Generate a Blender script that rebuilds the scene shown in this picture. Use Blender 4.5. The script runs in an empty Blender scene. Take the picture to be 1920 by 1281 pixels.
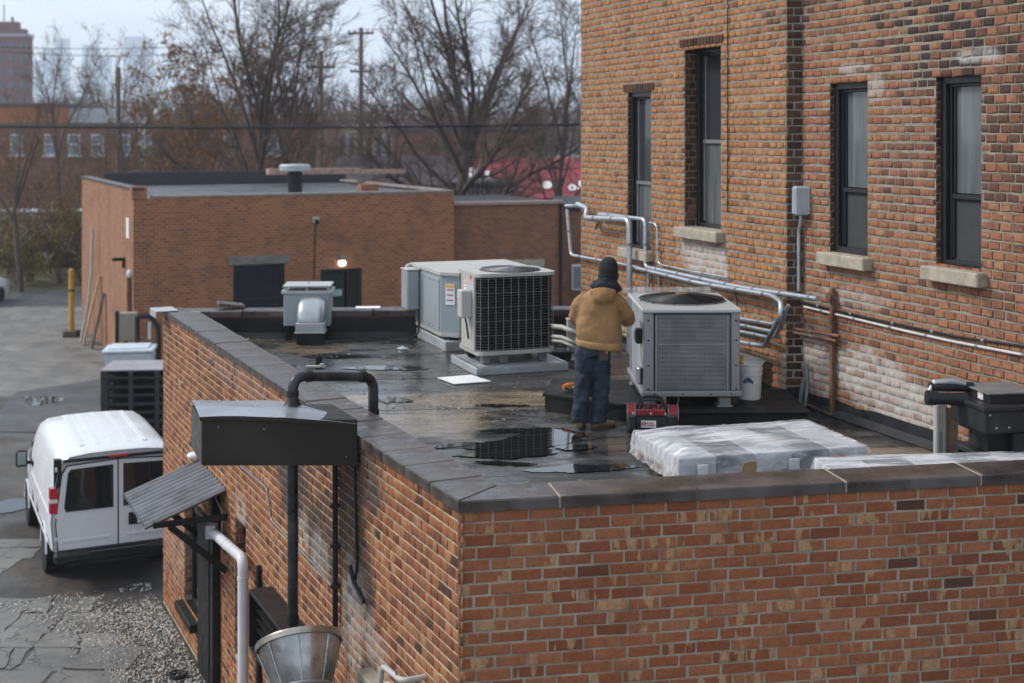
import bpy, bmesh, math, random
import numpy as np
from mathutils import Vector, Matrix

SC = bpy.context.scene
COL = SC.collection
RNG = random.Random(11)
NPR = np.random.default_rng(5)
# ---------------------------------------------------------------- camera
F, CX, HY = 2500.0, 960.0, 250.0          # focal length (px of a 1920 wide frame), principal column, horizon row
CH, ROOF, COP = 7.3, 4.17, 4.58            # eye height, roof deck height, coping top height
cam = bpy.data.cameras.new('camera')
cam.sensor_width = 36.0
cam.lens = 36.0 * F / 1920.0
cam.shift_y = -(640.5 - HY) / 1920.0
cam.clip_start, cam.clip_end = 0.1, 6000.0
cam.dof.use_dof = True
cam.dof.focus_distance = 12.6
cam.dof.aperture_fstop = 1.55
camo = bpy.data.objects.new('camera', cam)
COL.objects.link(camo)
camo.location = (0, 0, CH)
camo.rotation_euler = (math.pi / 2, 0, 0)
SC.camera = camo
# ---------------------------------------------------------------- world, sun, exposure
SUN_EL, SUN_AZ = math.radians(42), math.radians(-82)     # azimuth from +Y towards +X
w = bpy.data.worlds.new('World')
SC.world = w
w.use_nodes = True
nt = w.node_tree
nt.nodes.clear()
wo = nt.nodes.new('ShaderNodeOutputWorld')
bg = nt.nodes.new('ShaderNodeBackground')
sky = nt.nodes.new('ShaderNodeTexSky')
sky.sky_type = 'NISHITA'
sky.sun_disc = False
sky.sun_elevation = SUN_EL
sky.sun_rotation = SUN_AZ
sky.air_density, sky.dust_density, sky.ozone_density = 1.0, 2.0, 1.0
tc = nt.nodes.new('ShaderNodeTexCoord')
mp = nt.nodes.new('ShaderNodeMapping')
mp.inputs['Scale'].default_value = (1, 1, 3.2)
nz = nt.nodes.new('ShaderNodeTexNoise')
nz.inputs['Scale'].default_value = 2.2
nz.inputs['Detail'].default_value = 6
cr = nt.nodes.new('ShaderNodeValToRGB')
cr.color_ramp.elements[0].position = 0.36
cr.color_ramp.elements[0].color = (5.2, 6.15, 7.4, 1)
cr.color_ramp.elements[1].position = 0.64
cr.color_ramp.elements[1].color = (7.9, 8.35, 8.9, 1)
mx = nt.nodes.new('ShaderNodeMix')
mx.data_type = 'RGBA'
mx.inputs['Factor'].default_value = 0.82
nt.links.new(tc.outputs['Generated'], mp.inputs['Vector'])
nt.links.new(mp.outputs['Vector'], nz.inputs['Vector'])
nt.links.new(nz.outputs['Fac'], cr.inputs['Fac'])
nt.links.new(sky.outputs['Color'], mx.inputs['A'])
nt.links.new(cr.outputs['Color'], mx.inputs['B'])
nt.links.new(mx.outputs['Result'], bg.inputs['Color'])
bg.inputs['Strength'].default_value = 0.103
nt.links.new(bg.outputs['Background'], wo.inputs['Surface'])
sl = bpy.data.lights.new('sun', 'SUN')
sl.energy = 2.0
sl.angle = math.radians(14)
sl.color = (1.0, 0.95, 0.88)
so = bpy.data.objects.new('sun', sl)
COL.objects.link(so)
sd = Vector((math.sin(SUN_AZ) * math.cos(SUN_EL), math.cos(SUN_AZ) * math.cos(SUN_EL), math.sin(SUN_EL)))
so.rotation_euler = sd.to_track_quat('Z', 'Y').to_euler()
so.location = (-20, 0, 30)
SC.view_settings.view_transform = 'Standard'
SC.view_settings.look = 'None'
SC.view_settings.gamma = 1.0
SC.view_settings.exposure = 0.58
SC.view_settings.use_curve_mapping = False
SC.render.engine = 'CYCLES'
cy = SC.cycles
cy.use_denoising = True
cy.max_bounces = 8
cy.transparent_max_bounces = 12
cy.volume_bounces = 2
cy.sample_clamp_indirect = 6.0
cy.use_adaptive_sampling = False

# ---------------------------------------------------------------- helpers
def tag(o, label=None, cat=None, group=None, kind=None):
    if label: o['label'] = label
    if cat: o['category'] = cat
    if group: o['group'] = group
    if kind: o['kind'] = kind
    return o

def thing(name, label, cat, loc=(0, 0, 0), rz=0.0, group=None):
    o = bpy.data.objects.new(name, None)
    o.empty_display_size = 0.2
    COL.objects.link(o)
    o.location = loc
    o.rotation_euler = (0, 0, rz)
    return tag(o, label, cat, group)

def copy_tree(o, parent=None, **kw):
    c = o.copy()
    COL.objects.link(c)
    if parent is not None: c.parent = parent
    for ch in list(o.children): copy_tree(ch, c)
    for k, v in kw.items(): setattr(c, k, v)
    return c

def at(px, py, Y):
    """point of the place seen at that pixel, Y metres away"""
    return Vector(((px - CX) / F * Y, Y, CH - (py - HY) / F * Y))

def ground(px, py, z):
    return at(px, py, (CH - z) * F / (py - HY))

class MB:
    def __init__(s): s.v = []; s.f = []
    def add(s, vs, fs, M=None):
        n = len(s.v)
        s.v.extend([tuple(M @ Vector(p)) for p in vs] if M is not None else [tuple(p) for p in vs])
        s.f.extend([tuple(i + n for i in f) for f in fs])
        return s
    def box(s, c, d, ch=0.0, M=None):
        x, y, z = [q / 2 for q in d]
        if ch <= 0:
            vs = [(c[0] + a * x, c[1] + b * y, c[2] + e * z) for a in (-1, 1) for b in (-1, 1) for e in (-1, 1)]
            fs = [(0, 1, 3, 2), (4, 6, 7, 5), (0, 4, 5, 1), (2, 3, 7, 6), (0, 2, 6, 4), (1, 5, 7, 3)]
            return s.add(vs, fs, M)
        ch = min(ch, x * .9, y * .9, z * .9)
        vs, ix = [], {}
        for a in (-1, 1):
            for b in (-1, 1):
                for e in (-1, 1):
                    for k in range(3):
                        p = [a * (x - (ch if k != 0 else 0)), b * (y - (ch if k != 1 else 0)), e * (z - (ch if k != 2 else 0))]
                        ix[a, b, e, k] = len(vs)
                        vs.append((c[0] + p[0], c[1] + p[1], c[2] + p[2]))
        fs = []
        for a in (-1, 1):
            q = [ix[a, b, e, 0] for b, e in ((-1, -1), (1, -1), (1, 1), (-1, 1))]
            fs.append(q if a > 0 else q[::-1])
            q = [ix[b, a, e, 1] for b, e in ((-1, -1), (1, -1), (1, 1), (-1, 1))]
            fs.append(q[::-1] if a > 0 else q)
            q = [ix[b, e, a, 2] for b, e in ((-1, -1), (1, -1), (1, 1), (-1, 1))]
            fs.append(q if a > 0 else q[::-1])
        for a in (-1, 1):
            for b in (-1, 1):
                fs.append([ix[a, b, -1, 0], ix[a, b, -1, 1], ix[a, b, 1, 1], ix[a, b, 1, 0]])
                fs.append([ix[a, -1, b, 0], ix[a, -1, b, 2], ix[a, 1, b, 2], ix[a, 1, b, 0]])
                fs.append([ix[-1, a, b, 1], ix[-1, a, b, 2], ix[1, a, b, 2], ix[1, a, b, 1]])
                for e in (-1, 1):
                    fs.append([ix[a, b, e, 0], ix[a, b, e, 1], ix[a, b, e, 2]])
        return s.add(vs, fs, M)
    def prism(s, poly, z0, z1, M=None):
        n = len(poly)
        vs = [(p[0], p[1], z0) for p in poly] + [(p[0], p[1], z1) for p in poly]
        fs = [tuple(range(n))[::-1], tuple(range(n, 2 * n))] + [(i, (i + 1) % n, n + (i + 1) % n, n + i) for i in range(n)]
        return s.add(vs, fs, M)
    def quad(s, a, b, c, d): return s.add([a, b, c, d], [(0, 1, 2, 3)])
    def tube(s, pts, r, n=10, caps=True, M=None):
        pts = [Vector(p) for p in pts]
        rs = r if isinstance(r, (list, tuple)) else [r] * len(pts)
        vs, fs = [], []
        up = None
        for i, p in enumerate(pts):
            t = (pts[min(i + 1, len(pts) - 1)] - pts[max(i - 1, 0)]).normalized()
            if up is None:
                a = Vector((0, 0, 1)) if abs(t.z) < .9 else Vector((1, 0, 0))
                up = (a - t * a.dot(t)).normalized()
            else:
                up = (up - t * up.dot(t)).normalized()
            sd_ = t.cross(up)
            for k in range(n):
                an = 2 * math.pi * k / n
                vs.append(p + (up * math.cos(an) + sd_ * math.sin(an)) * rs[i])
        for i in range(len(pts) - 1):
            for k in range(n):
                fs.append((i * n + k, i * n + (k + 1) % n, (i + 1) * n + (k + 1) % n, (i + 1) * n + k))
        if caps:
            fs.append(tuple(range(n))[::-1])
            fs.append(tuple(range((len(pts) - 1) * n, len(pts) * n)))
        return s.add(vs, fs, M)
    def lathe(s, prof, n=24, M=None, caps=False):
        vs = [(r * math.cos(2 * math.pi * k / n), r * math.sin(2 * math.pi * k / n), z) for r, z in prof for k in range(n)]
        fs = [(i * n + k, i * n + (k + 1) % n, (i + 1) * n + (k + 1) % n, (i + 1) * n + k) for i in range(len(prof) - 1) for k in range(n)]
        if caps:
            fs.append(tuple(range(n))[::-1])
            fs.append(tuple(range((len(prof) - 1) * n, len(prof) * n)))
        return s.add(vs, fs, M)
    def ring(s, c, R, r, n=28, m=6, M=None):
        vs, fs = [], []
        for i in range(n):
            a = 2 * math.pi * i / n
            for k in range(m):
                b = 2 * math.pi * k / m
                q = R + r * math.cos(b)
                vs.append((c[0] + q * math.cos(a), c[1] + q * math.sin(a), c[2] + r * math.sin(b)))
        for i in range(n):
            for k in range(m):
                fs.append((i * m + k, ((i + 1) % n) * m + k, ((i + 1) % n) * m + (k + 1) % m, i * m + (k + 1) % m))
        return s.add(vs, fs, M)
    def loft(s, rings, caps=True, M=None):
        n = len(rings[0])
        vs = [p for r in rings for p in r]
        fs = [(i * n + k, i * n + (k + 1) % n, (i + 1) * n + (k + 1) % n, (i + 1) * n + k) for i in range(len(rings) - 1) for k in range(n)]
        if caps:
            fs.append(tuple(range(n))[::-1])
            fs.append(tuple(range((len(rings) - 1) * n, len(rings) * n)))
        return s.add(vs, fs, M)
    def ell(s, c, r, n=16, m=10, M=None):
        rings = []
        for i in range(1, m):
            a = math.pi * i / m
            rings.append([(c[0] + r[0] * math.sin(a) * math.cos(2 * math.pi * k / n), c[1] + r[1] * math.sin(a) * math.sin(2 * math.pi * k / n), c[2] - r[2] * math.cos(a)) for k in range(n)])
        return s.loft(rings, True, M)
    def mesh(s, name, mat=None, smooth=False, fix=True):
        me = bpy.data.meshes.new(name)
        me.from_pydata(s.v, [], s.f)
        if fix:
            b = bmesh.new(); b.from_mesh(me)
            bmesh.ops.recalc_face_normals(b, faces=b.faces)
            b.to_mesh(me); b.free()
        if smooth:
            me.shade_smooth()
            me.set_sharp_from_angle(angle=math.radians(smooth if smooth is not True else 40))
        if mat: me.materials.append(mat)
        return me
    def build(s, name, mat, parent=None, smooth=False, label=None, kind=None, loc=None, fix=True):
        o = bpy.data.objects.new(name, s.mesh(name, mat, smooth, fix))
        COL.objects.link(o)
        if parent is not None: o.parent = parent
        if loc is not None: o.location = loc
        if label: o['label'] = label
        if kind: o['kind'] = kind
        return o

def fillet(pts, r, seg=5):
    pts = [Vector(p) for p in pts]
    out = [pts[0]]
    for i in range(1, len(pts) - 1):
        a, b, c = pts[i - 1], pts[i], pts[i + 1]
        d1, d2 = (a - b), (c - b)
        q = min(r, d1.length * .49, d2.length * .49)
        p1, p2 = b + d1.normalized() * q, b + d2.normalized() * q
        for k in range(seg + 1):
            t = k / seg
            out.append(p1 * (1 - t) ** 2 + b * 2 * t * (1 - t) + p2 * t * t)
    out.append(pts[-1])
    return out

def np_mesh(name, V, Q, mat, parent=None, kind=None, tris=False, smooth=False):
    """fast mesh from numpy arrays: V (n,3), Q (m,4) or (m,3)"""
    me = bpy.data.meshes.new(name)
    k = Q.shape[1]
    me.vertices.add(len(V)); me.vertices.foreach_set('co', V.astype(np.float32).ravel())
    me.loops.add(Q.size); me.loops.foreach_set('vertex_index', Q.astype(np.int32).ravel())
    me.polygons.add(len(Q))
    me.polygons.foreach_set('loop_start', np.arange(0, Q.size, k, dtype=np.int32))
    me.polygons.foreach_set('loop_total', np.full(len(Q), k, dtype=np.int32))
    me.update(calc_edges=True)
    if smooth: me.shade_smooth()
    if mat: me.materials.append(mat)
    o = bpy.data.objects.new(name, me)
    COL.objects.link(o)
    if parent is not None: o.parent = parent
    if kind: o['kind'] = kind
    return o

# ---------------------------------------------------------------- materials
class NT:
    def __init__(s, name):
        s.m = bpy.data.materials.new(name); s.m.use_nodes = True
        s.t = s.m.node_tree; s.t.nodes.clear()
        s.out = s.n('ShaderNodeOutputMaterial'); s.p = s.n('ShaderNodeBsdfPrincipled')
        s.l(s.p.outputs[0], s.out.inputs[0])
    def n(s, t, **kw):
        q = s.t.nodes.new(t)
        for k, v in kw.items(): setattr(q, k, v)
        return q
    def l(s, a, b): s.t.links.new(a, b)
    def v(s, x, sock):
        if isinstance(x, (int, float)): sock.default_value = x
        elif isinstance(x, (tuple, list)): sock.default_value = tuple(x) + ((1,) if len(x) == 3 and len(sock.default_value) == 4 else ())
        else: s.l(x, sock)
    def noise(s, vec, scale, detail=4, rough=.55, w=None):
        q = s.n('ShaderNodeTexNoise')
        if w is not None:
            q.noise_dimensions = '4D'; s.v(w, q.inputs['W'])
        if vec is not None: s.l(vec, q.inputs['Vector'])
        q.inputs['Scale'].default_value = scale; q.inputs['Detail'].default_value = detail; q.inputs['Roughness'].default_value = rough
        return q.outputs['Fac']
    def ramp(s, fac, *els, interp='LINEAR'):
        q = s.n('ShaderNodeValToRGB'); e = q.color_ramp.elements
        q.color_ramp.interpolation = interp
        while len(e) < len(els): e.new(.5)
        for i, (p, c) in enumerate(els):
            e[i].position = p; e[i].color = (c, c, c, 1) if isinstance(c, (int, float)) else (*c, 1)
        s.v(fac, q.inputs[0]); return q.outputs[0]
    def mix(s, f, a, b, mode='MIX'):
        q = s.n('ShaderNodeMix', data_type='RGBA', blend_type=mode)
        s.v(f, q.inputs['Factor']); s.v(a, q.inputs['A']); s.v(b, q.inputs['B']); return q.outputs['Result']
    def math(s, op, a, b=0.0, clamp=False):
        q = s.n('ShaderNodeMath', operation=op, use_clamp=clamp)
        s.v(a, q.inputs[0]); s.v(b, q.inputs[1]); return q.outputs[0]
    def obj(s, scale=(1, 1, 1)):
        q = s.n('ShaderNodeTexCoord'); m = s.n('ShaderNodeMapping'); m.inputs['Scale'].default_value = scale
        s.l(q.outputs['Object'], m.inputs['Vector']); return m.outputs[0]
    def pos(s, scale=(1, 1, 1)):
        q = s.n('ShaderNodeNewGeometry'); m = s.n('ShaderNodeMapping'); m.inputs['Scale'].default_value = scale
        s.l(q.outputs['Position'], m.inputs['Vector']); return m.outputs[0]
    def bump(s, h, strength=.3, dist=.01, normal=None):
        q = s.n('ShaderNodeBump'); q.inputs['Strength'].default_value = strength; q.inputs['Distance'].default_value = dist
        s.l(h, q.inputs['Height'])
        if normal is not None: s.l(normal, q.inputs['Normal'])
        return q.outputs[0]
    def set(s, **kw):
        for k, x in kw.items(): s.v(x, s.p.inputs[k.replace('_', ' ')])
        return s
    def rnd(s):
        a = s.n('ShaderNodeObjectInfo').outputs['Random']; b = s.n('ShaderNodeNewGeometry').outputs['Random Per Island']
        return s.math('FRACT', s.math('ADD', s.math('MULTIPLY', a, 7.31), b))
    def patch(s, lst):
        """soft-edged areas of dirt / lime at places of the walls: (centre, radii, strength)"""
        g = s.n('ShaderNodeNewGeometry').outputs['Position']
        nz_ = s.noise(g, 3.2, 5, .65)
        tot = None
        for c, r, k in lst:
            a = s.n('ShaderNodeVectorMath', operation='SUBTRACT'); s.l(g, a.inputs[0]); a.inputs[1].default_value = c
            b = s.n('ShaderNodeVectorMath', operation='DIVIDE'); s.l(a.outputs[0], b.inputs[0]); b.inputs[1].default_value = r
            d = s.n('ShaderNodeVectorMath', operation='LENGTH'); s.l(b.outputs[0], d.inputs[0])
            e = s.math('ADD', d.outputs['Value'], s.math('MULTIPLY', s.math('SUBTRACT', nz_, .5), 1.5))
            q = s.n('ShaderNodeMapRange', interpolation_type='SMOOTHSTEP'); s.l(e, q.inputs['Value'])
            q.inputs['From Min'].default_value = 1.1; q.inputs['From Max'].default_value = .6; q.inputs['To Min'].default_value = 0; q.inputs['To Max'].default_value = k
            tot = q.outputs[0] if tot is None else s.math('MAXIMUM', tot, q.outputs[0])
        return tot

def pm(name, col, rough=.6, metal=0.0, var=.3, scale=5.0, bump=.0, bscale=60.0, stretch=(1, 1, 1), rv=.12, dirt=None, dirt_amt=.5, spec=.5):
    s = NT(name)
    o = s.obj(stretch)
    f = s.noise(o, scale, 5, .6)
    lo = tuple(c * (1 - var) for c in col); hi = tuple(min(1, c * (1 + var)) for c in col)
    c = s.ramp(f, (.3, lo), (.7, hi))
    if dirt is not None:
        d = s.ramp(s.noise(o, scale * .55, 6, .7), (.48, 0), (.72, dirt_amt))
        c = s.mix(d, c, dirt)
    r = s.ramp(s.noise(o, scale * 1.7, 4), (.3, max(.02, rough - rv)), (.7, min(1, rough + rv)))
    s.set(Base_Color=c, Roughness=r, Metallic=metal, Specular_IOR_Level=spec)
    if bump: s.l(s.bump(s.noise(o, bscale, 4), bump, .004), s.p.inputs['Normal'])
    return s.m

def flat(name, col, rough=.5, metal=0.0, spec=.5):
    s = NT(name); s.set(Base_Color=col, Roughness=rough, Metallic=metal, Specular_IOR_Level=spec); return s.m

def glass_mat(name, col=(.02, .022, .025), rough=.06, spec=.6):
    s = NT(name)
    n = s.bump(s.noise(s.obj(), 1.7, 2), .06, .05)
    s.set(Base_Color=col, Roughness=rough, Specular_IOR_Level=spec, Normal=n, IOR=1.5); return s.m

def brick_mat(name, ramp, flash, flash_amt=.5, dark=None, lime=None, lime_col=(.42, .40, .37), soot=None, soot_col=(.05, .045, .042), along=(1, 0, 0), bump=.35, edge=0.0):
    s = NT(name)
    r = s.rnd()
    g = s.pos((1, 1, 1))
    c = s.ramp(r, *ramp)
    # lighter flash bands and blotches inside each brick, differing from brick to brick
    gb = s.pos((1, 1, .22))
    f = s.noise(gb, 11.0, 2, .5, w=s.math('MULTIPLY', r, 37.0))
    fl = s.math('MULTIPLY', s.ramp(f, (.555, 0), (.59, 1)), s.ramp(s.math('FRACT', s.math('MULTIPLY', r, 13.7)), (.45, 0), (.58, flash_amt)))
    c = s.mix(fl, c, flash)
    sm = s.noise(g, 46, 4, .65)
    md = s.noise(g, 15, 4, .7)
    c = s.mix(s.ramp(md, (.36, .30), (.6, 0)), c, tuple(q * .5 for q in ramp[1][1]))
    wx = s.noise(s.pos((1, 1, .35)), .9, 5, .65)
    c = s.mix(s.ramp(wx, (.52, 0), (.72, .30)), c, (.085, .06, .05))
    c = s.mix(s.ramp(sm, (.35, .32), (.65, 0)), c, tuple(q * .45 for q in ramp[0][1]))
    sp = s.noise(g, 24, 3, .6, w=s.math('MULTIPLY', r, 11.0))
    c = s.mix(s.ramp(sp, (.68, 0), (.76, .85)), c, (.03, .024, .022))
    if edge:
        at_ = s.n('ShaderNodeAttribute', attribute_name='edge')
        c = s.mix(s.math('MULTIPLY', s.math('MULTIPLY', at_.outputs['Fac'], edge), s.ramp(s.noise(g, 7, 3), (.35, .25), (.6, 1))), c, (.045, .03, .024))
    if dark is not None:          # brick-by-brick burnt colour over an area
        m = s.patch(dark)
        pick = s.ramp(s.math('FRACT', s.math('MULTIPLY', r, 5.3)), (.30, 1), (.55, .35), (.9, .0))
        c = s.mix(s.math('MULTIPLY', m, pick), c, (.055, .038, .034))
    if soot is not None:
        c = s.mix(s.math('MULTIPLY', s.patch(soot), .85), c, soot_col)
    if lime is not None:
        c = s.mix(s.math('MULTIPLY', s.math('MULTIPLY', s.patch(lime), s.ramp(s.noise(g, 9, 5, .7), (.3, .25), (.6, 1))), s.ramp(s.math('FRACT', s.math('MULTIPLY', r, 3.7)), (.05, .35), (.30, 1))), c, lime_col)
    s.set(Base_Color=c, Roughness=s.ramp(sm, (.3, .78), (.7, .95)), Specular_IOR_Level=.18)
    s.l(s.bump(sm, bump, .004), s.p.inputs['Normal'])
    return s.m

def mortar_mat(name, col=(.30, .265, .22), soot=None, lime=None, soot_col=(.06, .055, .05)):
    s = NT(name); g = s.pos()
    c = s.ramp(s.noise(g, 5, 5, .65), (.3, tuple(q * .6 for q in col)), (.7, tuple(q * 1.2 for q in col)))
    if soot is not None: c = s.mix(s.math('MULTIPLY', s.patch(soot), .7), c, soot_col)
    if lime is not None: c = s.mix(s.patch(lime), c, (.42, .41, .39))
    s.set(Base_Color=c, Roughness=.95, Specular_IOR_Level=.2)
    s.l(s.bump(s.noise(g, 90, 3), .5, .004), s.p.inputs['Normal'])
    return s.m
# ---------------------------------------------------------------- ground plan
V2 = lambda x, y: Vector((x, y))
C0, C1 = V2(-.394, 9.855), V2(-5.45, 20.73)              # coping corners of the low building: near, far left
C2 = V2(1.02, 20.98)                                     # far right, at the tall building
CF = V2(5.10, 10.87)                                     # front wall, at the tall building
T1, T2, T3, T4 = V2(1.08, 20.84), V2(3.17, 15.40), V2(3.357, 15.40), V2(5.36, 10.17)
def unit(a, b): return (b - a).normalized()
def normal(d): return V2(d.y, -d.x)
def on_wall(px, p0, d):
    k = (px - CX) / F
    t = (k * p0.y - p0.x) / (d.x - k * d.y)
    return t
def wall_pt(px, py, p0, d, out=0.0):
    t = on_wall(px, p0, d)
    q = p0 + d * t + normal(d) * out
    return Vector((q.x, q.y, CH - (py - HY) / F * (p0 + d * t).y))
LD, FD, TD, RD = unit(C1, C0), unit(C0, CF), unit(T1, T2), unit(T3, T4)
LN, FN, TN_, RN_ = normal(LD), normal(FD), normal(TD), normal(RD)
L0 = C1 - LN * .03; F0 = C0 - FN * .03                   # wall faces sit 30 mm behind the coping edge
def pat(px, py, p0, d, rh, rz, k=1.0):
    q = wall_pt(px, py, p0, d)
    return (tuple(q), (max(.05, abs(d.x) * rh + .12), max(.05, abs(d.y) * rh + .12), rz), k)

COURSE = .091
lime_t = [pat(1318, 475, T1, TD, .75, .5), pat(1620, 700, T3, RD, 1.0, .28), pat(1690, 760, T3, RD, 1.1, .3), pat(1520, 690, T3, RD, .5, .5, .8), pat(1490, 700, T2, V2(1, 0), .3, .35, .7),
          pat(1605, 128, T3, RD, .28, .07, .7), pat(1835, 104, T3, RD, .25, .08, .8), pat(1640, 165, T3, RD, .06, .18, .6), pat(1600, 560, T3, RD, .8, .12, .5), pat(1200, 640, T1, TD, 1.5, .25, .5)]
dark_t = [pat(1800, 20, T3, RD, 2.0, 1.1, 1.0), pat(1500, 20, T3, RD, 1.2, .5, .7), pat(1700, 300, T3, RD, .6, .6, .5), pat(1900, 260, T3, RD, .7, 1.2, .75), pat(1900, 560, T3, RD, .5, .3, .5)]
soot_l = [pat(545, 905, L0, LD, .7, .45), pat(600, 1010, L0, LD, .9, .35, .8), pat(660, 960, L0, LD, .45, 1.0, .8), pat(575, 740, L0, LD, .5, .3, .9), pat(680, 1100, L0, LD, .35, .35, .9), pat(690, 900, L0, LD, .5, .35, .9)]
dark_l = [pat(430, 660, L0, LD, 1.5, .25, 1), pat(400, 720, L0, LD, 1.8, .5, .55), pat(600, 930, L0, LD, 1.6, .7, .7), pat(800, 1150, L0, LD, .8, .3, .35)]
lime_l = [pat(665, 1170, L0, LD, .4, .7, .7), pat(600, 1040, L0, LD, .3, .25, .5), pat(570, 1000, L0, LD, .25, .25, .5), pat(452, 960, L0, LD, .3, .2, .6), pat(440, 700, L0, LD, 3.0, .2, .15), pat(330, 1000, L0, LD, 1.5, .8, .18), pat(690, 1240, L0, LD, .5, .5, .6)]
M_FRONT = brick_mat('front_brick', [(0, (.085, .042, .03)), (.025, (.235, .076, .037)), (.25, (.315, .106, .048)), (.45, (.365, .132, .060)), (.6, (.275, .094, .046)), (.78, (.39, .160, .078)), (1, (.32, .116, .055))], (.48, .31, .17), .85)
M_LEFT = brick_mat('side_brick', [(0, (.08, .045, .032)), (.10, (.20, .075, .038)), (.25, (.29, .108, .050)), (.5, (.37, .152, .068)), (.7, (.24, .092, .048)), (.85, (.43, .21, .098)), (1, (.32, .125, .059))], (.46, .28, .145), .5, dark=dark_l, soot=soot_l, lime=lime_l)
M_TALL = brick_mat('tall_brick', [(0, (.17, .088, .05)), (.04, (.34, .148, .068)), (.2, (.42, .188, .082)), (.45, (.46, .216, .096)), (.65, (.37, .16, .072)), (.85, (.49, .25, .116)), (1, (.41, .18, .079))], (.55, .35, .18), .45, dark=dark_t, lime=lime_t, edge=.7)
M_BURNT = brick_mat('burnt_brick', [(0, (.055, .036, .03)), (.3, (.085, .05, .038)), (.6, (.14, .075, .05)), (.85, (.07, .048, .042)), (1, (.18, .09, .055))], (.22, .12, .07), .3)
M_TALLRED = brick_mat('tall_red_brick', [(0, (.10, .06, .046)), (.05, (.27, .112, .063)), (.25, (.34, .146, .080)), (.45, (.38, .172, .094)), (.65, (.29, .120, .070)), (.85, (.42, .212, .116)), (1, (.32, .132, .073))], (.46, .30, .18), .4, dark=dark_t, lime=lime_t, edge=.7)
M_MORT = mortar_mat('mortar', (.34, .30, .235))
M_MORT_T = mortar_mat('tall_mortar', (.275, .24, .19), lime=lime_t)
M_MORT_L = mortar_mat('side_mortar', (.44, .375, .29), soot=soot_l, lime=lime_l)

# ---------------------------------------------------------------- brick walls
def visible(P):
    if P.y < 1: return 0
    x = CX + P.x / P.y * F; y = HY + (CH - P.z) / P.y * F
    return 1 if (-10 < x < 1930 and -10 < y < 1291) else 0

BRICKS = {}                       # owner -> list of (pixel size, wall part, frame, t0, t1, za, zb, proud)
def brick_wall(owner, parent, p0, d, L, z0, z1, openings, blen, mat, mortar, reveal=0.0, name='wall', head=.5, gap=.011, proud=.008, jit=.0022, cham=.006, vis_only=True, keep=True, hgap=None):
    """mortar sheet with openings cut in it, and the courses of bricks that stand proud of it"""
    n = normal(d)
    ts = sorted(set([0, L] + [q for o in openings for q in o[:2]]))
    zs = sorted(set([z0, z1] + [q for o in openings for q in o[2:4]]))
    mb = MB()
    P = lambda t, z, e=0.0: (p0.x + d.x * t + n.x * e, p0.y + d.y * t + n.y * e, z)
    for a, b in zip(ts, ts[1:]):
        for e, f in zip(zs, zs[1:]):
            m, k = (a + b) / 2, (e + f) / 2
            if any(o[0] < m < o[1] and o[2] < k < o[3] for o in openings): continue
            mb.quad(P(a, e), P(b, e), P(b, f), P(a, f))
    for o in openings:
        a, b, e, f = o[:4]
        r = -reveal
        mb.quad(P(a, e), P(a, f), P(a, f, r), P(a, e, r)); mb.quad(P(b, f), P(b, e), P(b, e, r), P(b, f, r))
        mb.quad(P(b, e), P(a, e), P(a, e, r), P(b, e, r)); mb.quad(P(a, f), P(b, f), P(b, f, r), P(a, f, r))
    part = mb.build(name, mortar, parent, fix=False)
    rows = []
    hg = gap if hgap is None else hgap
    k = 0
    z = z1
    while z - COURSE > z0 - .02:
        za, zb = z - COURSE + gap, z
        off = (k % 2) * blen * head + RNG.uniform(-.012, .012)
        t = -blen + off
        zc = (za + zb) / 2
        holes = sorted((o[0], o[1]) for o in openings if o[2] < zc < o[3])
        while t < L:
            l = blen * RNG.uniform(.94, 1.06)
            segs = [(max(0, t), min(L, t + l - hg))]
            for h0, h1 in holes:
                new = []
                for s0, s1 in segs:
                    if s1 <= h0 or s0 >= h1: new.append((s0, s1))
                    else:
                        if s0 < h0: new.append((s0, h0))
                        if s1 > h1: new.append((h1, s1))
                segs = new
            for s0, s1 in segs:
                if s1 - s0 < .025: continue
                c = p0 + d * ((s0 + s1) / 2)
                px = F / c.y * (s1 - s0) * max(.05, abs(n.dot(c.normalized()))) * F / c.y * COURSE
                if not visible(Vector((c.x, c.y, zc))): px = 0.0
                rows.append((px, s0, s1, za, zb))
            t += l
        z -= COURSE
        k += 1
    if keep: BRICKS.setdefault(owner, []).append((part, p0, d, rows, mat, proud, jit, cham))
    else: stuff_bricks(part, p0, d, rows, mat, proud, jit, cham)
    return part

def brick_geom(t0, t1, za, zb, proud, jit, cham, rng):
    """arrays of t, z, out for N bricks -> verts (N,12,3) in (t, z, out)"""
    N = len(t0)
    def ring(ins, out, j):
        a = np.stack([np.stack([t0 + ins, za + ins], -1), np.stack([t1 - ins, za + ins], -1), np.stack([t1 - ins, zb - ins], -1), np.stack([t0 + ins, zb - ins], -1)], 1)
        a = a + rng.uniform(-j, j, a.shape)
        o = np.broadcast_to(np.reshape(out, (-1, 1, 1)), (N, 4, 1)) + rng.uniform(-j, j, (N, 4, 1)) * .6
        return np.concatenate([a, o], -1)
    pr = proud + rng.uniform(-.0035, .0035, N)
    return np.concatenate([ring(0, np.full(N, -.004), jit * .3), ring(cham * .3, pr - cham * .45, jit), ring(cham * 1.1, pr, jit)], 1)
BF = [(0, 1, 5, 4), (1, 2, 6, 5), (2, 3, 7, 6), (3, 0, 4, 7), (4, 5, 9, 8), (5, 6, 10, 9), (6, 7, 11, 10), (7, 4, 8, 11), (8, 9, 10, 11)]

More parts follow.
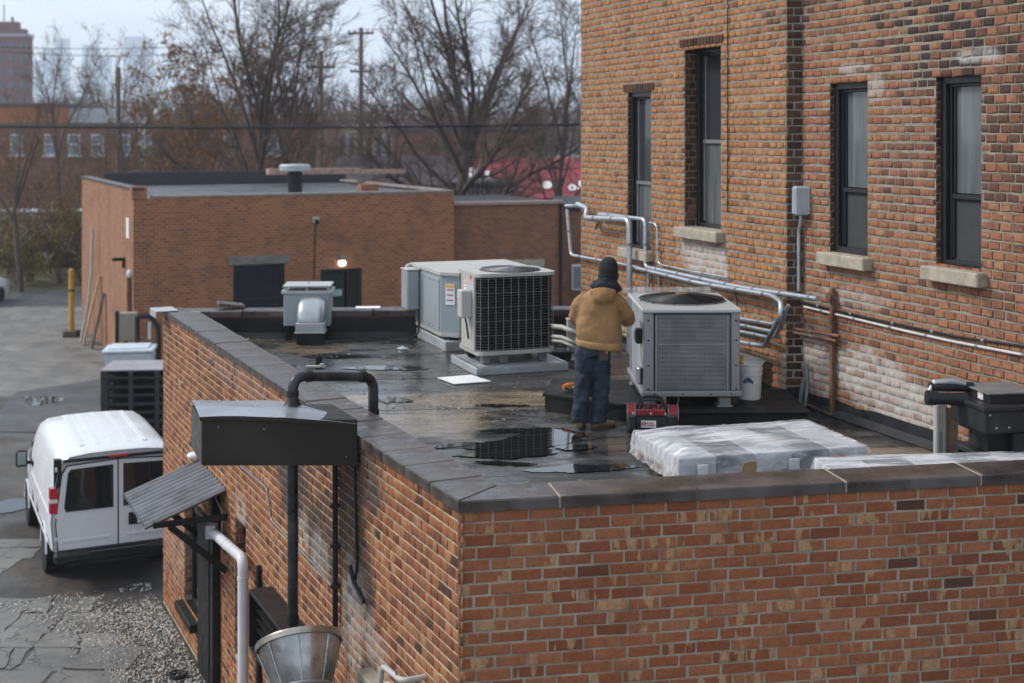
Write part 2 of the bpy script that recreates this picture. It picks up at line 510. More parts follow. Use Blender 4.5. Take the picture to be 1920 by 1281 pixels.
def stuff_bricks(part, p0, d, rows, mat, proud, jit, cham):
    if not rows: return
    n = normal(d)
    A = np.array([r[1:] for r in rows])
    G = brick_geom(A[:, 0], A[:, 1], A[:, 2], A[:, 3], proud, jit, cham, NPR)
    V = np.empty_like(G)
    V[..., 0] = p0.x + d.x * G[..., 0] + n.x * G[..., 2]
    V[..., 1] = p0.y + d.y * G[..., 0] + n.y * G[..., 2]
    V[..., 2] = G[..., 1]
    N = len(A)
    Q = (np.array(BF)[None] + (np.arange(N) * 12)[:, None, None]).reshape(-1, 4)
    o = np_mesh('brickwork', V.reshape(-1, 3), Q, mat, part, 'stuff')
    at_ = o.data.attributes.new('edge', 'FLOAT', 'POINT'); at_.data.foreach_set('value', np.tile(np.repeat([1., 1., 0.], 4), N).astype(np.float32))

def finish_bricks():
    """the 300 bricks of a building that show largest are parts of their own, the others one mesh per wall"""
    cache = {}
    for owner, walls in BRICKS.items():
        allr = sorted(((r[0], wi, ri) for wi, w_ in enumerate(walls) for ri, r in enumerate(w_[3]) if r[0] > 0), reverse=True)[:300]
        sel = set((a, b) for _, a, b in allr)
        for wi, (part, p0, d, rows, mat, proud, jit, cham) in enumerate(walls):
            stuff_bricks(part, p0, d, [r for ri, r in enumerate(rows) if (wi, ri) not in sel], mat, proud, jit, cham)
            for ri, r in enumerate(rows):
                if (wi, ri) not in sel: continue
                ln = round((r[2] - r[1]) / .012) * .012
                key = (ln, mat.name, RNG.randrange(4))
                me = cache.get(key)
                if me is None:
                    h = (COURSE - .011) / 2
                    G = brick_geom(np.array([-ln / 2]), np.array([ln / 2]), np.array([-h]), np.array([h]), proud, jit, cham, NPR)[0]
                    me = bpy.data.meshes.new('brick')
                    me.from_pydata([(g[0], -g[2], g[1]) for g in G], [], BF)
                    me.materials.append(mat)
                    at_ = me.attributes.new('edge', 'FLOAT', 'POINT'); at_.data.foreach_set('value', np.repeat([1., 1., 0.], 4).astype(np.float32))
                    cache[key] = me
                o = bpy.data.objects.new('brick', me)
                COL.objects.link(o)
                o.parent = part
                c = p0 + d * ((r[1] + r[2]) / 2)
                o.location = (c.x, c.y, (r[3] + r[4]) / 2)
                o.rotation_euler = (0, 0, math.atan2(d.y, d.x))

# ---------------------------------------------------------------- sky is the world; ground and far terrain
def gsheet(name, poly, z, mat, kind='structure'):
    mb = MB(); mb.add([(p[0], p[1], z) for p in poly], [tuple(range(len(poly)))])
    o = mb.build(name, mat, kind=kind)
    if o.data.polygons[0].normal.z < 0: o.data.flip_normals()
    return o

s = NT('lot_ground')
g = s.pos()
big = s.noise(g, .22, 5, .6); fine = s.noise(g, 7, 5, .7)
c = s.ramp(big, (.35, (.034, .030, .027)), (.5, (.060, .055, .050)), (.62, (.105, .10, .094)), (.75, (.165, .16, .15)))
c = s.mix(s.ramp(fine, (.35, .5), (.65, 0)), c, (.035, .032, .03))
gp = s.pos((1, 1, 1))
tw = s.noise(gp, 1.1, 6, .75)
c = s.mix(s.ramp(tw, (.50, 0), (.62, .7)), c, (.10, .075, .055))
s.set(Base_Color=c, Roughness=s.ramp(s.noise(g, .5, 4), (.38, .32), (.55, .85)), Specular_IOR_Level=.4)
s.l(s.bump(s.noise(g, 14, 6, .7), .5, .03), s.p.inputs['Normal'])
M_GROUND = s.m
s = NT('old_concrete')
g = s.pos()
r = s.rnd()
c = s.ramp(s.noise(g, .9, 7, .72), (.3, (.065, .062, .056)), (.5, (.145, .141, .132)), (.7, (.25, .246, .236)))
c = s.mix(s.ramp(r, (0, .0), (1, .25)), c, (.13, .125, .12))
vo = s.n('ShaderNodeTexVoronoi', feature='DISTANCE_TO_EDGE'); 
wob = s.n('ShaderNodeVectorMath', operation='ADD'); s.l(g, wob.inputs[0])
nn = s.n('ShaderNodeTexNoise'); s.l(g, nn.inputs['Vector']); nn.inputs['Scale'].default_value = 4.5; nn.inputs['Detail'].default_value = 5
scl = s.n('ShaderNodeVectorMath', operation='SCALE'); s.l(nn.outputs['Color'], scl.inputs[0]); scl.inputs['Scale'].default_value = .35; s.l(scl.outputs[0], wob.inputs[1]); s.l(wob.outputs[0], vo.inputs['Vector']); vo.inputs['Scale'].default_value = .9
crk = s.ramp(vo.outputs['Distance'], (.0, .9), (.006, .6), (.014, 0))
c = s.mix(crk, c, (.04, .036, .032))
c = s.mix(s.ramp(s.noise(g, 1.8, 6, .7), (.55, 0), (.7, .5)), c, (.09, .08, .07))
s.set(Base_Color=c, Roughness=s.ramp(s.noise(g, .9, 4), (.4, .45), (.6, .85)))
s.l(s.bump(s.math('SUBTRACT', s.noise(g, 30, 4), s.math('MULTIPLY', crk, 2.0)), .3, .01), s.p.inputs['Normal'])
M_CONC = s.m
M_ASPH = pm('asphalt', (.052, .053, .056), .55, var=.35, scale=.8, bump=.4, bscale=30, dirt=(.1, .098, .095), rv=.2)
M_FIELD = pm('field', (.07, .062, .05), .95, var=.4, scale=.05, bump=.2)
gsheet('ground', [(-1150, -40), (1150, -40), (1150, 2420), (-1150, 2420)], -.012, M_FIELD)
gsheet('parking_lot', [(-60, -20), (60, -20), (60, 66), (-60, 66)], 0, M_GROUND)
def gpoly(name, px, z, mat):
    return gsheet(name, [tuple(ground(a, b, z))[:2] for a, b in px], z, mat)
gpoly('road', [(-900, 574), (400, 570), (420, 542), (-900, 545)], .008, M_ASPH)
gpoly('concrete_apron', [(-500, 660), (160, 640), (330, 690), (420, 730), (-500, 760)], .006, M_CONC)
gpoly('concrete_lot', [(-500, 578), (330, 574), (330, 634), (120, 644), (-500, 656)], .010, M_CONC)
gpoly('asphalt_patch', [(30, 735), (180, 712), (330, 708), (380, 820), (-30, 808)], .014, M_ASPH)
M_WATER = flat('standing_water', (.012, .013, .014), .015, spec=.5)
def blob(px, z, jit, sub=5, seed=1):
    rn = random.Random(seed)
    pts = [ground(a, b, z) for a, b in px]
    out = []
    for i, p in enumerate(pts):
        a, b, c_, d_ = pts[i - 1], p, pts[(i + 1) % len(pts)], pts[(i + 2) % len(pts)]
        for k in range(sub):
            t = k / sub
            q = .5 * ((2 * b) + (c_ - a) * t + (2 * a - 5 * b + 4 * c_ - d_) * t * t + (3 * b - a - 3 * c_ + d_) * t ** 3)
            out.append((q.x + rn.uniform(-jit, jit), q.y + rn.uniform(-jit, jit)))
    return out
gsheet('puddle', blob([(-10, 945), (30, 934), (62, 940), (48, 954), (-10, 962)], .016, .05), .016, M_WATER)
gsheet('puddle', blob([(40, 745), (90, 742), (120, 752), (60, 760)], .02, .08, seed=2), .02, M_WATER)

# cracked concrete slabs at the lower left
pav = bpy.data.objects.new('pavement', None); COL.objects.link(pav); pav['kind'] = 'structure'
def slab_piece(poly):
    mb = MB(); h = .012 + RNG.uniform(-.008, .008)
    out = []
    for i, (a, b) in enumerate(poly):
        e, f = poly[(i + 1) % len(poly)]
        n = 4
        for k in range(n):
            t = k / n
            out.append((a + (e - a) * t + RNG.uniform(-.035, .035), b + (f - b) * t + RNG.uniform(-.035, .035)))
    mb.prism(out, -.05, h)
    mb.build('slab', M_CONC, pav)
def slab(x0, x1, y0, y1):
    j = lambda: RNG.uniform(-.04, .04)
    c = [(x0 + j(), y0 + j()), (x1 + j(), y0 + j()), (x1 + j(), y1 + j()), (x0 + j(), y1 + j())]
    r = RNG.random()
    if r < .45:                                   # cracked in two
        u_, v = RNG.uniform(.2, .8), RNG.uniform(.2, .8)
        lp = lambda a, b, t: (a[0] + (b[0] - a[0]) * t, a[1] + (b[1] - a[1]) * t)
        p, q = lp(c[0], c[1], u_), lp(c[3], c[2], v)
        g = .018
        slab_piece([c[0], (p[0] - g, p[1]), (q[0] - g, q[1]), c[3]]); slab_piece([(p[0] + g, p[1]), c[1], c[2], (q[0] + g, q[1])])
    else: slab_piece(c)
yy = 15.6
while yy < 23.5:
    dy = RNG.uniform(.5, .85)
    xr = -5.05 - .52 * (yy - 17.7) + RNG.uniform(-.3, .3)
    xx = xr
    while xx > -11.5:
        dx = RNG.uniform(.55, 1.15)
        if not (-8.2 < xx < -5 and yy > 20.6): slab(xx - dx + .022, xx, yy, yy + dy - .022)
        xx -= dx
    yy += dy

# gravel between the slabs and the wall
def gravel():
    N = 30000
    rn = NPR
    t = rn.uniform(-1, 12.2, N)
    off = np.abs(rn.normal(0, 1.15, N)) + .02
    base = np.array([C1.x, C1.y]); d = np.array([LD.x, LD.y]); nn_ = np.array([LN.x, LN.y])
    P = base + t[:, None] * d + off[:, None] * nn_
    cl = np.sin(P[:, 0] * 2.1 + 1.3 * np.sin(P[:, 1] * 1.7)) + np.sin(P[:, 1] * 2.9 + P[:, 0])
    ok = (off < .75 + .42 * (P[:, 1] - 17.0) + rn.normal(0, .12, N)) & (off < 2.9) & (cl + rn.normal(0, .5, N) > -1.1 + .35 * off)
    P = P[ok]; N = len(P)
    sz = .008 + .022 * rn.random(N) ** 2.2
    octv = np.array([(1, 0, 0), (0, 1, 0), (-1, 0, 0), (0, -1, 0), (0, 0, .7), (0, 0, -.7)])
    a = rn.uniform(0, 6.28, N)
    V = octv[None] * sz[:, None, None] * rn.uniform(.6, 1.35, (N, 6, 3))
    ca, sa = np.cos(a)[:, None], np.sin(a)[:, None]
    X = V[..., 0] * ca - V[..., 1] * sa + P[:, 0:1]; Y = V[..., 0] * sa + V[..., 1] * ca + P[:, 1:2]
    Z = V[..., 2] + .010
    V = np.stack([X, Y, Z], -1).reshape(-1, 3)
    fa = np.array([(0, 1, 4), (1, 2, 4), (2, 3, 4), (3, 0, 4), (1, 0, 5), (2, 1, 5), (3, 2, 5), (0, 3, 5)])
    Q = (fa[None] + (np.arange(N) * 6)[:, None, None]).reshape(-1, 3)
    s = NT('gravel')
    s.set(Base_Color=s.ramp(s.rnd(), (0, (.07, .065, .06)), (.2, (.22, .20, .175)), (.5, (.36, .345, .32)), (.85, (.52, .51, .49)), (1, (.28, .19, .10))), Roughness=.7)
    tag(np_mesh('gravel', V, Q, s.m, None, 'stuff'), 'loose grey gravel lying along the brick side wall', 'gravel')
gravel()
# ---------------------------------------------------------------- the low building we look down on
M_STONE = pm('coping_slate', (.060, .048, .043), .36, var=.5, scale=3, bump=.4, bscale=22, dirt=(.13, .12, .118), dirt_amt=.6, rv=.22, spec=.38)
M_JOINT = pm('joint_mortar', (.34, .29, .22), .9, var=.2)
M_MEMB = pm('membrane_black', (.014, .014, .015), .55, var=.4, scale=3, bump=.4, bscale=14, rv=.18, spec=.3)
M_WIN = pm('bronze_frame', (.016, .015, .016), .38, var=.2, rv=.08)
M_GLASS = glass_mat('window_glass', (.035, .04, .045), .05)
M_SCREEN = pm('insect_screen', (.035, .037, .042), .75, var=.12)
M_SASH = pm('aluminium_sash', (.17, .175, .18), .4, var=.15)
M_SILL = pm('sill_stone', (.36, .32, .25), .85, var=.2, scale=9, bump=.4, dirt=(.12, .11, .09))
M_GRYSTEEL = pm('grey_steel', (.22, .225, .235), .4, metal=.4, var=.15)
M_BLKSTEEL = pm('black_steel', (.016, .015, .015), .5, var=.3, bump=.1, rv=.15, spec=.25)
low = thing('low_brick_building', 'low flat roofed red brick building with dark stone coping in the foreground', 'building')

def window_at(owner, p0, d, t0, t1, z0, z1, depth, sash_top, upper, lower, sill=True, fw=.055, sash_mat=None, sill_h=.14, mid=.47, sill_mat=None):
    """window of a wall: outer frame part with sash, panes and sill as its pieces"""
    n = normal(d)
    M = Matrix(((d.x, -n.x, 0, p0.x + d.x * t0), (d.y, -n.y, 0, p0.y + d.y * t0), (0, 0, 1, z0), (0, 0, 0, 1)))
    W, H = t1 - t0, z1 - z0
    f = MB()
    y = depth
    for b in (((fw / 2, y, H / 2), (fw, .09, H)), ((W - fw / 2, y, H / 2), (fw, .09, H)), ((W / 2, y, H - fw * .7), (W - 2 * fw, .088, fw * 1.4)), ((W / 2, y, fw / 2), (W - 2 * fw, .088, fw))):
        f.box(b[0], b[1], .006, M)
    # stepped inner lining
    a = fw + .03
    for b in (((fw + .015, y + .035, H / 2), (.03, .06, H - 2 * fw)), ((W - fw - .015, y + .035, H / 2), (.03, .06, H - 2 * fw)), ((W / 2, y + .035, H - fw * 1.4 - .015), (W - 2 * a, .058, .03))):
        f.box(b[0], b[1], .004, M)
    win = f.build('window', M_WIN, owner)
    zm = fw + (H - 2.4 * fw) * mid
    sm = MB()
    sm.box((W / 2, y + .03, zm), (W - 2 * a, .05, .05), .006, M)
    for x in (a + .014, W - a - .014):
        sm.box((x, y + .045, (zm + H - 1.4 * fw) / 2), (.028, .03, H - 1.4 * fw - zm - .05), .004, M)
        sm.box((x, y + .03, (zm + fw) / 2), (.028, .03, zm - fw - .05), .004, M)
    sm.build('sash', sash_mat or M_WIN, win)
    u = MB(); u.box((W / 2, y + .055, (zm + H) / 2), (W - 2 * a, .008, H - zm - fw), 0, M); u.build('pane', upper, win)
    l = MB(); l.box((W / 2, y + .046, (zm + fw) / 2), (W - 2 * a, .008, zm - fw), 0, M); l.build('pane', lower, win)
    if sill:
        q = MB(); q.box((W / 2, depth / 2 - .05, -sill_h / 2 + .004), (W + .18, depth + .16, sill_h), .012, M); q.build('sill', sill_mat or M_SILL, win)
    return win

# side wall and front wall, brick by brick
t_ = lambda px: on_wall(px, L0, LD)
LWIN1 = (t_(346), t_(371), .55, 2.35)
LWIN2 = (t_(441), t_(461), .9, 2.62)
LLEN = (C0 - C1).length
lw = brick_wall(low, low, L0, LD, LLEN - .0, 0.0, COP - .092, [LWIN1, LWIN2], .135, M_LEFT, M_MORT_L, reveal=.22, name='side_wall', vis_only=True, gap=.016, hgap=.006)
fl = (CF - C0).length
fw_ = brick_wall(low, low, F0 + FD * .0, FD, fl, 0.0, COP - .092, [], .262, M_FRONT, M_MORT, name='front_wall', proud=.008, cham=.008, jit=.0036, gap=.0185, hgap=.016)
# toothed reveals of the side windows (the jamb that faces us)
for o in (LWIN1, LWIN2):
    pz = L0 + LD * o[0] + LD * .001
    brick_wall(low, low, pz, -LN, .2, o[2], o[3], [], .11, M_LEFT, M_MORT_L, name='window_jamb', keep=False, vis_only=False)
window_at(low, L0, LD, *LWIN1, .15, .5, M_GLASS, M_GLASS, sill_h=.12, sill_mat=M_BLKSTEEL)
window_at(low, L0, LD, *LWIN2, .15, .5, M_GLASS, M_GLASS, sill=False)
# core of the building: roof deck, inner parapet faces, rear wall
def off(p, d, k): return p - normal(d) * k
def isect(p, d, q, e):
    den = d.x * e.y - d.y * e.x
    t = ((q.x - p.x) * e.y - (q.y - p.y) * e.x) / den
    return p + d * t
BD = unit(C1, C2)
TL, TF, TB = .45, .40, .42
LI = C0 - LN * TL; FI = C0 - FN * TF; BI = C1 + normal(BD) * TB
I0 = isect(LI, LD, FI, FD); I1 = isect(LI, LD, BI, BD)
I2 = isect(BI, BD, T1, TD); IF = isect(FI, FD, T3, RD)
# roof deck: overlapping strips of wet black membrane
s = NT('roof_membrane')
g = s.pos((.45, 1.25, 1)); g1 = s.pos()
mp_ = s.n('ShaderNodeMapping'); mp_.inputs['Rotation'].default_value = (0, 0, math.radians(-12)); mp_.inputs['Scale'].default_value = (.6, 1.25, 1)
s.l(s.n('ShaderNodeNewGeometry').outputs['Position'], mp_.inputs['Vector'])
st = s.noise(mp_.outputs[0], 1.6, 7, .68)
big = s.noise(g1, .55, 5, .6)
c = s.ramp(st, (.28, (.010, .010, .010)), (.45, (.022, .022, .023)), (.58, (.046, .046, .047)), (.72, (.095, .093, .093)))
c = s.mix(s.ramp(s.noise(mp_.outputs[0], .9, 6, .72), (.52, 0), (.66, .65)), c, (.125, .112, .094))
sed = [((-.1, 15.6, ROOF), (2.6, .45, 9), 1.0), ((.3, 15.9, ROOF), (1.5, .25, 9), 1.0), ((-.9, 14.4, ROOF), (.8, .9, 9), .8), ((1.0, 11.0, ROOF), (.9, .25, 9), 1.0), ((3.6, 12.9, ROOF), (1.0, .5, 9), .7), ((-2.9, 19.4, ROOF), (.7, .7, 9), .6)]
c = s.mix(s.math('MULTIPLY', s.patch(sed), s.ramp(st, (.35, .4), (.6, 1))), c, (.29, .225, .155))
gr = s.noise(g1, 55, 3, .6)
c = s.mix(s.ramp(gr, (.60, 0), (.70, .6)), c, (.2, .19, .17))
wv = s.n('ShaderNodeTexWave', wave_type='BANDS', bands_direction='Y'); s.l(mp_.outputs[0], wv.inputs['Vector']); wv.inputs['Scale'].default_value = .55; wv.inputs['Distortion'].default_value = 7; wv.inputs['Detail'].default_value = 4; wv.inputs['Detail Scale'].default_value = 1.4
sm_ = s.ramp(wv.outputs['Fac'], (.0, .7), (.02, .2), (.04, 0))
c = s.mix(sm_, c, (.008, .008, .008))
rg = s.ramp(s.noise(mp_.outputs[0], 1.1, 7, .7), (.41, .06), (.50, .18), (.57, .52), (.7, .8))
s.set(Base_Color=c, Roughness=rg, Specular_IOR_Level=.55)
bh = s.math('ADD', s.math('ADD', s.math('MULTIPLY', s.noise(mp_.outputs[0], 5, 6, .65), .9), s.math('MULTIPLY', gr, .25)), s.math('MULTIPLY', sm_, -.5))
s.l(s.bump(bh, .2, .02), s.p.inputs['Normal'])
M_ROOF = s.m
deck = MB()
deck.prism([I0, IF, T3, T2, I2, I1], ROOF - .3, ROOF)
deck = deck.build('roof_deck', M_ROOF, low)
def clip_poly(poly, p, nrm):
    out = []
    for i, a in enumerate(poly):
        b = poly[(i + 1) % len(poly)]
        da, db = (a - p).dot(nrm), (b - p).dot(nrm)
        if da >= 0: out.append(a)
        if da * db < 0: out.append(a + (b - a) * (da / (da - db)))
    return out
for k in range(12):
    y0 = 10.2 + k * .96
    pl = [V2(-8, y0 - .9 + .12 * -8 + 1.1), V2(8, y0 - .9 + .12 * 8 + 1.1), V2(8, y0 + .12 * 8 + 1.3), V2(-8, y0 + .12 * -8 + 1.3)]
    for p, nn_ in ((LI, -LN), (FI, -FN), (BI, -normal(BD) * -1), (T1, normal(TD)), (T3, normal(RD))):
        pl = clip_poly(pl, p + nn_ * .02, nn_)
        if len(pl) < 3: break
    if len(pl) >= 3:
        mb = MB(); mb.prism(pl, ROOF + .0008 * (k % 2) - .01, ROOF + .004 + .004 * (k % 2)); mb.build('membrane_sheet', M_ROOF, deck)
# inner parapet faces with a sloping cant at the foot
for a, b, nm in ((I0, I1, 'parapet_lining'), (I1, I2, 'parapet_lining'), (I0, IF, 'parapet_lining')):
    d = unit(a, b); mid = (I0 + I2) / 2
    n = normal(d)
    if n.dot(mid - a) < 0: n = -n
    mb = MB()
    L = (b - a).length
    N = 14
    for k in range(N):
        for e0, z0_, e1, z1_ in ((.09, ROOF + .012, .02, ROOF + .09), (.02, ROOF + .09, .012, COP - .10)):
            q0, q1 = a + d * (L * k / N), a + d * (L * (k + 1) / N)
            w0, w1 = RNG.uniform(-.004, .004), RNG.uniform(-.004, .004)
            mb.quad((q0.x + n.x * e0, q0.y + n.y * e0, z0_), (q1.x + n.x * e0, q1.y + n.y * e0, z0_), (q1.x + n.x * e1, q1.y + n.y * e1, z1_), (q0.x + n.x * e1, q0.y + n.y * e1, z1_))
    mb.build(nm, M_MEMB, low)
mb = MB()                                                   # parapet core under the coping
CLI = lambda a, b, c_, d_: mb.prism([a, b, c_, d_], .0, COP - .094)
RW0, RW1 = C1 - LN * .03, C2
CLI(C0 - LN * .30 - FN * .04, I0, I1, C1 - LN * .30)
CLI(C0 - LN * .04 - FN * .04, CF - FN * .04, IF, I0)
mb.build('wall_core', M_MORT, low)
mb = MB(); mb.prism([C1 - LN * .034 - normal(BD) * .0 + BD * .02, I1, I2, C2], .0, COP - .095); mb.build('rear_wall', M_LEFT, low)

# coping stones, each on its own
def stone(poly, name='coping_stone', h=.088, lift=0, tilt=0):
    c = sum((Vector(p) for p in poly), Vector((0, 0))) / len(poly)
    n = len(poly)
    mb = MB()
    vs = []
    for ins, z in ((0, 0), (0, h - .012), (.012, h)):
        for p in poly:
            q = Vector(p) - c
            q = q * (1 - ins / max(.1, q.length))
            vs.append((q.x, q.y, z + (RNG.uniform(-.003, .003) if z else 0) + tilt * q.dot(LD)))
    fs = [tuple(range(n))[::-1], tuple(range(2 * n, 3 * n))] + [(r * n + i, r * n + (i + 1) % n, (r + 1) * n + (i + 1) % n, (r + 1) * n + i) for r in (0, 1) for i in range(n)]
    mb.add(vs, fs)
    o = mb.build(name, M_STONE, low)
    o.location = (c.x, c.y, COP - h + lift)
    return o
g_ = .007
fj = [0] + [on_wall(px, C0, FD) for px in (1050, 1587, 1840)] + [(CF - C0).length]
jb = MB()
def front_in(t): return isect(FI, FD, C0 + FD * t, normal(FD))
for i in range(4):
    a, b = fj[i], fj[i + 1]
    if i == 0: stone([C0, C0 + FD * (b - g_), front_in(b - g_), I0])
    elif i == 3: stone([C0 + FD * (a + g_), CF, IF, front_in(a + g_)])
    else: stone([C0 + FD * (a + g_), C0 + FD * (b - g_), front_in(b - g_), front_in(a + g_)])
    if i: jb.prism([C0 + FD * (a - g_) - FN * .004, C0 + FD * (a + g_) - FN * .004, front_in(a + g_), front_in(a - g_)], COP - .087, COP - .003)
LBD = -LD
def side_in(t): return isect(LI, LD, C0 + LBD * t, normal(LBD))
t = 0.0
first = True
while t < LLEN - .2:
    st_ = RNG.uniform(.5, .66)
    b = min(t + st_, LLEN)
    if LLEN - b < .35: b = LLEN
    if first: stone([C0 + LBD * .006, I0 + LBD * .004, side_in(b - g_), C0 + LBD * (b - g_)])
    elif b == LLEN: stone([C0 + LBD * (t + g_), side_in(t + g_), I1, C1])
    else: stone([C0 + LBD * (t + g_), side_in(t + g_), side_in(b - g_), C0 + LBD * (b - g_)], lift=RNG.uniform(-.003, .005), tilt=RNG.uniform(-.008, .008))
    if not first: jb.prism([C0 + LBD * (t - g_) - LN * .006, side_in(t - g_), side_in(t + g_), C0 + LBD * (t + g_) - LN * .006], COP - .087, COP - .012)
    first = False
    t = b
bl = (C2 - C1).length
bj = [0, 1.3, 2.2, 3.3, 4.3, 5.4, bl]
for i in range(6):
    a, b = bj[i] + (g_ if i else .01), bj[i + 1] - g_
    p, q = C1 + BD * a, C1 + BD * b
    pi, qi = isect(BI, BD, p, normal(BD)), isect(BI, BD, q, normal(BD))
    if i == 0: pi = I1 + BD * .012; p = C1 + BD * .02
    stone([p, pi, qi, q] if i else [p, pi, qi, q], lift=.002)
jb.build('joint', M_JOINT, low, kind='stuff')
M_GALV = pm('galvanised', (.42, .44, .46), .38, metal=.75, var=.2, scale=3, rv=.1, dirt=(.25, .24, .23), dirt_amt=.4)
M_GALV2 = pm('galvanised_dull', (.40, .42, .44), .5, metal=.35, var=.15, scale=4, rv=.1)
# flashing plate at the far left corner
mb = MB(); mb.box((0, 0, 0), (.34, .5, .014), .004); mb.box((-.165, 0, -.05), (.012, .5, .1), .003)
tag(mb.build('flashing_plate', M_GALV2, None), 'bare grey metal flashing plate on the far left corner of the coping', 'flashing')
bpy.data.objects['flashing_plate'].location = (C1.x + .10, C1.y - .23, COP + .012)
bpy.data.objects['flashing_plate'].rotation_euler = (0, 0, math.atan2(LN.y, LN.x) + math.pi)
# loose stone lying on the rear coping
def loose(px, py, w_, d_, label, rz, tilt):
    p = at(px, py, 20.72)
    mb = MB(); mb.box((0, 0, .045), (w_, d_, .05), .008)
    o = mb.build('loose_coping_stone', M_STONE)
    o.location = (p.x, p.y, COP + .012); o.rotation_euler = (0, tilt, rz)
    return tag(o, label, 'coping stone')
loose(432, 575, .40, .34, 'loose slab of dark coping lying tilted on the rear parapet near the left corner', .35, .12)
M_PAPER = pm('white_sheet', (.72, .73, .74), .6, var=.08)
p = at(690, 572, 20.75)
mb = MB(); mb.box((0, 0, .006), (.38, .24, .01), .002); o = mb.build('white_board', M_PAPER); o.location = (p.x, p.y, COP + .004); o.rotation_euler = (0, 0, .1)
tag(o, 'small white sheet lying on the rear parapet beside the duct elbow box', 'sheet')

# ---------------------------------------------------------------- the tall brick building at the right
tall = thing('tall_brick_building', 'tall orange brick building with narrow dark windows at the right edge', 'building')
TOPZ = 11.2
def win_open(p0, d, x0, x1, ytop, ybot):
    t0, t1 = on_wall(x0, p0, d), on_wall(x1, p0, d)
    Y = (p0 + d * ((t0 + t1) / 2)).y
    return (t0, t1, CH - (ybot - HY) / F * Y, CH - (ytop - HY) / F * Y)
W1 = win_open(T1, TD, 1177, 1221, 172, 468)
W2 = win_open(T1, TD, 1284, 1352, 86, 430)
W3 = win_open(T3, RD, 1556, 1627, 150, 478)
W4 = win_open(T3, RD, 1755, 1840, 137, 505)
brick_wall(tall, tall, T1, TD, (T2 - T1).length, ROOF - .1, TOPZ, [W1, W2], .146, M_TALL, M_MORT_T, reveal=.3, name='left_wall', proud=.009, cham=.015, jit=.005, gap=.019, hgap=.004)
brick_wall(tall, tall, T3, RD, (T4 - T3).length, ROOF - .1, TOPZ, [W3, W4], .155, M_TALLRED, M_MORT_T, reveal=.3, name='right_wall', proud=.009, cham=.015, jit=.005, gap=.019, hgap=.004)
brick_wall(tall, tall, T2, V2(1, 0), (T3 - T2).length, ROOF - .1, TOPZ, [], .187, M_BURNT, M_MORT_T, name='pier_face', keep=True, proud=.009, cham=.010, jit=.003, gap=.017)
for p0, d, o in ((T1, TD, W1), (T1, TD, W2), (T3, RD, W3), (T3, RD, W4)):
    pz = p0 + d * (o[0] + .001)
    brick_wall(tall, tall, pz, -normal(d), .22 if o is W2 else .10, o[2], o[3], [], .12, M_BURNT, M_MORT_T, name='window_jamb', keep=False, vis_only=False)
M_GLASS_C = NT('curtained_glass')
q = M_GLASS_C
gz = q.noise(q.obj((6, 6, .5)), 2.0, 3)
q.set(Base_Color=q.ramp(gz, (.3, (.075, .085, .092)), (.7, (.14, .152, .158))), Roughness=.05, Specular_IOR_Level=.6)
M_GLASS_C = M_GLASS_C.m
window_at(tall, T1, TD, *W1, .09, .5, M_GLASS, M_GLASS_C, mid=.42, sash_mat=M_SASH)
window_at(tall, T1, TD, *W2, .22, .5, M_GLASS, M_GLASS_C, mid=.48, sash_mat=M_SASH)
window_at(tall, T3, RD, *W3, .10, .5, M_GLASS_C, M_SCREEN, mid=.36, fw=.07)
window_at(tall, T3, RD, *W4, .10, .5, M_GLASS_C, M_SCREEN, mid=.36, fw=.07)
# soldier lintels of dark headers over the two left windows
mb = MB()
for o, p0, d in ((W1, T1, TD), (W2, T1, TD)):
    t0 = o[0] - .12
    n = normal(d)
    while t0 < o[1] + .06:
        M = Matrix(((d.x, -n.x, 0, p0.x + d.x * t0), (d.y, -n.y, 0, p0.y + d.y * t0), (0, 0, 1, o[3] + .012), (0, 0, 0, 1)))
        MB().box((.035, -.006, .05), (.066, .03, .1), .006, M).build('lintel_brick', M_BURNT, tall)
        t0 += .082
# body of the tall building behind its brick faces
mb = MB()
bk = .38
mb.prism([T1 - TN_ * bk, T2 - TN_ * bk - TD * .4, T3 - RN_ * bk + V2(0, .3), T4 - RN_ * bk, V2(16, 10.17), V2(16, 20.84)], 0, TOPZ - .02)
mb.build('building_body', M_MORT_T, tall)
mb = MB()
mb.prism([T1, T1 - TN_ * bk, T2 - TN_ * bk, T2 - TD * .02], TOPZ - .018, TOPZ + .08); mb.build('parapet_cap', M_STONE, tall)
mb = MB(); mb.prism([T1 + V2(.02, .006), T1 + V2(3, .006), T1 + V2(3, -.3), T1 - TN_ * .3], 0, TOPZ - .03); mb.build('end_wall', M_TALL, tall)
# black flashing where roof meets the tall walls
for a, b in ((T1, T2), (T2, T3), (T3, T4)):
    d = unit(a, b); n = normal(d); L = (b - a).length
    mb = MB(); N = max(2, int(L * 3))
    hs = [ROOF + .17 + RNG.uniform(-.02, .03) for _ in range(N + 1)]
    for k in range(N):
        q0, q1 = a + d * (L * k / N), a + d * (L * (k + 1) / N)
        for (e0, z0_, y0_), (e1, z1_, y1_) in (((.10, ROOF + .011, ROOF + .011), (.035, ROOF + .08, ROOF + .08)), ((.035, ROOF + .08, ROOF + .08), (.016, hs[k], hs[k + 1])), ((.016, hs[k], hs[k + 1]), (.0, hs[k], hs[k + 1]))):
            mb.add([(q0.x + n.x * e0, q0.y + n.y * e0, z0_), (q1.x + n.x * e0, q1.y + n.y * e0, y0_), (q1.x + n.x * e1, q1.y + n.y * e1, y1_), (q0.x + n.x * e1, q0.y + n.y * e1, z1_)], [(0, 1, 2, 3)])
    mb.build('flashing', M_MEMB, tall)
finish_bricks()
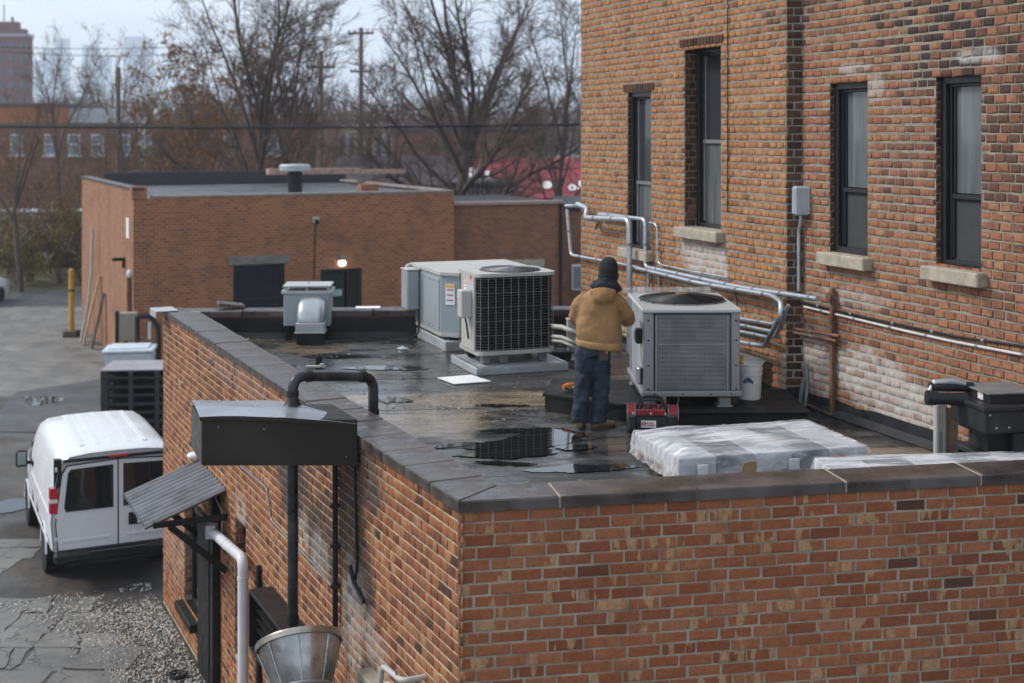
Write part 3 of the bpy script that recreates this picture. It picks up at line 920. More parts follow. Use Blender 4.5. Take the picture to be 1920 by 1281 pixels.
# puddles on the roof
def roof_puddle(px, seed):
    gsheet('puddle', blob(px, ROOF + .012, .018, 6, seed), ROOF + .0125, M_WATER)
def lens(x0, x1, y, h, seed, skew=0.0):
    rn = random.Random(seed)
    n = 7
    up = [(x0 + (x1 - x0) * k / n, y + skew * (k / n - .5) - h * math.sin(math.pi * k / n) ** .8 * rn.uniform(.55, 1.15)) for k in range(n + 1)]
    dn = [(x0 + (x1 - x0) * k / n, y + skew * (k / n - .5) + h * math.sin(math.pi * k / n) ** .8 * rn.uniform(.55, 1.15)) for k in range(n - 1, 0, -1)]
    return up + dn
PZ = [0]
def pud(*a, **k):
    PZ[0] += 1
    z = ROOF + .0125 + .0005 * PZ[0]
    gsheet('puddle', blob(lens(*a, **k), z, .012, 6, a[4]), z, M_WATER)
pud(868, 1094, 832, 15, 3, skew=-14)
pud(846, 1046, 850, 12, 4, skew=-6)
pud(950, 1110, 817, 11, 5, skew=-8)
pud(900, 1060, 806, 5, 6, skew=-4)
pud(806, 905, 834, 5, 7, skew=-8)
pud(1040, 1120, 838, 7, 18)
pud(980, 1200, 878, 9, 8, skew=-8)
pud(880, 1010, 868, 4, 9, skew=6)
pud(690, 775, 748, 7, 10, skew=8)
pud(640, 812, 690, 5, 11)
pud(770, 880, 872, 4, 12, skew=8)
pud(560, 700, 668, 3, 13)
pud(880, 1000, 760, 2.5, 14)
# ---------------------------------------------------------------- roof equipment
M_CASE = pm('unit_paint_light', (.43, .445, .445), .42, metal=.15, var=.1, scale=2.5, dirt=(.30, .29, .27), dirt_amt=.45, rv=.08)
M_CASE_D = pm('unit_paint_worn', (.235, .238, .24), .45, metal=.15, var=.14, scale=3, dirt=(.19, .185, .18), dirt_amt=.5, rv=.1)
M_CASE_G = pm('unit_paint_grey', (.30, .34, .36), .42, metal=.1, var=.1, scale=2, dirt=(.18, .185, .18), dirt_amt=.4, rv=.08)
M_CASE_W = pm('unit_paint_white', (.42, .415, .395), .45, var=.08, scale=3, dirt=(.38, .36, .32), dirt_amt=.5)
M_FIN = pm('coil_fins', (.25, .245, .25), .5, metal=.4, var=.25, scale=3)
M_DARK = pm('coil_dark', (.012, .012, .013), .6, var=.3, spec=.2)
M_WIRE = pm('guard_wire', (.27, .27, .26), .45, metal=.3, var=.1)
M_PLAST_B = pm('black_plastic', (.012, .012, .012), .5, var=.2, spec=.3)
M_BRASS = flat('brown_hub', (.22, .13, .06), .5)
M_STK_Y = flat('sticker_yellow', (.62, .42, .06), .5)
M_STK_R = flat('sticker_red', (.42, .06, .07), .5)
M_STK_G = flat('sticker_grey', (.35, .35, .37), .6)
M_CURB = pm('curb_rubber', (.013, .013, .0135), .6, var=.4, scale=4, bump=.35, bscale=20, dirt=(.05, .047, .044), dirt_amt=.35, rv=.18, spec=.22)
M_RUST = pm('rusted_steel', (.15, .075, .045), .8, var=.45, scale=7, bump=.4, dirt=(.06, .04, .035))
M_ROOFDARK = M_MEMB

def sticker(parent, origin, right, up, w_, h_, rows=3, seed=1):
    """small notice stuck to a face: white plate, yellow band and unreadable print"""
    rn = random.Random(seed)
    o, r, u = Vector(origin), Vector(right).normalized(), Vector(up).normalized()
    n = r.cross(u)
    M = Matrix(((r.x, u.x, n.x, o.x), (r.y, u.y, n.y, o.y), (r.z, u.z, n.z, o.z), (0, 0, 0, 1)))
    mb = MB(); mb.box((0, 0, 0), (w_, h_, .004), 0, M); pl = mb.build('sticker', M_PAPER, parent)
    mb = MB(); mb.box((0, h_ * .40, .0025), (w_ * .92, h_ * .14, .004), 0, M); mb.build('heading', M_STK_Y, pl)
    mb = MB()
    for k in range(rows):
        y = h_ * (.22 - .5 * k / max(1, rows - 1))
        x = -w_ * .36
        while x < w_ * .3:
            l = w_ * rn.uniform(.06, .2)
            mb.box((x + l / 2, y, .0025), (l, h_ * .07, .0036), 0, M); x += l + w_ * .04
    mb.build('print', M_STK_R if seed % 2 else M_STK_G, pl)

# --- the two black curbs
ct = ROOF + .20
k1 = MB(); k1.prism([(.37, 14.98), (1.18, 14.46), (1.60, 14.30), (1.62, 15.75), (.52, 16.0)], ROOF + .004, ct - .03)
kr = thing('rubber_curb', 'black rubber covered roof curb behind the man with a drill on it', 'roof curb', (0, 0, 0))
k1.build('curb_side', M_CURB, kr)
k1 = MB(); k1.prism([(.345, 14.99), (1.17, 14.43), (1.625, 14.27), (1.64, 15.78), (.50, 16.03)], ct - .028, ct); k1.build('curb_top', M_CURB, kr)
k2 = thing('rubber_curb', 'long black rubber covered roof curb carrying the white bucket', 'roof curb', (2.44, 14.65, ROOF), 0)
mb = MB(); mb.box((0, 0, .087), (1.36, 1.16, .166), .012); mb.build('curb_side', M_CURB, k2)
mb = MB(); mb.box((0, 0, .186), (1.42, 1.22, .03), .008); mb.build('curb_top', M_CURB, k2)

# --- big condenser the man works on
uw, ud, ub, ut = 1.03, 1.42, .12, 1.01
u = thing('condensing_unit', 'large grey condensing unit with black fan on top beside the working man', 'condenser', (1.905, 14.93, ct + .002), math.radians(1.0))
def rbox(c, d, ch=.008): return MB().box(c, d, ch)
for x, y in ((-.44, -.62), (.36, -.62), (-.44, .6), (.36, .6)):
    mb = rbox((x, y, .055), (.13, .14, .11), .01); mb.box((x, y, .012), (.17, .17, .02), .004); mb.build('foot', M_GRYSTEEL, u)
rbox((0, 0, ub + .03), (uw + .05, ud + .05, .06), .01).build('base_pan', M_CASE_D, u)
# core, posts
rbox((.02, .03, (ub + ut) / 2 + .02), (uw - .14, ud - .12, ut - ub - .06), .0).build('coil_core', M_DARK, u)
for nm, x, y, sx, sy in (('corner_post', -uw / 2 + .055, -ud / 2 + .035, .11, .07), ('corner_post', uw / 2 - .045, -ud / 2 + .035, .09, .07), ('corner_post', -uw / 2 + .035, ud / 2 - .05, .07, .1), ('corner_post', uw / 2 - .035, ud / 2 - .05, .07, .1)):
    rbox((x, y, (ub + .06 + ut) / 2), (sx, sy, ut - ub - .062), .008).build(nm, M_CASE_D, u)
# coil face: fins
fx0, fx1 = -uw / 2 + .125, uw / 2 - .10
mb = MB()
N = 58
for k in range(N):
    z = ub + .075 + (ut - ub - .10) * k / (N - 1)
    mb.box(((fx0 + fx1) / 2, -ud / 2 + .035, z), (fx1 - fx0, .03, .0085), 0)
for k in range(8):
    x = fx0 + (fx1 - fx0) * (k + .5) / 8
    mb.box((x, -ud / 2 + .022, (ub + ut) / 2 + .02), (.003, .004, ut - ub - .1), 0)
mb.box(((fx0 + fx1) / 2, -ud / 2 + .017, ub + .62 * (ut - ub)), (fx1 - fx0, .006, .008), 0)
mb.build('coil_fins', M_FIN, u, kind='stuff')
mb = MB()
for xx in (fx0 + .01, fx1 - .03): MB().box((xx, -ud / 2 + .012, (ub + ut) / 2 + .02), (.018, .016, ut - ub - .08), .003).build('coil_trim', M_WIRE, u)
if 0: mb.box((fx0 + .01, -ud / 2 + .012, (ub + ut) / 2 + .02), (.018, .016, ut - ub - .08), .003)
# side panel towards the man
rbox((-uw / 2 + .012, -ud / 2 + .32, (ub + .06 + ut) / 2), (.02, .46, ut - ub - .07), .004).build('side_panel', M_CASE, u)
rbox((-uw / 2 + .02, .20, (ub + .06 + ut) / 2), (.02, .76, ut - ub - .07), .004).build('service_panel', M_CASE_G, u)
sw = rbox((-uw / 2 - .03, -ud / 2 + .20, .74), (.07, .13, .16), .012).build('switch_box', M_PLAST_B, u)
mb = rbox((-uw / 2 - .072, -ud / 2 + .20, .75), (.02, .05, .10), .004); mb.build('lever', M_GRYSTEEL, sw)
mb = rbox((-uw / 2 - .03, -ud / 2 + .19, .32), (.06, .17, .19), .02); mb.build('handle_cover', M_GALV, u)
mb = rbox((-uw / 2 - .008, -ud / 2 + .095, .32), (.03, .03, .18), .006); mb.build('cover_hinge', M_PLAST_B, u)
mb = MB()
for z in (.2, .45, .72, .93):
    for x in (-uw / 2 + .05, uw / 2 - .04):
        mb.lathe([(0, .006), (.009, .005), (.011, 0)], 8, Matrix.Translation((x, -ud / 2 - .001, z)) @ Matrix.Rotation(math.pi / 2, 4, 'X'))
for x in (-.4, -.1, .2, .42):
    mb.lathe([(0, .006), (.008, .005), (.010, 0)], 8, Matrix.Translation((x, -ud / 2 - .026, ub + .03)) @ Matrix.Rotation(math.pi / 2, 4, 'X'))
mb.build('screws', M_PLAST_B, u, kind='stuff')
# top lid with fan opening
tz = ut
tp = rbox((0, 0, tz + .022), (uw + .04, ud + .04, .045), .012).build('lid', M_CASE, u)
fan = MB()
fy = .03
fan.lathe([(.455, .046), (.455, .062), (.43, .064), (.425, .046)], 40, Matrix.Translation((0.0, fy, tz)))
fan = fan.build('fan_shroud', M_CASE, u, smooth=30)
mb = MB(); mb.lathe([(0, .0475), (.425, .0475)], 40, Matrix.Translation((0, fy, tz))); mb.build('fan_opening', M_DARK, u)
mb = MB()
for k in range(15):
    R_ = .465 - k * .028
    mb.ring((0, fy, tz + .066 + .045 * (1 - (R_ / .47) ** 2)), R_, .0095, 36, 5)
for k in range(12):
    a = 2 * math.pi * k / 12 + .2
    pts = [(math.cos(a) * q, fy + math.sin(a) * q, tz + .068 + .045 * (1 - (q / .47) ** 2)) for q in (.05, .16, .27, .38, .475)]
    pts.append((math.cos(a) * .49, fy + math.sin(a) * .49, tz + .05))
    mb.tube(pts, .006, 6)
mb.build('fan_guard', M_PLAST_B, u, smooth=True)
mb = MB()
for k in range(5):
    a0 = 2 * math.pi * k / 5
    g4 = []
    for q in (.08, .2, .32, .41):
        wv = .28 + .5 * q
        for e in (-1, 1):
            a = a0 + e * wv * .5 + q * .8
            g4.append((math.cos(a) * q, fy + math.sin(a) * q, tz + .052 + e * .012))
    mb.add(g4, [(0, 2, 3, 1), (2, 4, 5, 3), (4, 6, 7, 5)])
mb.build('fan_blades', M_PLAST_B, u)
mb = MB(); mb.lathe([(0, .132), (.07, .128), (.075, .10), (.06, .095)], 18, Matrix.Translation((0, fy, tz))); mb.box((.03, fy, tz + .134), (.14, .05, .012), .004); mb.build('fan_hub', M_BRASS, u)
# clear film lying over the rear of the lid
s = NT('clear_film')
tr = s.n('ShaderNodeBsdfTransparent'); gl = s.n('ShaderNodeBsdfPrincipled'); mxs = s.n('ShaderNodeMixShader')
gl.inputs['Base Color'].default_value = (.75, .77, .8, 1); gl.inputs['Roughness'].default_value = .12
fo = s.noise(s.obj((9, 1.3, 3)), 2.2, 5, .7)
s.l(s.ramp(fo, (.40, .10), (.7, .55)), mxs.inputs[0]); s.l(tr.outputs[0], mxs.inputs[1]); s.l(gl.outputs[0], mxs.inputs[2]); s.l(mxs.outputs[0], s.out.inputs[0])
s.l(s.bump(fo, .6, .02), gl.inputs['Normal'])
M_FILM = s.m
mb = MB()
nx, ny = 26, 8
pts = []
for j in range(ny + 1):
    for i in range(nx + 1):
        x = -.60 + 1.02 * i / nx; v = j / ny
        y = .74 - .26 * v if v < .6 else .74 - .26 * .6 - .05 * (v - .6)
        z = tz + .05 + (.07 * math.sin(v * math.pi)) + .006 * math.sin(i * .7 + j) + RNG.uniform(0, .010)
        pts.append((x, y + .012 * math.sin(i * .5), max(tz + .05, z)))
mb.add(pts, [(j * (nx + 1) + i, j * (nx + 1) + i + 1, (j + 1) * (nx + 1) + i + 1, (j + 1) * (nx + 1) + i) for j in range(ny) for i in range(nx)])
o = mb.build('plastic_film', M_FILM, smooth=True); o.location = u.location; o.rotation_euler = u.rotation_euler
tag(o, 'crumpled clear plastic film lying over the rear edge of the big condenser lid', 'plastic film')

# --- wire guarded condenser on its pad
def frame_from(px0, py0, px1, py1, z):
    a, b = ground(px0, py0, z), ground(px1, py1, z)
    return a, math.atan2(b.y - a.y, b.x - a.x), (b - a).length
pa, prz, pl_ = frame_from(893, 707, 1066, 691, ROOF)
prz = math.radians(20)
c2 = thing('condensing_unit', 'beige square condensing unit with a black wire guard standing on a low grey pad', 'condenser', (pa.x, pa.y, ROOF + .012), prz)
PW, PD = 1.28, 1.1
pad = thing('unit_pad', 'low grey steel pad under the wire guarded condenser', 'unit pad', (pa.x, pa.y, ROOF + .004), prz)
rbox((PW / 2, PD / 2, .055), (PW, PD, .10), .008).build('pad_slab', M_GALV2, pad)
mb = MB()
for x in (.03, PW - .03): mb.box((x, PD / 2, .108), (.05, PD - .02, .012), .003)
mb.box((PW / 2, .03, .107), (PW - .12, .05, .012), .003)
mb.build('pad_edge', M_GALV, pad)
W2_, D2_, H2_ = 1.10, .86, 1.06
x0, y0, zb = .06, .13, .23
for x, y in ((x0 + .15, y0 + .14), (x0 + W2_ - .15, y0 + .14), (x0 + .15, y0 + D2_ - .14), (x0 + W2_ - .15, y0 + D2_ - .14), (x0 + W2_ * .36, y0 + .12)):
    rbox((x, y, .17), (.10, .12, .12), .008).build('foot', M_BLKSTEEL if y > .4 else M_GRYSTEEL, c2)
def rrect(x0, y0, w_, d_, r, n=6):
    out = []
    for cx, cy, a0 in ((x0 + r, y0 + r, math.pi), (x0 + w_ - r, y0 + r, 1.5 * math.pi), (x0 + w_ - r, y0 + d_ - r, 0), (x0 + r, y0 + d_ - r, .5 * math.pi)):
        for k in range(n + 1):
            a = a0 + .5 * math.pi * k / n
            out.append((cx + r * math.cos(a), cy + r * math.sin(a)))
    return out
ol = rrect(x0, y0, W2_, D2_, .11)
mb = MB(); mb.prism(ol, zb, zb + .05); mb.build('base_pan', M_CASE_W, c2)
mb = MB(); mb.prism(rrect(x0 - .012, y0 - .012, W2_ + .024, D2_ + .024, .12), zb + H2_ - .045, zb + H2_); mb.build('lid', M_CASE_W, c2)
mb = MB(); mb.prism(rrect(x0 + .05, y0 + .05, W2_ - .1, D2_ - .1, .1), zb + .04, zb + H2_ - .04); mb.build('coil_core', M_DARK, c2)
mb = MB()
for k in range(30):
    z = zb + .08 + (H2_ - .15) * k / 29
    pts = rrect(x0 + .02, y0 + .02, W2_ - .04, D2_ - .04, .10)
    n = len(pts)
    vs = [(p[0], p[1], z) for p in pts] + [(p[0] + (x0 + W2_ / 2 - p[0]) * .03, p[1] + (y0 + D2_ / 2 - p[1]) * .05, z + .017) for p in pts]
    mb.add(vs, [(i, (i + 1) % n, n + (i + 1) % n, n + i) for i in range(n)])
mb.build('louvres', M_FIN if False else M_PLAST_B, c2, kind='stuff')
guard = MB()
pts = rrect(x0 + .002, y0 + .002, W2_ - .004, D2_ - .004, .11, 5)
front = pts                       # wires run round the whole case
for k in range(26):
    z = zb + .07 + (H2_ - .14) * k / 25
    for i in range(len(front)):
        a, b = front[i], front[(i + 1) % len(front)]
        guard.tube([(a[0], a[1], z), (b[0], b[1], z)], .0011 if k % 5 else .0026, 4, False)
def along(poly, step):
    out = []; n = len(poly); acc = 0
    for i in range(n):
        a, b = Vector(poly[i]), Vector(poly[(i + 1) % n]); l = (b - a).length
        while acc < l:
            out.append(a + (b - a) * (acc / l)); acc += step
        acc -= l
    return out
for q in along(front, .105): guard.tube([(q.x, q.y, zb + .05), (q.x, q.y, zb + H2_ - .045)], .0036, 4, False)
guard.build('wire_guard', M_WIRE, c2, kind='stuff')
# white service corner at the left with disconnect box
rbox((x0 - .004, y0 + D2_ * .42, zb + H2_ / 2), (.03, D2_ * .62, H2_ - .1), .004).build('service_panel', M_CASE_W, c2)
db = rbox((x0 - .09, y0 + .26, zb + H2_ * .62), (.15, .18, .36), .012).build('disconnect_box', M_CASE_W, c2)
mb = MB(); mb.tube([(x0 - .09, y0 + .24, zb + H2_ * .45), (x0 - .085, y0 + .20, zb + .40), (x0 - .05, y0 + .22, zb + .20)], .013, 8); mb.build('whip_conduit', M_PLAST_B, db)
mb = MB(); mb.lathe([(0, .034), (.12, .033), (.30, .026), (.40, .012), (.42, 0)], 28, Matrix.Translation((x0 + W2_ * .55, y0 + D2_ * .5, zb + H2_ - .002))); mb.build('fan_dome', M_PLAST_B, c2, smooth=True)
mb = MB()
for k in range(8): mb.ring((x0 + W2_ * .55, y0 + D2_ * .5, zb + H2_ + .038 - .03 * (k / 8) ** 2), .06 + k * .048, .006, 28, 4)
mb.build('fan_guard', M_GRYSTEEL, c2)
sticker(c2, (x0 - .021, y0 + .44, zb + .86), (0, -1, 0), (0, 0, 1), .10, .16, 3, 3)
sticker(db, (x0 - .167, y0 + .29, zb + .78), (0, -1, 0), (0, 0, 1), .05, .08, 2, 5)
mb = MB(); mb.lathe([(0, .004), (.03, .003), (.03, 0)], 14, Matrix.Translation((x0 - .02, y0 + .22, zb + 1.0)) @ Matrix.Rotation(-math.pi / 2, 4, 'Y')); mb.build('badge', M_STK_R, c2)

# --- packaged unit behind it
pk, krz, _ = frame_from(835, 661, 780, 630, ROOF)
krz = math.radians(20)
p3 = thing('packaged_unit', 'blue grey packaged rooftop air conditioner with a low white lid behind the wire guarded condenser', 'rooftop unit', (pk.x, pk.y, ROOF + .012), krz)
KW, KD, KH = 1.50, 1.72, .97
curb3 = thing('unit_curb', 'grey steel rail curb under the blue grey packaged unit', 'unit curb', (pk.x, pk.y, ROOF + .004), krz)
rbox((KW / 2, KD / 2, .075), (KW, KD, .15), .01).build('curb_rail', M_GALV2, curb3)
rbox((KW / 2, KD / 2, .172), (KW - .16, KD - .16, .045), 0).build('base_skid', M_BLKSTEEL, p3)
body = [(.22, 0), (KW, 0), (KW, KD), (.0, KD), (.0, .22)]
mb = MB(); mb.prism(body, .195, KH + .1); mb.build('case', M_CASE_G, p3)
mb = MB(); mb.prism([(.2, -.025), (KW + .025, -.025), (KW + .025, KD + .025), (-.025, KD + .025), (-.025, .2)], KH + .1, KH + .145); mb.build('lid', M_CASE_W, p3)
mb = MB(); mb.tube(fillet([(-.01, KD - .02, KH + .12), (-.10, KD - .02, KH + .10), (-.12, KD - .02, KH - .05)], .09), .03, 10); mb.build('drip_hose', M_CASE_W, p3, smooth=True)
mb = MB(); mb.prism([(.19, -.012), (KW + .012, -.012), (KW + .012, KD + .012), (-.012, KD + .012), (-.012, .19)], .19, .235); mb.build('base_rail', M_CASE, p3)
for nm, c, d in (('access_panel', (-.006, .68, .63), (.014, .82, .76)), ('access_panel', (-.006, 1.38, .63), (.014, .50, .76)), ('access_panel', (.62, -.006, .62), (.74, .014, .74)), ('access_panel', (1.24, -.006, .62), (.44, .014, .74))):
    rbox(c, d, .004).build(nm, M_CASE_G, p3)
db = rbox((-.12, KD - .30, .74), (.20, .34, .60), .02).build('control_box', M_CASE_G, p3)
rbox((-.12, KD - .30, 1.05), (.22, .36, .02), .004).build('box_lid', M_CASE_W, db)
mb = MB(); mb.tube(fillet([(-.05, KD - .34, .55), (-.02, KD - .42, .42), (-.03, KD - .46, .10), (-.20, KD - .5, .0)], .05), .016, 8); mb.build('cable', M_PLAST_B, p3, smooth=True)
q = Vector((1, -1, 0)).normalized()
sticker(p3, (.105, .105, .80), q, (0, 0, 1), .15, .30, 3, 7)
sticker(p3, (.46, -.016, .52), (1, 0, 0), (0, 0, 1), .22, .28, 4, 3)
mb = MB(); mb.lathe([(0, .004), (.04, .003), (.04, 0)], 14, Matrix.Translation((.40, -.014, .78)) @ Matrix.Rotation(math.pi / 2, 4, 'X')); mb.build('badge', M_STK_R, p3)
mb = MB()
for y in (.30, .52, .74, .96, 1.18):
    for z in (.30, .97): mb.box((-.016, y, z), (.01, .012, .012), 0)
mb.build('screws', M_BLKSTEEL, p3, kind='stuff')
mb = MB(); mb.lathe([(0, .03), (.03, .028), (.04, 0)], 10, Matrix.Translation((.75, .5, KH + .144))); mb.box((.9, .9, KH + .15), (.35, .7, .008), .002); mb.build('lid_plate', M_CASE, p3)

# --- duct box with elbow
e0 = ground(524, 640, ROOF)
ev = thing('duct_box', 'grey sheet metal ventilation box with a round backed elbow duct going into the roof', 'ventilator', (e0.x, e0.y, ROOF + .006), math.radians(3))
EW, ED, EZ0, EZ1 = .70, .50, .22, .74
BX = .06
rbox((BX + EW / 2, ED / 2, (EZ0 + EZ1) / 2), (EW, ED, EZ1 - EZ0), .01).build('box', M_CASE_G, ev)
rbox((BX + EW / 2, ED / 2, EZ1 - .01), (EW + .06, ED + .06, .05), .006).build('rim', M_CASE, ev)
mb = MB()
for x in (.03, EW - .03, EW / 2):
    for y in (.04, ED - .04): mb.box((BX + x, y, EZ1 + .04), (.04, .04, .05), 0)
mb.build('spacers', M_CASE, ev)
l = rbox((BX + EW / 2, ED / 2, EZ1 + .08), (EW + .02, ED + .10, .022), .005); l.lathe([(0, .04), (.012, .035), (.014, 0)], 10, Matrix.Translation((BX + EW / 2, ED / 2, EZ1 + .09))); l.build('lid', M_CASE, ev)
for x, y in ((.12, .1), (.12, ED - .06), (.6, ED - .06)):
    mb = MB(); mb.box((x, y, .12), (.07, .07, .24), .004); mb.build('leg', M_BLKSTEEL, ev)
sticker(ev, (BX - .002, ED * .45, .50), (0, -1, 0), (0, 0, 1), .26, .40, 4, 8)
# the elbow: flat sided, round backed
ex0, ex1 = .30, .70
rings = []
exc = (ex0 + ex1) / 2
def exsec(cy_, cz, ang, hw=.20, hd=.17, n=20):
    out = []
    for k in range(n):
        t = 2 * math.pi * k / n
        u_ = hw * math.copysign(abs(math.cos(t)) ** .55, math.cos(t)); v = hd * math.copysign(abs(math.sin(t)) ** .55, math.sin(t))
        out.append((exc + u_, cy_ + v * math.sin(ang) * -1, cz + v * math.cos(ang)))
    return out
rings.append(exsec(.02, .50, 0))
for k in range(11):
    a = math.pi / 2 * k / 10
    rings.append(exsec(-.14 - .17 * math.sin(a), .33 + .17 * math.cos(a), a))
rings.append(exsec(-.31, .26, math.pi / 2))
mb = MB(); mb.loft(rings); mb.build('elbow', M_GALV, ev, smooth=50)
rbox(((ex0 + ex1) / 2, -.31, .255), (ex1 - ex0 + .02, .36, .14), .006).build('duct_collar', M_GALV2, ev)
rbox(((ex0 + ex1) / 2, -.31, .186), (ex1 - ex0 + .05, .39, .014), .004).build('collar_flange', M_GALV, ev)
rbox(((ex0 + ex1) / 2, -.31, .09), (ex1 - ex0 - .01, .34, .18), .006).build('duct_base', M_CURB, ev)

# small roof fittings
p = ground(755, 661, ROOF)
mb = MB(); mb.lathe([(.06, 0), (.06, .03), (.03, .035), (.03, .05), (.085, .052), (0, .085)], 16)
o = mb.build('roof_vent', M_GALV2, smooth=30); o.location = (p.x, p.y, ROOF + .008); tag(o, 'tiny conical metal vent cap on the roof left of the packaged unit', 'vent cap')
p = ground(598, 690, ROOF)
pv = thing('vent_stub', 'short black pipe stub with a pale clamp standing on the roof by the left parapet', 'vent pipe', (p.x, p.y, ROOF + .004))
mb = MB(); mb.lathe([(.05, 0), (.042, .16), (.03, .165), (.03, .0)], 14); mb.build('pipe', M_PLAST_B, pv)
mb = MB(); mb.box((-.03, -.09, .03), (.26, .05, .03), .006); mb.box((.05, -.09, .05), (.05, .06, .04), .006); mb.build('clamp', M_CASE_W, pv)
p0_ = [ground(a, b, ROOF) for a, b in ((820, 711), (884, 706), (921, 718), (852, 723))]
mb = MB(); mb.prism([(q.x, q.y) for q in p0_], ROOF + .013, ROOF + .022); tag(mb.build('roof_panel', M_PAPER), 'flat white square panel lying on the roof in front of the grey pad', 'panel')

# --- white bucket, its flower coloured rag, leaning panel
M_PAIL = pm('white_pail', (.62, .62, .60), .45, var=.06, dirt=(.42, .41, .38), dirt_amt=.35)
bp = ground(1409, 753, ct)
bk = thing('bucket', 'white plastic bucket with ribbed rim on the black curb', 'bucket', (bp.x, bp.y + .14, ct + .006))
mb = MB(); mb.lathe([(0, 0), (.120, 0), (.124, .006), (.138, .27), (.146, .272), (.146, .30), (.140, .302), (.140, .315), (.148, .317), (.148, .345), (.142, .347), (.143, .375), (.150, .378), (.150, .39), (.140, .39), (.120, .02), (0, .02)], 32)
mb.build('pail', M_PAIL, bk, smooth=30)
mb = MB(); mb.lathe([(0, .36), (.135, .36)], 24); mb.build('lid_water', M_PAPER, bk)
mb = MB()
for k in range(9):
    a = -2.2 + .09 * k
    mb.box((.130 * math.cos(a), .130 * math.sin(a), .20 + .03 * math.sin(math.pi * k / 8)), (.016, .016, .035 + .02 * math.sin(math.pi * k / 8)), .003)
mb.build('blue_mark', flat('mark_blue', (.05, .07, .16), .5), bk)
mb = MB()
for k in range(26):
    mb.ell((RNG.uniform(-.05, .03), RNG.uniform(-.04, .04), RNG.uniform(0, .09)), (.014, .014, .02), 7, 5)
o = mb.build('yellow_rag', pm('rag_yellow', (.60, .38, .05), .8, var=.5, scale=20, dirt=(.12, .12, .03)), smooth=True); o.location = (bp.x - .10, bp.y + .12, ct + .39); tag(o, 'bunched yellow rag on the rim of the white bucket', 'rag')
q0, q1 = on_wall(1378, T1, TD), on_wall(1447, T1, TD)
a, b = T1 + TD * q0, T1 + TD * q1
lp = MB()
n = TN_
zt0, zt1 = wall_pt(1385, 655, T1, TD).z, wall_pt(1450, 676, T1, TD).z
for dz in (0,):
    A = [(a.x + n.x * .30, a.y + n.y * .30, ct + .01), (b.x + n.x * .26 - TD.x * .12, b.y + n.y * .26 - TD.y * .12, ct + .01), (b.x + n.x * .05, b.y + n.y * .05, zt1), (a.x + n.x * .06, a.y + n.y * .06, zt0)]
    B = [(p[0] + n.x * .02, p[1] + n.y * .02, p[2]) for p in A]
    lp.add(A + B, [(0, 1, 2, 3), (7, 6, 5, 4), (0, 4, 5, 1), (1, 5, 6, 2), (2, 6, 7, 3), (3, 7, 4, 0)])
tag(lp.build('rubber_sheet', pm('dull_rubber', (.045, .046, .05), .6, var=.3, scale=3, bump=.3, dirt=(.12, .12, .12))), 'dark grey sheet leaning on the brick wall behind the white bucket', 'sheet')

# --- tool bag
M_BAGB = pm('bag_black', (.018, .018, .021), .75, var=.3, bump=.4, bscale=120)
M_BAGR = pm('bag_red', (.21, .012, .02), .7, var=.3, bump=.3, bscale=120)
bg_p = ground(1226, 816, ROOF)
bag = thing('tool_bag', 'black and red open tool bag with a white label on the roof at the man', 'tool bag', (bg_p.x, bg_p.y + .14, ROOF + .012), math.radians(-4))
def section(x, hw, zt, n=12):
    out = []
    for k in range(n):
        a = 2 * math.pi * k / n
        c_, s_ = math.cos(a), math.sin(a)
        y = hw * (abs(c_) ** .45) * (1 if c_ > 0 else -1)
        z = zt / 2 + zt / 2 * (abs(s_) ** .45) * (1 if s_ > 0 else -1)
        out.append((x, y, z))
    return out
mb = MB(); mb.loft([section(x, w_, h_) for x, w_, h_ in ((-.265, .10, .19), (-.25, .135, .215), (-.15, .15, .205), (0, .152, .20), (.15, .15, .205), (.25, .135, .215), (.265, .10, .19))]); mb.build('bag_base', M_BAGB, bag, smooth=50)
mb = MB()
def hoop(x0, x1, w0, zt, col):
    m_ = MB()
    rings = []
    for x, sc in ((x0, .9), (x0 + .015, 1), (x1 - .015, 1), (x1, .9)):
        out = []
        for k in range(13):
            a = math.pi * k / 12
            out.append((x, w0 * sc * math.cos(a), .15 + (zt - .15) * sc * math.sin(a) ** .7))
        out += [(x, -.8 * w0, .10), (x, .8 * w0, .10)]
        rings.append(out)
    m_.loft(rings); return m_.build('bag_end', col, bag, smooth=40)
hoop(-.262, -.185, .148, .285, M_BAGR); hoop(.165, .262, .15, .275, M_BAGR)
for x in (-.215, .205): rbox((x, -.152, .115), (.09, .05, .17), .02).build('end_pocket', M_BAGB, bag)
mb = rbox((-.015, -.148, .222), (.30, .03, .07), .012); mb.box((-.015, .148, .22), (.30, .02, .07), .008); mb.build('bag_rim', M_BAGR, bag)
mb = rbox((-.02, 0, .20), (.32, .24, .02), .0); mb.build('bag_inside', M_PLAST_B, bag)
for y in (-.08, .09):
    mb = MB(); mb.tube(fillet([(-.16, y, .20), (-.10, y, .345), (.10, y, .345), (.14, y, .20)], .06), .014, 8); mb.build('handle', M_BAGB, bag, smooth=True)
mb = MB()
for x in (-.262, -.183, .163, .262):
    pts = [(x, .152 * math.cos(math.pi * k / 12), .15 + .13 * math.sin(math.pi * k / 12) ** .7) for k in range(13)]
    mb.tube(pts, .006, 6)
mb.build('piping', M_GRYSTEEL, bag, smooth=True)
lb = rbox((-.045, -.160, .105), (.155, .006, .072), .001).build('label', M_PAPER, bag)
mb = MB(); mb.ring((0, 0, 0), .02, .006, 16, 4, Matrix.Translation((-.095, -.165, .108)) @ Matrix.Rotation(math.pi / 2, 4, 'X')); mb.box((-.095, -.165, .108), (.03, .004, .006), 0)
for k, l in enumerate((.018, .014, .018, .012)): mb.box((-.06 + k * .02, -.165, .118), (l * .8, .003, .016), 0)
mb.box((-.022, -.165, .094), (.075, .003, .012), 0)
mb.build('print', M_STK_R, lb)
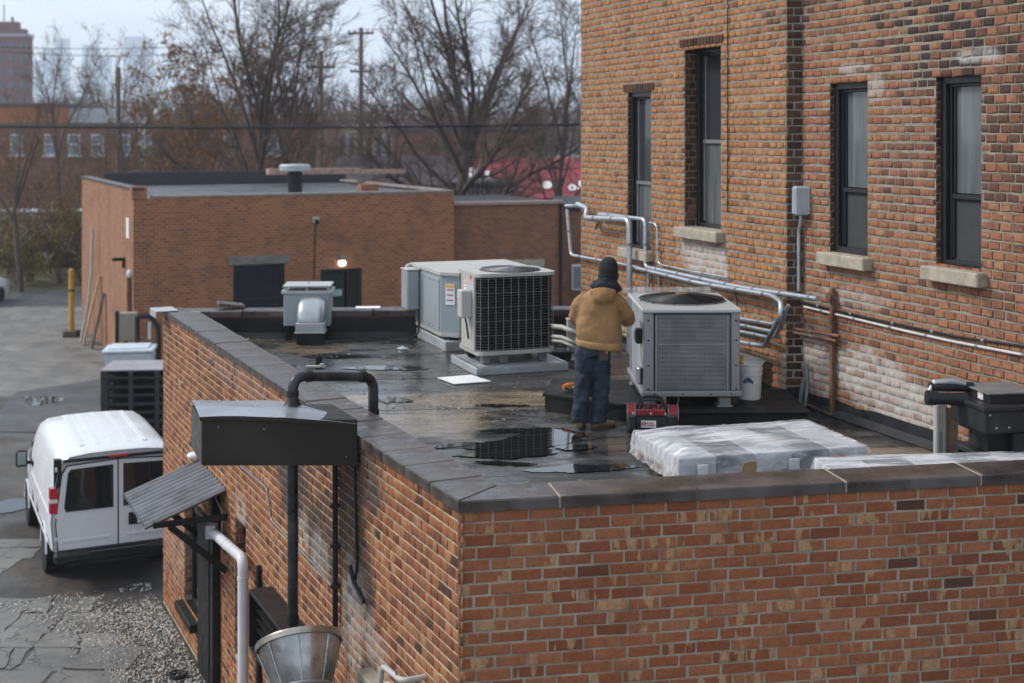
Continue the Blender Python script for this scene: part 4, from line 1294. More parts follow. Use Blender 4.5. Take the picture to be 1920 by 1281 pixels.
mb = MB()
for x in (-.20, -.02, .13): mb.box((x, -.164, .21), (.02, .012, .03), .004)
mb.build('buckle', M_GALV, bag)
mb = MB()
for x, y, h_, r_ in ((-.1, .0, .26, .012), (-.06, .04, .28, .01), (0, -.03, .25, .014), (.05, .03, .27, .011), (.09, 0, .25, .012)): mb.tube([(x, y, .18), (x + .02, y, h_)], r_, 7)
tag(mb.build('hand_tools', M_GRYSTEEL), 'grip ends of hand tools sticking out of the open tool bag', 'hand tools')
o = bpy.data.objects['hand_tools']; o.location = bag.location; o.rotation_euler = bag.rotation_euler
# thin rod leaning behind the bag
mb = MB(); a = ground(1262, 800, ROOF); mb.tube([(a.x + .02, a.y + .10, ROOF + .02), (a.x + .10, a.y + .16, ROOF + .36)], .006, 6)
tag(mb.build('steel_rod', M_GRYSTEEL), 'thin steel rod leaning up beside the tool bag', 'rod')

# --- drill on the curb
dp = ground(1068, 733, ct)
dr = thing('power_drill', 'orange and black cordless drill lying on the black curb left of the man', 'drill', (dp.x, dp.y, ct + .006), math.radians(35))
M_ORG = pm('orange_plastic', (.55, .14, .02), .45, var=.2)
mb = MB(); mb.tube([(-.09, 0, .045), (-.03, 0, .05), (.05, 0, .05), (.075, 0, .05)], [.028, .038, .036, .024], 12); mb.build('drill_body', M_ORG, dr, smooth=40)
mb = MB(); mb.tube([(.075, 0, .05), (.10, 0, .05), (.13, 0, .05)], [.022, .018, .009], 10); mb.build('chuck', M_PLAST_B, dr, smooth=40)
mb = MB(); mb.box((-.05, -.075, .035), (.045, .13, .04), .012); mb.build('grip', M_PLAST_B, dr)
mb = MB(); mb.box((-.04, -.155, .035), (.10, .06, .065), .01); mb.build('battery', M_PLAST_B, dr)
mb = MB(); mb.box((-.04, -.157, .07), (.06, .04, .006), .002); mb.build('battery_mark', M_STK_Y, dr)

# --- white equipment box and line set between the condensers
wp = ground(1078, 672, ROOF)
wb = thing('service_box', 'small white service box on the roof left of the man', 'service box', (wp.x, wp.y, ROOF + .004), .1)
rbox((0, .08, .30), (.20, .16, .44), .012).build('case', M_CASE_W, wb)
rbox((0, .08, .53), (.22, .18, .02), .005).build('lid', M_CASE_W, wb)
for x in (-.07, .07): mb = MB(); mb.box((x, .08, .045), (.03, .12, .09), .004); mb.build('leg', M_BLKSTEEL, wb)
mb = MB()
a = at(1040, 615, 18.6); b = at(1075, 613, 18.1)
for dz, r_ in ((0, .035), (-.14, .028), (-.20, .024)):
    mb.tube([(a.x - .3, a.y + .3, a.z + dz), (a.x + .1, a.y, a.z + dz + .01), (b.x + .1, b.y, a.z + dz - .02)], r_, 10)
mb.tube([(a.x - .28, a.y + .28, a.z), (a.x - .28, a.y + .28, ROOF)], .03, 8)
tag(mb.build('line_set', M_CASE_W, smooth=40), 'white insulated refrigerant lines running behind the man to the small box', 'pipes')
for (px, py, w_, d_, h_, lbl) in ((1050, 672, .30, .16, .10, 'black rubber block lying on the roof beside the small white box'),):
    p = ground(px, py, ROOF); o = rbox((0, 0, h_ / 2), (w_, d_, h_), .015).build('rubber_block', M_CURB); o.location = (p.x, p.y, ROOF + .005); o.rotation_euler = (0, 0, .2); tag(o, lbl, 'block')
# spanner
p = ground(1357, 806, ROOF)
sp = MB(); sp.box((.10, 0, .012), (.22, .022, .012), .004); sp.box((.22, 0, .012), (.05, .045, .014), .006); sp.lathe([(0, 0), (.03, 0), (.034, .04), (.02, .055), (0, .055)], 12)
o = sp.build('spanner', M_GALV, smooth=40); o.location = (p.x, p.y, ROOF + .008); o.rotation_euler = (0, 0, .12); tag(o, 'small steel spanner lying on the roof between bag and wrapped pallet', 'spanner')

# --- wrapped pallets
def wrap_mat(name, base, amt):
    s = NT(name)
    mpn = s.n('ShaderNodeMapping'); mpn.inputs['Rotation'].default_value = (.2, .5, .5); mpn.inputs['Scale'].default_value = (1.2, 5, 5); s.l(s.n('ShaderNodeTexCoord').outputs['Object'], mpn.inputs['Vector'])
    mp2 = s.n('ShaderNodeMapping'); mp2.inputs['Rotation'].default_value = (0, 0, -.5); mp2.inputs['Scale'].default_value = (1.5, 9, 4); s.l(s.n('ShaderNodeTexCoord').outputs['Object'], mp2.inputs['Vector'])
    f1 = s.noise(mpn.outputs[0], 1.5, 6, .6); f2 = s.noise(mp2.outputs[0], 1.3, 6, .62)
    ff = s.math('MAXIMUM', s.ramp(f1, (.42, 0), (.72, 1)), s.ramp(f2, (.47, 0), (.66, 1)))
    tr = s.n('ShaderNodeBsdfTransparent'); mxs = s.n('ShaderNodeMixShader')
    tr.inputs[0].default_value = (.95, .955, .965, 1)
    s.set(Base_Color=(.86, .87, .89), Roughness=.14, Specular_IOR_Level=.7)
    s.l(s.math('ADD', s.math('MULTIPLY', ff, amt), base), mxs.inputs[0]); s.l(tr.outputs[0], mxs.inputs[1]); s.l(s.p.outputs[0], mxs.inputs[2]); s.l(mxs.outputs[0], s.out.inputs[0])
    s.l(s.bump(s.math('ADD', f1, f2), .32, .012), s.p.inputs['Normal'])
    return s.m
M_WRAP = wrap_mat('stretch_wrap_top', .14, .66)
M_WRAPS = wrap_mat('stretch_wrap_side', .08, .50)
M_WOOD = pm('pallet_wood', (.30, .20, .11), .85, var=.35, scale=6, stretch=(1, 5, 5), bump=.3)
M_CARDL = pm('pale_carton', (.42, .43, .45), .7, var=.15)
M_CARD = pm('carton', (.15, .155, .17), .8, var=.2, scale=3)
M_CARDB = pm('brown_carton', (.30, .19, .10), .85, var=.2)
def wrapped(name_label, loc, rz, w_, d_, h_, seed, bulge=.02, cat='pallet'):
    rn = random.Random(seed)
    t = thing('wrapped_pallet', name_label, cat, loc, rz)
    for y in (.06, d_ / 2, d_ - .06):
        rbox((w_ / 2, y, .03), (w_, .09, .055), .004).build('runner', M_WOOD, t)
    for k in range(9):
        rbox((w_ * (k + .5) / 9, d_ / 2, .07), (w_ / 9 - .04, d_, .022), .003).build('deck_board', M_WOOD, t)
    n = 5
    for k in range(n):
        a, b = w_ * k / n, w_ * (k + 1) / n
        rbox(((a + b) / 2, d_ / 2, .085 + (h_ - .085) / 2), (b - a - .01, d_ - .03, h_ - .09), .008).build('carton', M_CARD if k % 2 else M_CARDL, t)
    for k in range(4): rbox((w_ * (.12 + .24 * k), -.012, .14), (.10 + .04 * (k % 2), .012, .10), .003).build('carton_mark', M_CARDB if k % 2 else M_PAPER, t)
    # film: heaped top, skirts hugging the load
    nx, ny = 44, 22
    def top(u_, v):
        x, y = u_ * w_, v * d_
        e = min(u_, 1 - u_) * w_; g_2 = min(v, 1 - v) * d_
        edge = min(1, e / .10) * min(1, g_2 / .10)
        return h_ + .008 + bulge * edge * (.6 + .9 * math.sin(3.1 * u_ + seed) * math.sin(2.3 * v + 1) + .5 * math.sin(9 * u_ + 5 * v + seed)) + .005 * edge * math.sin(13 * u_ + 7 * math.sin(5 * v)) + rn.uniform(-.002, .002)
    pts, fs = [], []
    for j in range(ny + 1):
        for i in range(nx + 1):
            pts.append((w_ * i / nx, d_ * j / ny, top(i / nx, j / ny)))
    for j in range(ny):
        for i in range(nx): fs.append((j * (nx + 1) + i, j * (nx + 1) + i + 1, (j + 1) * (nx + 1) + i + 1, (j + 1) * (nx + 1) + i))
    mb = MB(); mb.add(pts, fs); mb.build('film_top', M_WRAP, t, smooth=True, fix=False)
    fs = []
    ring_ = [(i, 0) for i in range(nx)] + [(nx, j) for j in range(ny)] + [(i, ny) for i in range(nx, 0, -1)] + [(0, j) for j in range(ny, 0, -1)]
    prev = [j * (nx + 1) + i for i, j in ring_]
    m = len(ring_)
    for lvl in range(1, 6):
        cur = []
        for q, (i, j) in enumerate(ring_):
            b = pts[j * (nx + 1) + i]
            ox = -1 if i == 0 else (1 if i == nx else 0); oy = -1 if j == 0 else (1 if j == ny else 0)
            fl_ = .012 + .010 * math.sin(q * .9 + lvl) + rn.uniform(0, .008) + (.02 if lvl == 5 else 0)
            cur.append(len(pts)); pts.append((b[0] + ox * fl_, b[1] + oy * fl_, b[2] * (1 - lvl / 5) + .035 * lvl / 5 + rn.uniform(-.01, .01)))
        for q in range(m): fs.append((prev[q], cur[q], cur[(q + 1) % m], prev[(q + 1) % m]))
        prev = cur
    used = sorted(set(q for f in fs for q in f)); mp_i = {q: i for i, q in enumerate(used)}
    mb = MB(); mb.add([pts[q] for q in used], [tuple(mp_i[q] for q in f) for f in fs]); mb.build('film_skirt', M_WRAPS, t, smooth=True, fix=False)
    return t
wrapped('wide plastic wrapped pallet of flat cartons on the roof before the tool bag', (1.47, 11.74, ROOF + .01), math.radians(15), 1.85, 1.15, .25, 1, .035)
wrapped('plastic wrapped pallet right behind the front coping at the right edge', (2.62, 11.02, ROOF + .01), math.radians(6), 1.95, .40, .345, 5, .010)

# --- black hooded exhauster on its stand at the right
M_HOOD = pm('hood_black', (.022, .022, .024), .45, var=.4, scale=3, dirt=(.09, .093, .10), dirt_amt=.4, bump=.15, rv=.15, spec=.28)
hx = at(1880, 800, 12.1)
hd = thing('exhaust_hood', 'black stepped exhaust hood on a steel stand by the wall at the right edge', 'exhaust hood', (4.415, 11.63, ROOF + .004), math.radians(9))
def z_at(py, Y=11.62): return CH - (py - HY) / F * Y - ROOF
hb0, hb1, hb2 = z_at(812), z_at(770), z_at(760)
rbox((.01, .28, (hb0 + hb1) / 2), (.68, .62, hb1 - hb0), .01).build('hood_body', M_HOOD, hd)
rbox((.01, .28, hb1 + .02), (.72, .66, .045), .008).build('hood_rim', M_HOOD, hd)
mb = rbox((-.01, .32, hb1 + .08), (.42, .46, .085), .008); bxx = mb.build('top_box', M_HOOD, hd)
rbox((-.01, .32, hb1 + .128), (.46, .50, .014), .003).build('top_lid', pm('hood_lid_sheen', (.16, .165, .175), .4, var=.3, scale=3), bxx)  # lid's reflective sheen put into its colour, lighter than the hood
sticker(bxx, (-.223, .24, hb1 + .085), (0, -1, 0), (0, 0, 1), .09, .06, 2, 4)
mb = MB()
for x, z in ((-.28, hb1 - .03), (-.22, hb0 + .05), (-.10, hb0 + .05), (.2, hb1 - .03)): mb.lathe([(0, .006), (.009, .004), (.01, 0)], 8, Matrix.Translation((x, -.031, z)) @ Matrix.Rotation(math.pi / 2, 4, 'X'))
mb.build('rivets', M_CASE_W, hd, kind='stuff')
rbox((-.04, .30, hb0 - .10), (.36, .34, .20), .01).build('throat', M_HOOD, hd)
rbox((-.06, .30, hb0 - .02), (.46, .44, .035), .006).build('throat_flange', M_HOOD, hd)
for z in (hb0 - .22,): rbox((.0, .28, z), (.64, .58, .05), .008).build('shelf', M_HOOD, hd)
for x, y in ((-.28, .05), (.28, .05), (-.28, .5), (.26, .5)): rbox((x, y, (hb0 - .24) / 2), (.08, .08, hb0 - .24), .006).build('leg', M_HOOD, hd)
rbox((.0, .0, hb0 / 2), (.10, .07, hb0 - .01), .006).build('front_post', M_HOOD, hd)
mb = MB(); mb.lathe([(.14, 0), (.15, .12), (.15, .16), (.13, .16), (.12, .02), (0, .02)], 18, Matrix.Translation((.40, .20, hb0 - .19))); mb.build('tray', M_PLAST_B, hd, smooth=30)
# black pipes sticking out to the left from the hood
mb = MB(); zz = hb1 + .03
mb.tube([(-.30, .34, zz), (-.62, .38, zz + .02)], .055, 16); mb.tube([(-.58, .376, zz + .018), (-.66, .386, zz + .024)], .066, 16)
mb.tube([(-.18, .46, zz + .09), (-.58, .48, zz + .10)], .045, 14)
mb.build('flue_pipe', M_HOOD, hd, smooth=40)
mb = MB(); mb.tube([(-.26, .44, zz + .12), (-.38, .46, zz + .145), (-.54, .47, zz + .14), (-.60, .47, zz + .05)], [.02, .03, .028, .02], 8); mb.build('foil_wrap', M_GALV2, hd, smooth=True)
# white drain pipe and beige chase beside it
dp_ = at(1757, 850, 12.35)
dn = thing('drain_pipe', 'white plastic drain pipe standing left of the black exhaust hood', 'pipe', (dp_.x, dp_.y, ROOF + .012))
mb = MB(); mb.tube([(0, 0, .02), (0, 0, .68)], .034, 12); mb.tube([(.07, .02, .02), (.07, .02, .66)], .026, 10); mb.build('pipe', M_CASE_W, dn, smooth=40)
mb = MB(); mb.tube([(.0, 0, .03), (.22, -.07, .025)], .03, 10); mb.build('outlet', M_CASE_W, dn, smooth=40)
mb = MB(); mb.box((.15, .07, .29), (.12, .05, .56), .006); mb.build('chase', pm('beige_chase', (.30, .22, .14), .8, var=.35, scale=4), dn)
mb = MB(); mb.tube([(-.40, .35, .012), (.0, .02, .014), (.20, -.10, .014)], .02, 8); mb.build('floor_pipe', M_GRYSTEEL, dn, smooth=40)
# debris on the roof: dry leaves and grit
def litter():
    rn = NPR; N = 1500
    P = []
    while len(P) < N:
        x, y = rn.uniform(-5, 4), rn.uniform(10.5, 20.5)
        p = V2(x, y)
        if (p - LI).dot(-LN) < .05 or (p - FI).dot(-FN) < .05 or (p - T3).dot(RN_) < .05 or (p - T1).dot(TN_) < .05: continue
        if -1.2 < x < 1.3 and 12.0 < y < 14.3: continue
        dl = (p - LI).dot(-LN)
        if rn.random() > .12 + .88 * math.exp(-dl / .55) and not (-1.6 < x < .6 and 13.2 < y < 16 and rn.random() < .5): continue
        P.append((x, y))
    P = np.array(P); sz = rn.uniform(.006, .02, N) * (rn.random(N) ** 1.5 + .5); a = rn.uniform(0, 6.28, N)
    q = np.array([(-1, -.5), (1, -.5), (1.2, .5), (-.8, .55)])
    V = np.zeros((N, 4, 3))
    ca, sa = np.cos(a)[:, None], np.sin(a)[:, None]
    V[..., 0] = P[:, 0:1] + sz[:, None] * (q[:, 0] * ca - q[:, 1] * sa); V[..., 1] = P[:, 1:2] + sz[:, None] * (q[:, 0] * sa + q[:, 1] * ca)
    V[..., 2] = ROOF + .016 + rn.uniform(0, .012, (N, 4))
    s = NT('dry_litter')
    s.set(Base_Color=s.ramp(s.rnd(), (0, (.10, .075, .05)), (.4, (.20, .15, .09)), (.75, (.33, .25, .14)), (1, (.4, .36, .3))), Roughness=.85)
    tag(np_mesh('leaf_litter', V.reshape(-1, 3), np.arange(N * 4).reshape(-1, 4), s.m, None, 'stuff'), 'dry leaves and grit scattered on the wet roof', 'litter')
litter()

# ---------------------------------------------------------------- conduits and fittings on the tall wall
M_COND = pm('conduit', (.46, .49, .52), .32, metal=.7, var=.15, scale=5, rv=.08)
M_CLAMP = M_GRYSTEEL
def wpipe(name, label, pts, r, p0=T1, d=TD, cat='pipe', mat=None, fil=.10, clamps=0):
    """pts: (px, py, out) on the wall plane"""
    P = [wall_pt(a, b, p0, d, o_) for a, b, o_ in pts]
    t = thing(name, label, cat, tuple(P[0]))
    mb = MB(); mb.tube([q - P[0] for q in fillet(P, fil)], r, 12); mb.build('pipe', mat or M_COND, t, smooth=40)
    mb = MB()
    tot = 0
    for a, b in zip(P, P[1:]):
        L = (b - a).length; dr_ = (b - a) / L
        k = .35
        while k < L - .1 and L > .5:
            q = a + dr_ * k - P[0]
            MB().tube([q - dr_ * .018, q + dr_ * .018], r + .006, 12).build('coupling', M_CLAMP, t, smooth=40); k += .62
            tot += 1
    return t
wpipe('conduit', 'thick galvanised pipe bending down behind the man from the upper wall', [(1098, 383, .14), (1118, 391, .14), (1122, 408, .22), (1206, 411, .22), (1207, 560, .22), (1207, 660, .22)], .042, fil=.12)
wpipe('conduit', 'thin grey conduit dropping past the first window and running along the wall as upper line', [(1135, 402, .10), (1222, 411, .10), (1222, 500, .10), (1400, 538, .10), (1556, 559, .16)], .030)
wpipe('conduit', 'small conduit at the right of the first window turning along the wall', [(1224, 417, .05), (1238, 420, .05), (1240, 495, .05), (1300, 508, .05), (1372, 520, .05)], .014)
wpipe('conduit', 'long lower galvanised line sweeping down round the brick pier', [(1212, 502, .16), (1330, 530, .16), (1475, 553, .18), (1508, 566, .30), (1512, 590, .34), (1480, 638, .30), (1465, 648, .22), (1380, 636, .13), (1290, 622, .10)], .030, fil=.22)
wpipe('conduit', 'thin conduit leaving the corner of the tall building and running behind the man', [(1076, 392, .12), (1081, 478, .10), (1170, 494, .08), (1212, 502, .08)], .024)
wpipe('conduit', 'short horizontal conduit stub at the corner of the tall building', [(1074, 386, .12), (1108, 386, .12)], .028)
wpipe('conduit', 'grey pipe curling down the pier to the lower horizontal line', [(1470, 552, .06), (1473, 590, .06), (1462, 608, .06), (1330, 586, .06)], .024)
wpipe('conduit', 'middle horizontal conduit low on the wall behind the big condenser', [(1300, 596, .05), (1380, 606, .05), (1462, 622, .07)], .022)
wpipe('conduit', 'pair conduit beside the sweeping line ending at the pier', [(1300, 609, .05), (1400, 622, .05), (1472, 634, .14), (1500, 606, .26), (1518, 570, .28)], .022, fil=.2)
wpipe('conduit', 'two short vertical tails under the long lines behind the lid', [(1223, 512, .06), (1223, 560, .06), (1223, 600, .06)], .026)
wpipe('conduit', 'thin vertical tail right of the short tail behind the lid', [(1240, 514, .04), (1240, 600, .04)], .014)
wpipe('black_cable', 'thin black cable hanging straight down the upper left wall', [(1367, -40, .02), (1367, 398, .02)], .007, mat=M_PLAST_B, cat='cable')
wpipe('black_cable', 'short curled black cable on the wall behind the big condenser', [(1382, 548, .03), (1390, 570, .05), (1384, 590, .04), (1388, 606, .03)], .009, mat=M_PLAST_B, cat='cable')
wpipe('pipe_bracket', 'small rusty bracket holding the thick pipe below its first bend', [(1127, 413, .04), (1128, 430, .10)], .018, mat=M_RUST, cat='bracket', fil=.01)
wpipe('conduit', 'white cable running low along the right wall', [(1512, 575, .03), (1700, 620, .03), (1790, 640, .03), (1960, 672, .03)], .014, T3, RD, cat='cable', mat=pm('white_cable', (.5, .49, .47), .5, var=.15))
wpipe('black_cable', 'black cable running just above the white cable on the right wall', [(1506, 566, .03), (1640, 598, .03), (1800, 632, .02), (1960, 655, .02)], .013, T3, RD, cat='cable', mat=M_PLAST_B)
wpipe('steel_rail', 'upper rusted rail sticking out under the rusty post', [(1500, 616, .08), (1586, 630, .08)], .020, T3, RD, cat='rail', mat=M_RUST, fil=.01)
wpipe('steel_rail', 'lower rusted rail sticking out under the rusty post', [(1503, 623, .10), (1582, 639, .10)], .018, T3, RD, cat='rail', mat=M_RUST, fil=.01)
rp0, rp1 = wall_pt(1568, 540, T3, RD, .05), wall_pt(1568, 775, T3, RD, .05)
rpz = MB(); rpz.box((0, 0, (rp0.z - ROOF) / 2), (.055, .05, rp0.z - ROOF - .01), .006)
rp = thing('rusty_post', 'rusted steel post bolted upright on the right brick wall', 'post', (rp1.x, rp0.y, ROOF + .006), math.atan2(RD.y, RD.x)); rpz.build('post', M_RUST, rp)
mb = MB(); mb.tube([(0, -.02, .02), (.02, -.03, .015), (.01, -.05, .012)], .02, 8); mb.tube([(-.45, -.03, .04), (-.02, -.03, .012)], .012, 8); mb.build('foot_rail', M_RUST, rp)
mb = MB(); mb.tube([(0, -.06, rp0.z - ROOF - .10), (0, .0, rp0.z - ROOF - .10)], .05, 12); mb.build('pipe_collar', M_RUST, rp)
# grey electrical box on the pier with its conduit
eb = wall_pt(1499, 376, T3, V2(1, 0), .10)
ebx = thing('electrical_box', 'grey electrical box with rounded corners fixed on the brick pier', 'electrical box', (eb.x, T3.y - .09, eb.z), math.radians(4))
mb = MB(); mb.box((0, 0, 0), (.19, .14, .34), .025); mb.build('case', pm('box_grey', (.30, .33, .37), .45, var=.08), ebx, smooth=30)
mb = MB(); mb.box((0, -.075, 0), (.165, .012, .31), .01); mb.build('door', pm('box_grey_door', (.33, .36, .40), .42, var=.08), ebx)
mb = MB()
for z in (-.1, .06): mb.box((.09, -.08, z), (.03, .02, .03), .004)
mb.build('latch', M_GRYSTEEL, ebx)
P = [Vector((eb.x, T3.y - .08, eb.z - .17)), Vector((eb.x + .0, T3.y - .07, eb.z - .26)), Vector((eb.x - .015, T3.y - .03, eb.z - .34)), Vector((eb.x - .015, T3.y - .03, wall_pt(1497, 545, T3, V2(1, 0)).z))]
mb = MB(); mb.tube(fillet(P, .08), .022, 12); o = mb.build('box_conduit', M_COND, smooth=40); tag(o, 'grey conduit running straight down from the electrical box on the pier', 'pipe')
# hoses at the foot of the pier
mb = MB()
a = wall_pt(1521, 700, T3, RD, .06)
mb.tube(fillet([(a.x, a.y, a.z + .12), (a.x + .01, a.y - .02, a.z - .1), (a.x - .03, a.y - .06, ROOF + .03)], .08), .02, 8); mb.tube([(a.x - .05, a.y - .06, a.z - .05), (a.x - .09, a.y - .05, ROOF + .03)], .026, 8)
tag(mb.build('cable_tails', M_GRYSTEEL, smooth=True), 'grey cable tails coming down at the foot of the brick pier', 'cable')
# ---------------------------------------------------------------- the man
M_COAT = pm('duck_canvas', (.27, .150, .062), .85, var=.18, scale=5, bump=.35, bscale=90, dirt=(.24, .145, .065), dirt_amt=.45)
M_COATD = pm('canvas_rib', (.33, .20, .085), .88, var=.15, scale=9, bump=.3)
M_NAVY = pm('navy_knit', (.010, .012, .020), .92, var=.3, scale=8, bump=.5, bscale=120)
M_BEANIE = pm('black_knit', (.006, .0065, .008), .92, var=.3, scale=9, bump=.6, bscale=140)
M_JEAN = pm('denim', (.015, .021, .036), .9, var=.5, scale=5, bump=.35, bscale=110, dirt=(.052, .068, .10), dirt_amt=.75)
M_BOOT = pm('boot_leather', (.20, .135, .08), .75, var=.35, scale=8, bump=.3)
M_SOLE = pm('boot_sole', (.05, .04, .032), .8, var=.2)
M_SKIN = pm('skin', (.50, .30, .21), .55, var=.08)
fp = ground(1115, 806, ROOF)
man = thing('person', 'person in a tan work jacket, black beanie and jeans bending over the big condenser', 'person', (fp.x, fp.y, ROOF + .008))
# body: one continuous skinned figure (head, torso, legs, arms with fingered hands)
J = {}
sv, se, sr = [], [], []
def jn(name, p, r, parent=None):
    J[name] = len(sv); sv.append(p); sr.append(r)
    if parent is not None: se.append((J[parent], J[name]))
jn('pelvis', (-.03, .02, .90), .125)
jn('waist', (.0, .03, 1.06), .12, 'pelvis'); jn('chest', (.05, .05, 1.25), .115, 'waist'); jn('collar', (.09, .06, 1.43), .07, 'chest'); jn('neck', (.125, .07, 1.52), .05, 'collar'); jn('head', (.15, .085, 1.62), .078, 'neck'); jn('crown', (.155, .09, 1.71), .07, 'head')
jn('nose', (.195, .185, 1.63), .014, 'head')
for sgn, nm, sh, el, wr in ((-1, 'l', (-.11, .05, 1.36), (-.215, .12, 1.15), (.02, .42, 1.17)), (1, 'r', (.22, .06, 1.36), (.365, .14, 1.15), (.33, .42, 1.22))):
    jn(nm + 'sh', sh, .05, 'chest'); jn(nm + 'el', el, .042, nm + 'sh'); jn(nm + 'wr', wr, .03, nm + 'el')
    d = (Vector(wr) - Vector(el)).normalized(); side = d.cross(Vector((0, 0, 1))).normalized()
    pm_ = Vector(wr) + d * .06
    jn(nm + 'palm', tuple(pm_), .032, nm + 'wr')
    for k, (o_, l_) in enumerate(((-.032, .070), (-.011, .08), (.011, .075), (.032, .06))):
        b = pm_ + d * .025 + side * o_; m = b + d * l_ * .5 + Vector((0, 0, -.008)); e = b + d * l_ * .9 + Vector((0, 0, -.035))
        jn(f'{nm}f{k}a', tuple(b), .0105, nm + 'palm'); jn(f'{nm}f{k}b', tuple(m), .0095, f'{nm}f{k}a'); jn(f'{nm}f{k}c', tuple(e), .008, f'{nm}f{k}b')
    tb = Vector(wr) + d * .03 - side * .03 * sgn
    jn(nm + 'ta', tuple(tb), .012, nm + 'wr'); jn(nm + 'tb', tuple(tb + d * .035 - side * .025 * sgn + Vector((0, 0, -.01))), .010, nm + 'ta'); jn(nm + 'tc', tuple(tb + d * .065 - side * .02 * sgn + Vector((0, 0, -.025))), .008, nm + 'tb')
for nm, hx_, kx, ax, tx, hy in (('l', -.105, -.12, -.15, (-.17, .20, .035), .0), ('r', .065, .06, .03, (.17, .10, .035), .0)):
    jn(nm + 'hip', (hx_, .02, .84), .095, 'pelvis'); jn(nm + 'knee', (kx, .03, .48), .06, nm + 'hip'); jn(nm + 'ank', (ax, .0, .10), .042, nm + 'knee'); jn(nm + 'toe', tx, .035, nm + 'ank')
me = bpy.data.meshes.new('body'); me.from_pydata(sv, se, []); body_o = bpy.data.objects.new('body', me); COL.objects.link(body_o); body_o.parent = man
md = body_o.modifiers.new('skin', 'SKIN'); md.use_smooth_shade = True
for i, r in enumerate(sr):
    me.skin_vertices[0].data[i].radius = (r, r)
    me.skin_vertices[0].data[i].use_root = (i == 0)
sb = body_o.modifiers.new('sub', 'SUBSURF'); sb.levels = 1; sb.render_levels = 1
me.materials.append(M_SKIN)

def cloth(mb, name, mat, voxel, disp=None, smooth=6, parent=man):
    o = mb.build(name, mat, parent)
    r = o.modifiers.new('remesh', 'REMESH'); r.mode = 'VOXEL'; r.voxel_size = voxel; r.use_smooth_shade = True
    sm = o.modifiers.new('smooth', 'SMOOTH'); sm.iterations = smooth; sm.factor = .5
    if disp:
        for k, (sz, st_, ty) in enumerate(disp):
            tx = bpy.data.textures.new(name + str(k), ty); tx.noise_scale = sz
            if ty == 'CLOUDS': tx.noise_depth = 2
            dm = o.modifiers.new('d' + str(k), 'DISPLACE'); dm.texture = tx; dm.strength = st_; dm.mid_level = .5
            dm.texture_coords = 'LOCAL'
    return o
def ering(cx, cy, z, a, b, n=20, tilt=0.0, pw=.8):
    out = []
    for k in range(n):
        t = 2 * math.pi * k / n
        c_, s_ = math.cos(t), math.sin(t)
        x = a * math.copysign(abs(c_) ** pw, c_); y = b * math.copysign(abs(s_) ** pw, s_)
        out.append((cx + x, cy + y, z + tilt * x))
    return out
# jacket: torso, sleeves, hood roll
mb = MB()
mb.loft([ering(.045, .03, .88, .215, .165, tilt=-.12), ering(.045, .03, .92, .235, .18, tilt=-.10), ering(.035, .03, 1.0, .243, .185, tilt=-.05), ering(.03, .035, 1.12, .222, .172), ering(.04, .045, 1.25, .212, .165), ering(.055, .05, 1.36, .205, .15), ering(.075, .055, 1.43, .175, .125), ering(.10, .06, 1.485, .11, .10), ering(.115, .065, 1.51, .085, .085)])
mb.tube([(-.09, .05, 1.38), (-.16, .07, 1.31), (-.205, .11, 1.17), (-.18, .19, 1.12), (-.06, .35, 1.14), (-.01, .40, 1.15)], [.078, .080, .074, .072, .062, .052], 14)
mb.tube([(.19, .05, 1.38), (.27, .07, 1.31), (.345, .11, 1.19), (.37, .16, 1.13), (.35, .30, 1.17), (.335, .39, 1.20)], [.080, .084, .080, .076, .064, .054], 14)
mb.ell((.085, -.06, 1.455), (.15, .075, .055), 16, 8)
mb.ell((.085, -.09, 1.405), (.125, .065, .085), 14, 8)
# loose front flap hanging at the right
mb.loft([[(.18, .05, 1.2), (.27, .05, 1.2), (.27, .17, 1.2), (.18, .17, 1.2)], [(.19, .06, .98), (.30, .06, .98), (.30, .16, .98), (.19, .16, .98)], [(.24, .08, .78), (.29, .08, .76), (.29, .12, .76), (.24, .12, .78)]])
cloth(mb, 'jacket', M_COAT, .016, [(.16, .030, 'CLOUDS'), (.05, .008, 'CLOUDS')], 6)
mb = MB()
mb.loft([ering(.040, .03, .850, .226, .178, tilt=-.13), ering(.040, .03, .868, .240, .190, tilt=-.12), ering(.040, .03, .918, .246, .194, tilt=-.10), ering(.040, .03, .932, .236, .184, tilt=-.095)])
cloth(mb, 'jacket_waistband', M_COATD, .014, [(.04, .012, 'CLOUDS')], 3)
# navy hooded neck
mb = MB()
mb.ell((.11, .03, 1.51), (.155, .13, .070), 18, 10); mb.ell((.14, .055, 1.575), (.105, .115, .065), 16, 10); mb.ell((.06, .0, 1.525), (.08, .07, .04), 14, 8); mb.ell((.215, .02, 1.48), (.075, .07, .05), 14, 8)
cloth(mb, 'hooded_collar', M_NAVY, .012, [(.06, .028, 'CLOUDS')], 3)
mb = MB(); mb.loft([ering(.148, .072, 1.575, .098, .112, pw=1), ering(.150, .074, 1.62, .104, .118, pw=1), ering(.152, .078, 1.69, .104, .116, pw=1), ering(.154, .082, 1.745, .092, .10, pw=1), ering(.155, .085, 1.785, .066, .07, pw=1), ering(.156, .086, 1.808, .03, .032, pw=1)])
bn = cloth(mb, 'beanie', M_BEANIE, .012, [(.03, .006, 'CLOUDS')], 3)
mb = MB(); mb.loft([ering(.148, .072, 1.572, .104, .118, pw=1), ering(.150, .074, 1.578, .110, .124, pw=1), ering(.151, .075, 1.632, .111, .125, pw=1), ering(.151, .075, 1.64, .104, .118, pw=1)])
cloth(mb, 'beanie_cuff', M_BEANIE, .010, [(.03, .006, 'CLOUDS')], 2, bn)
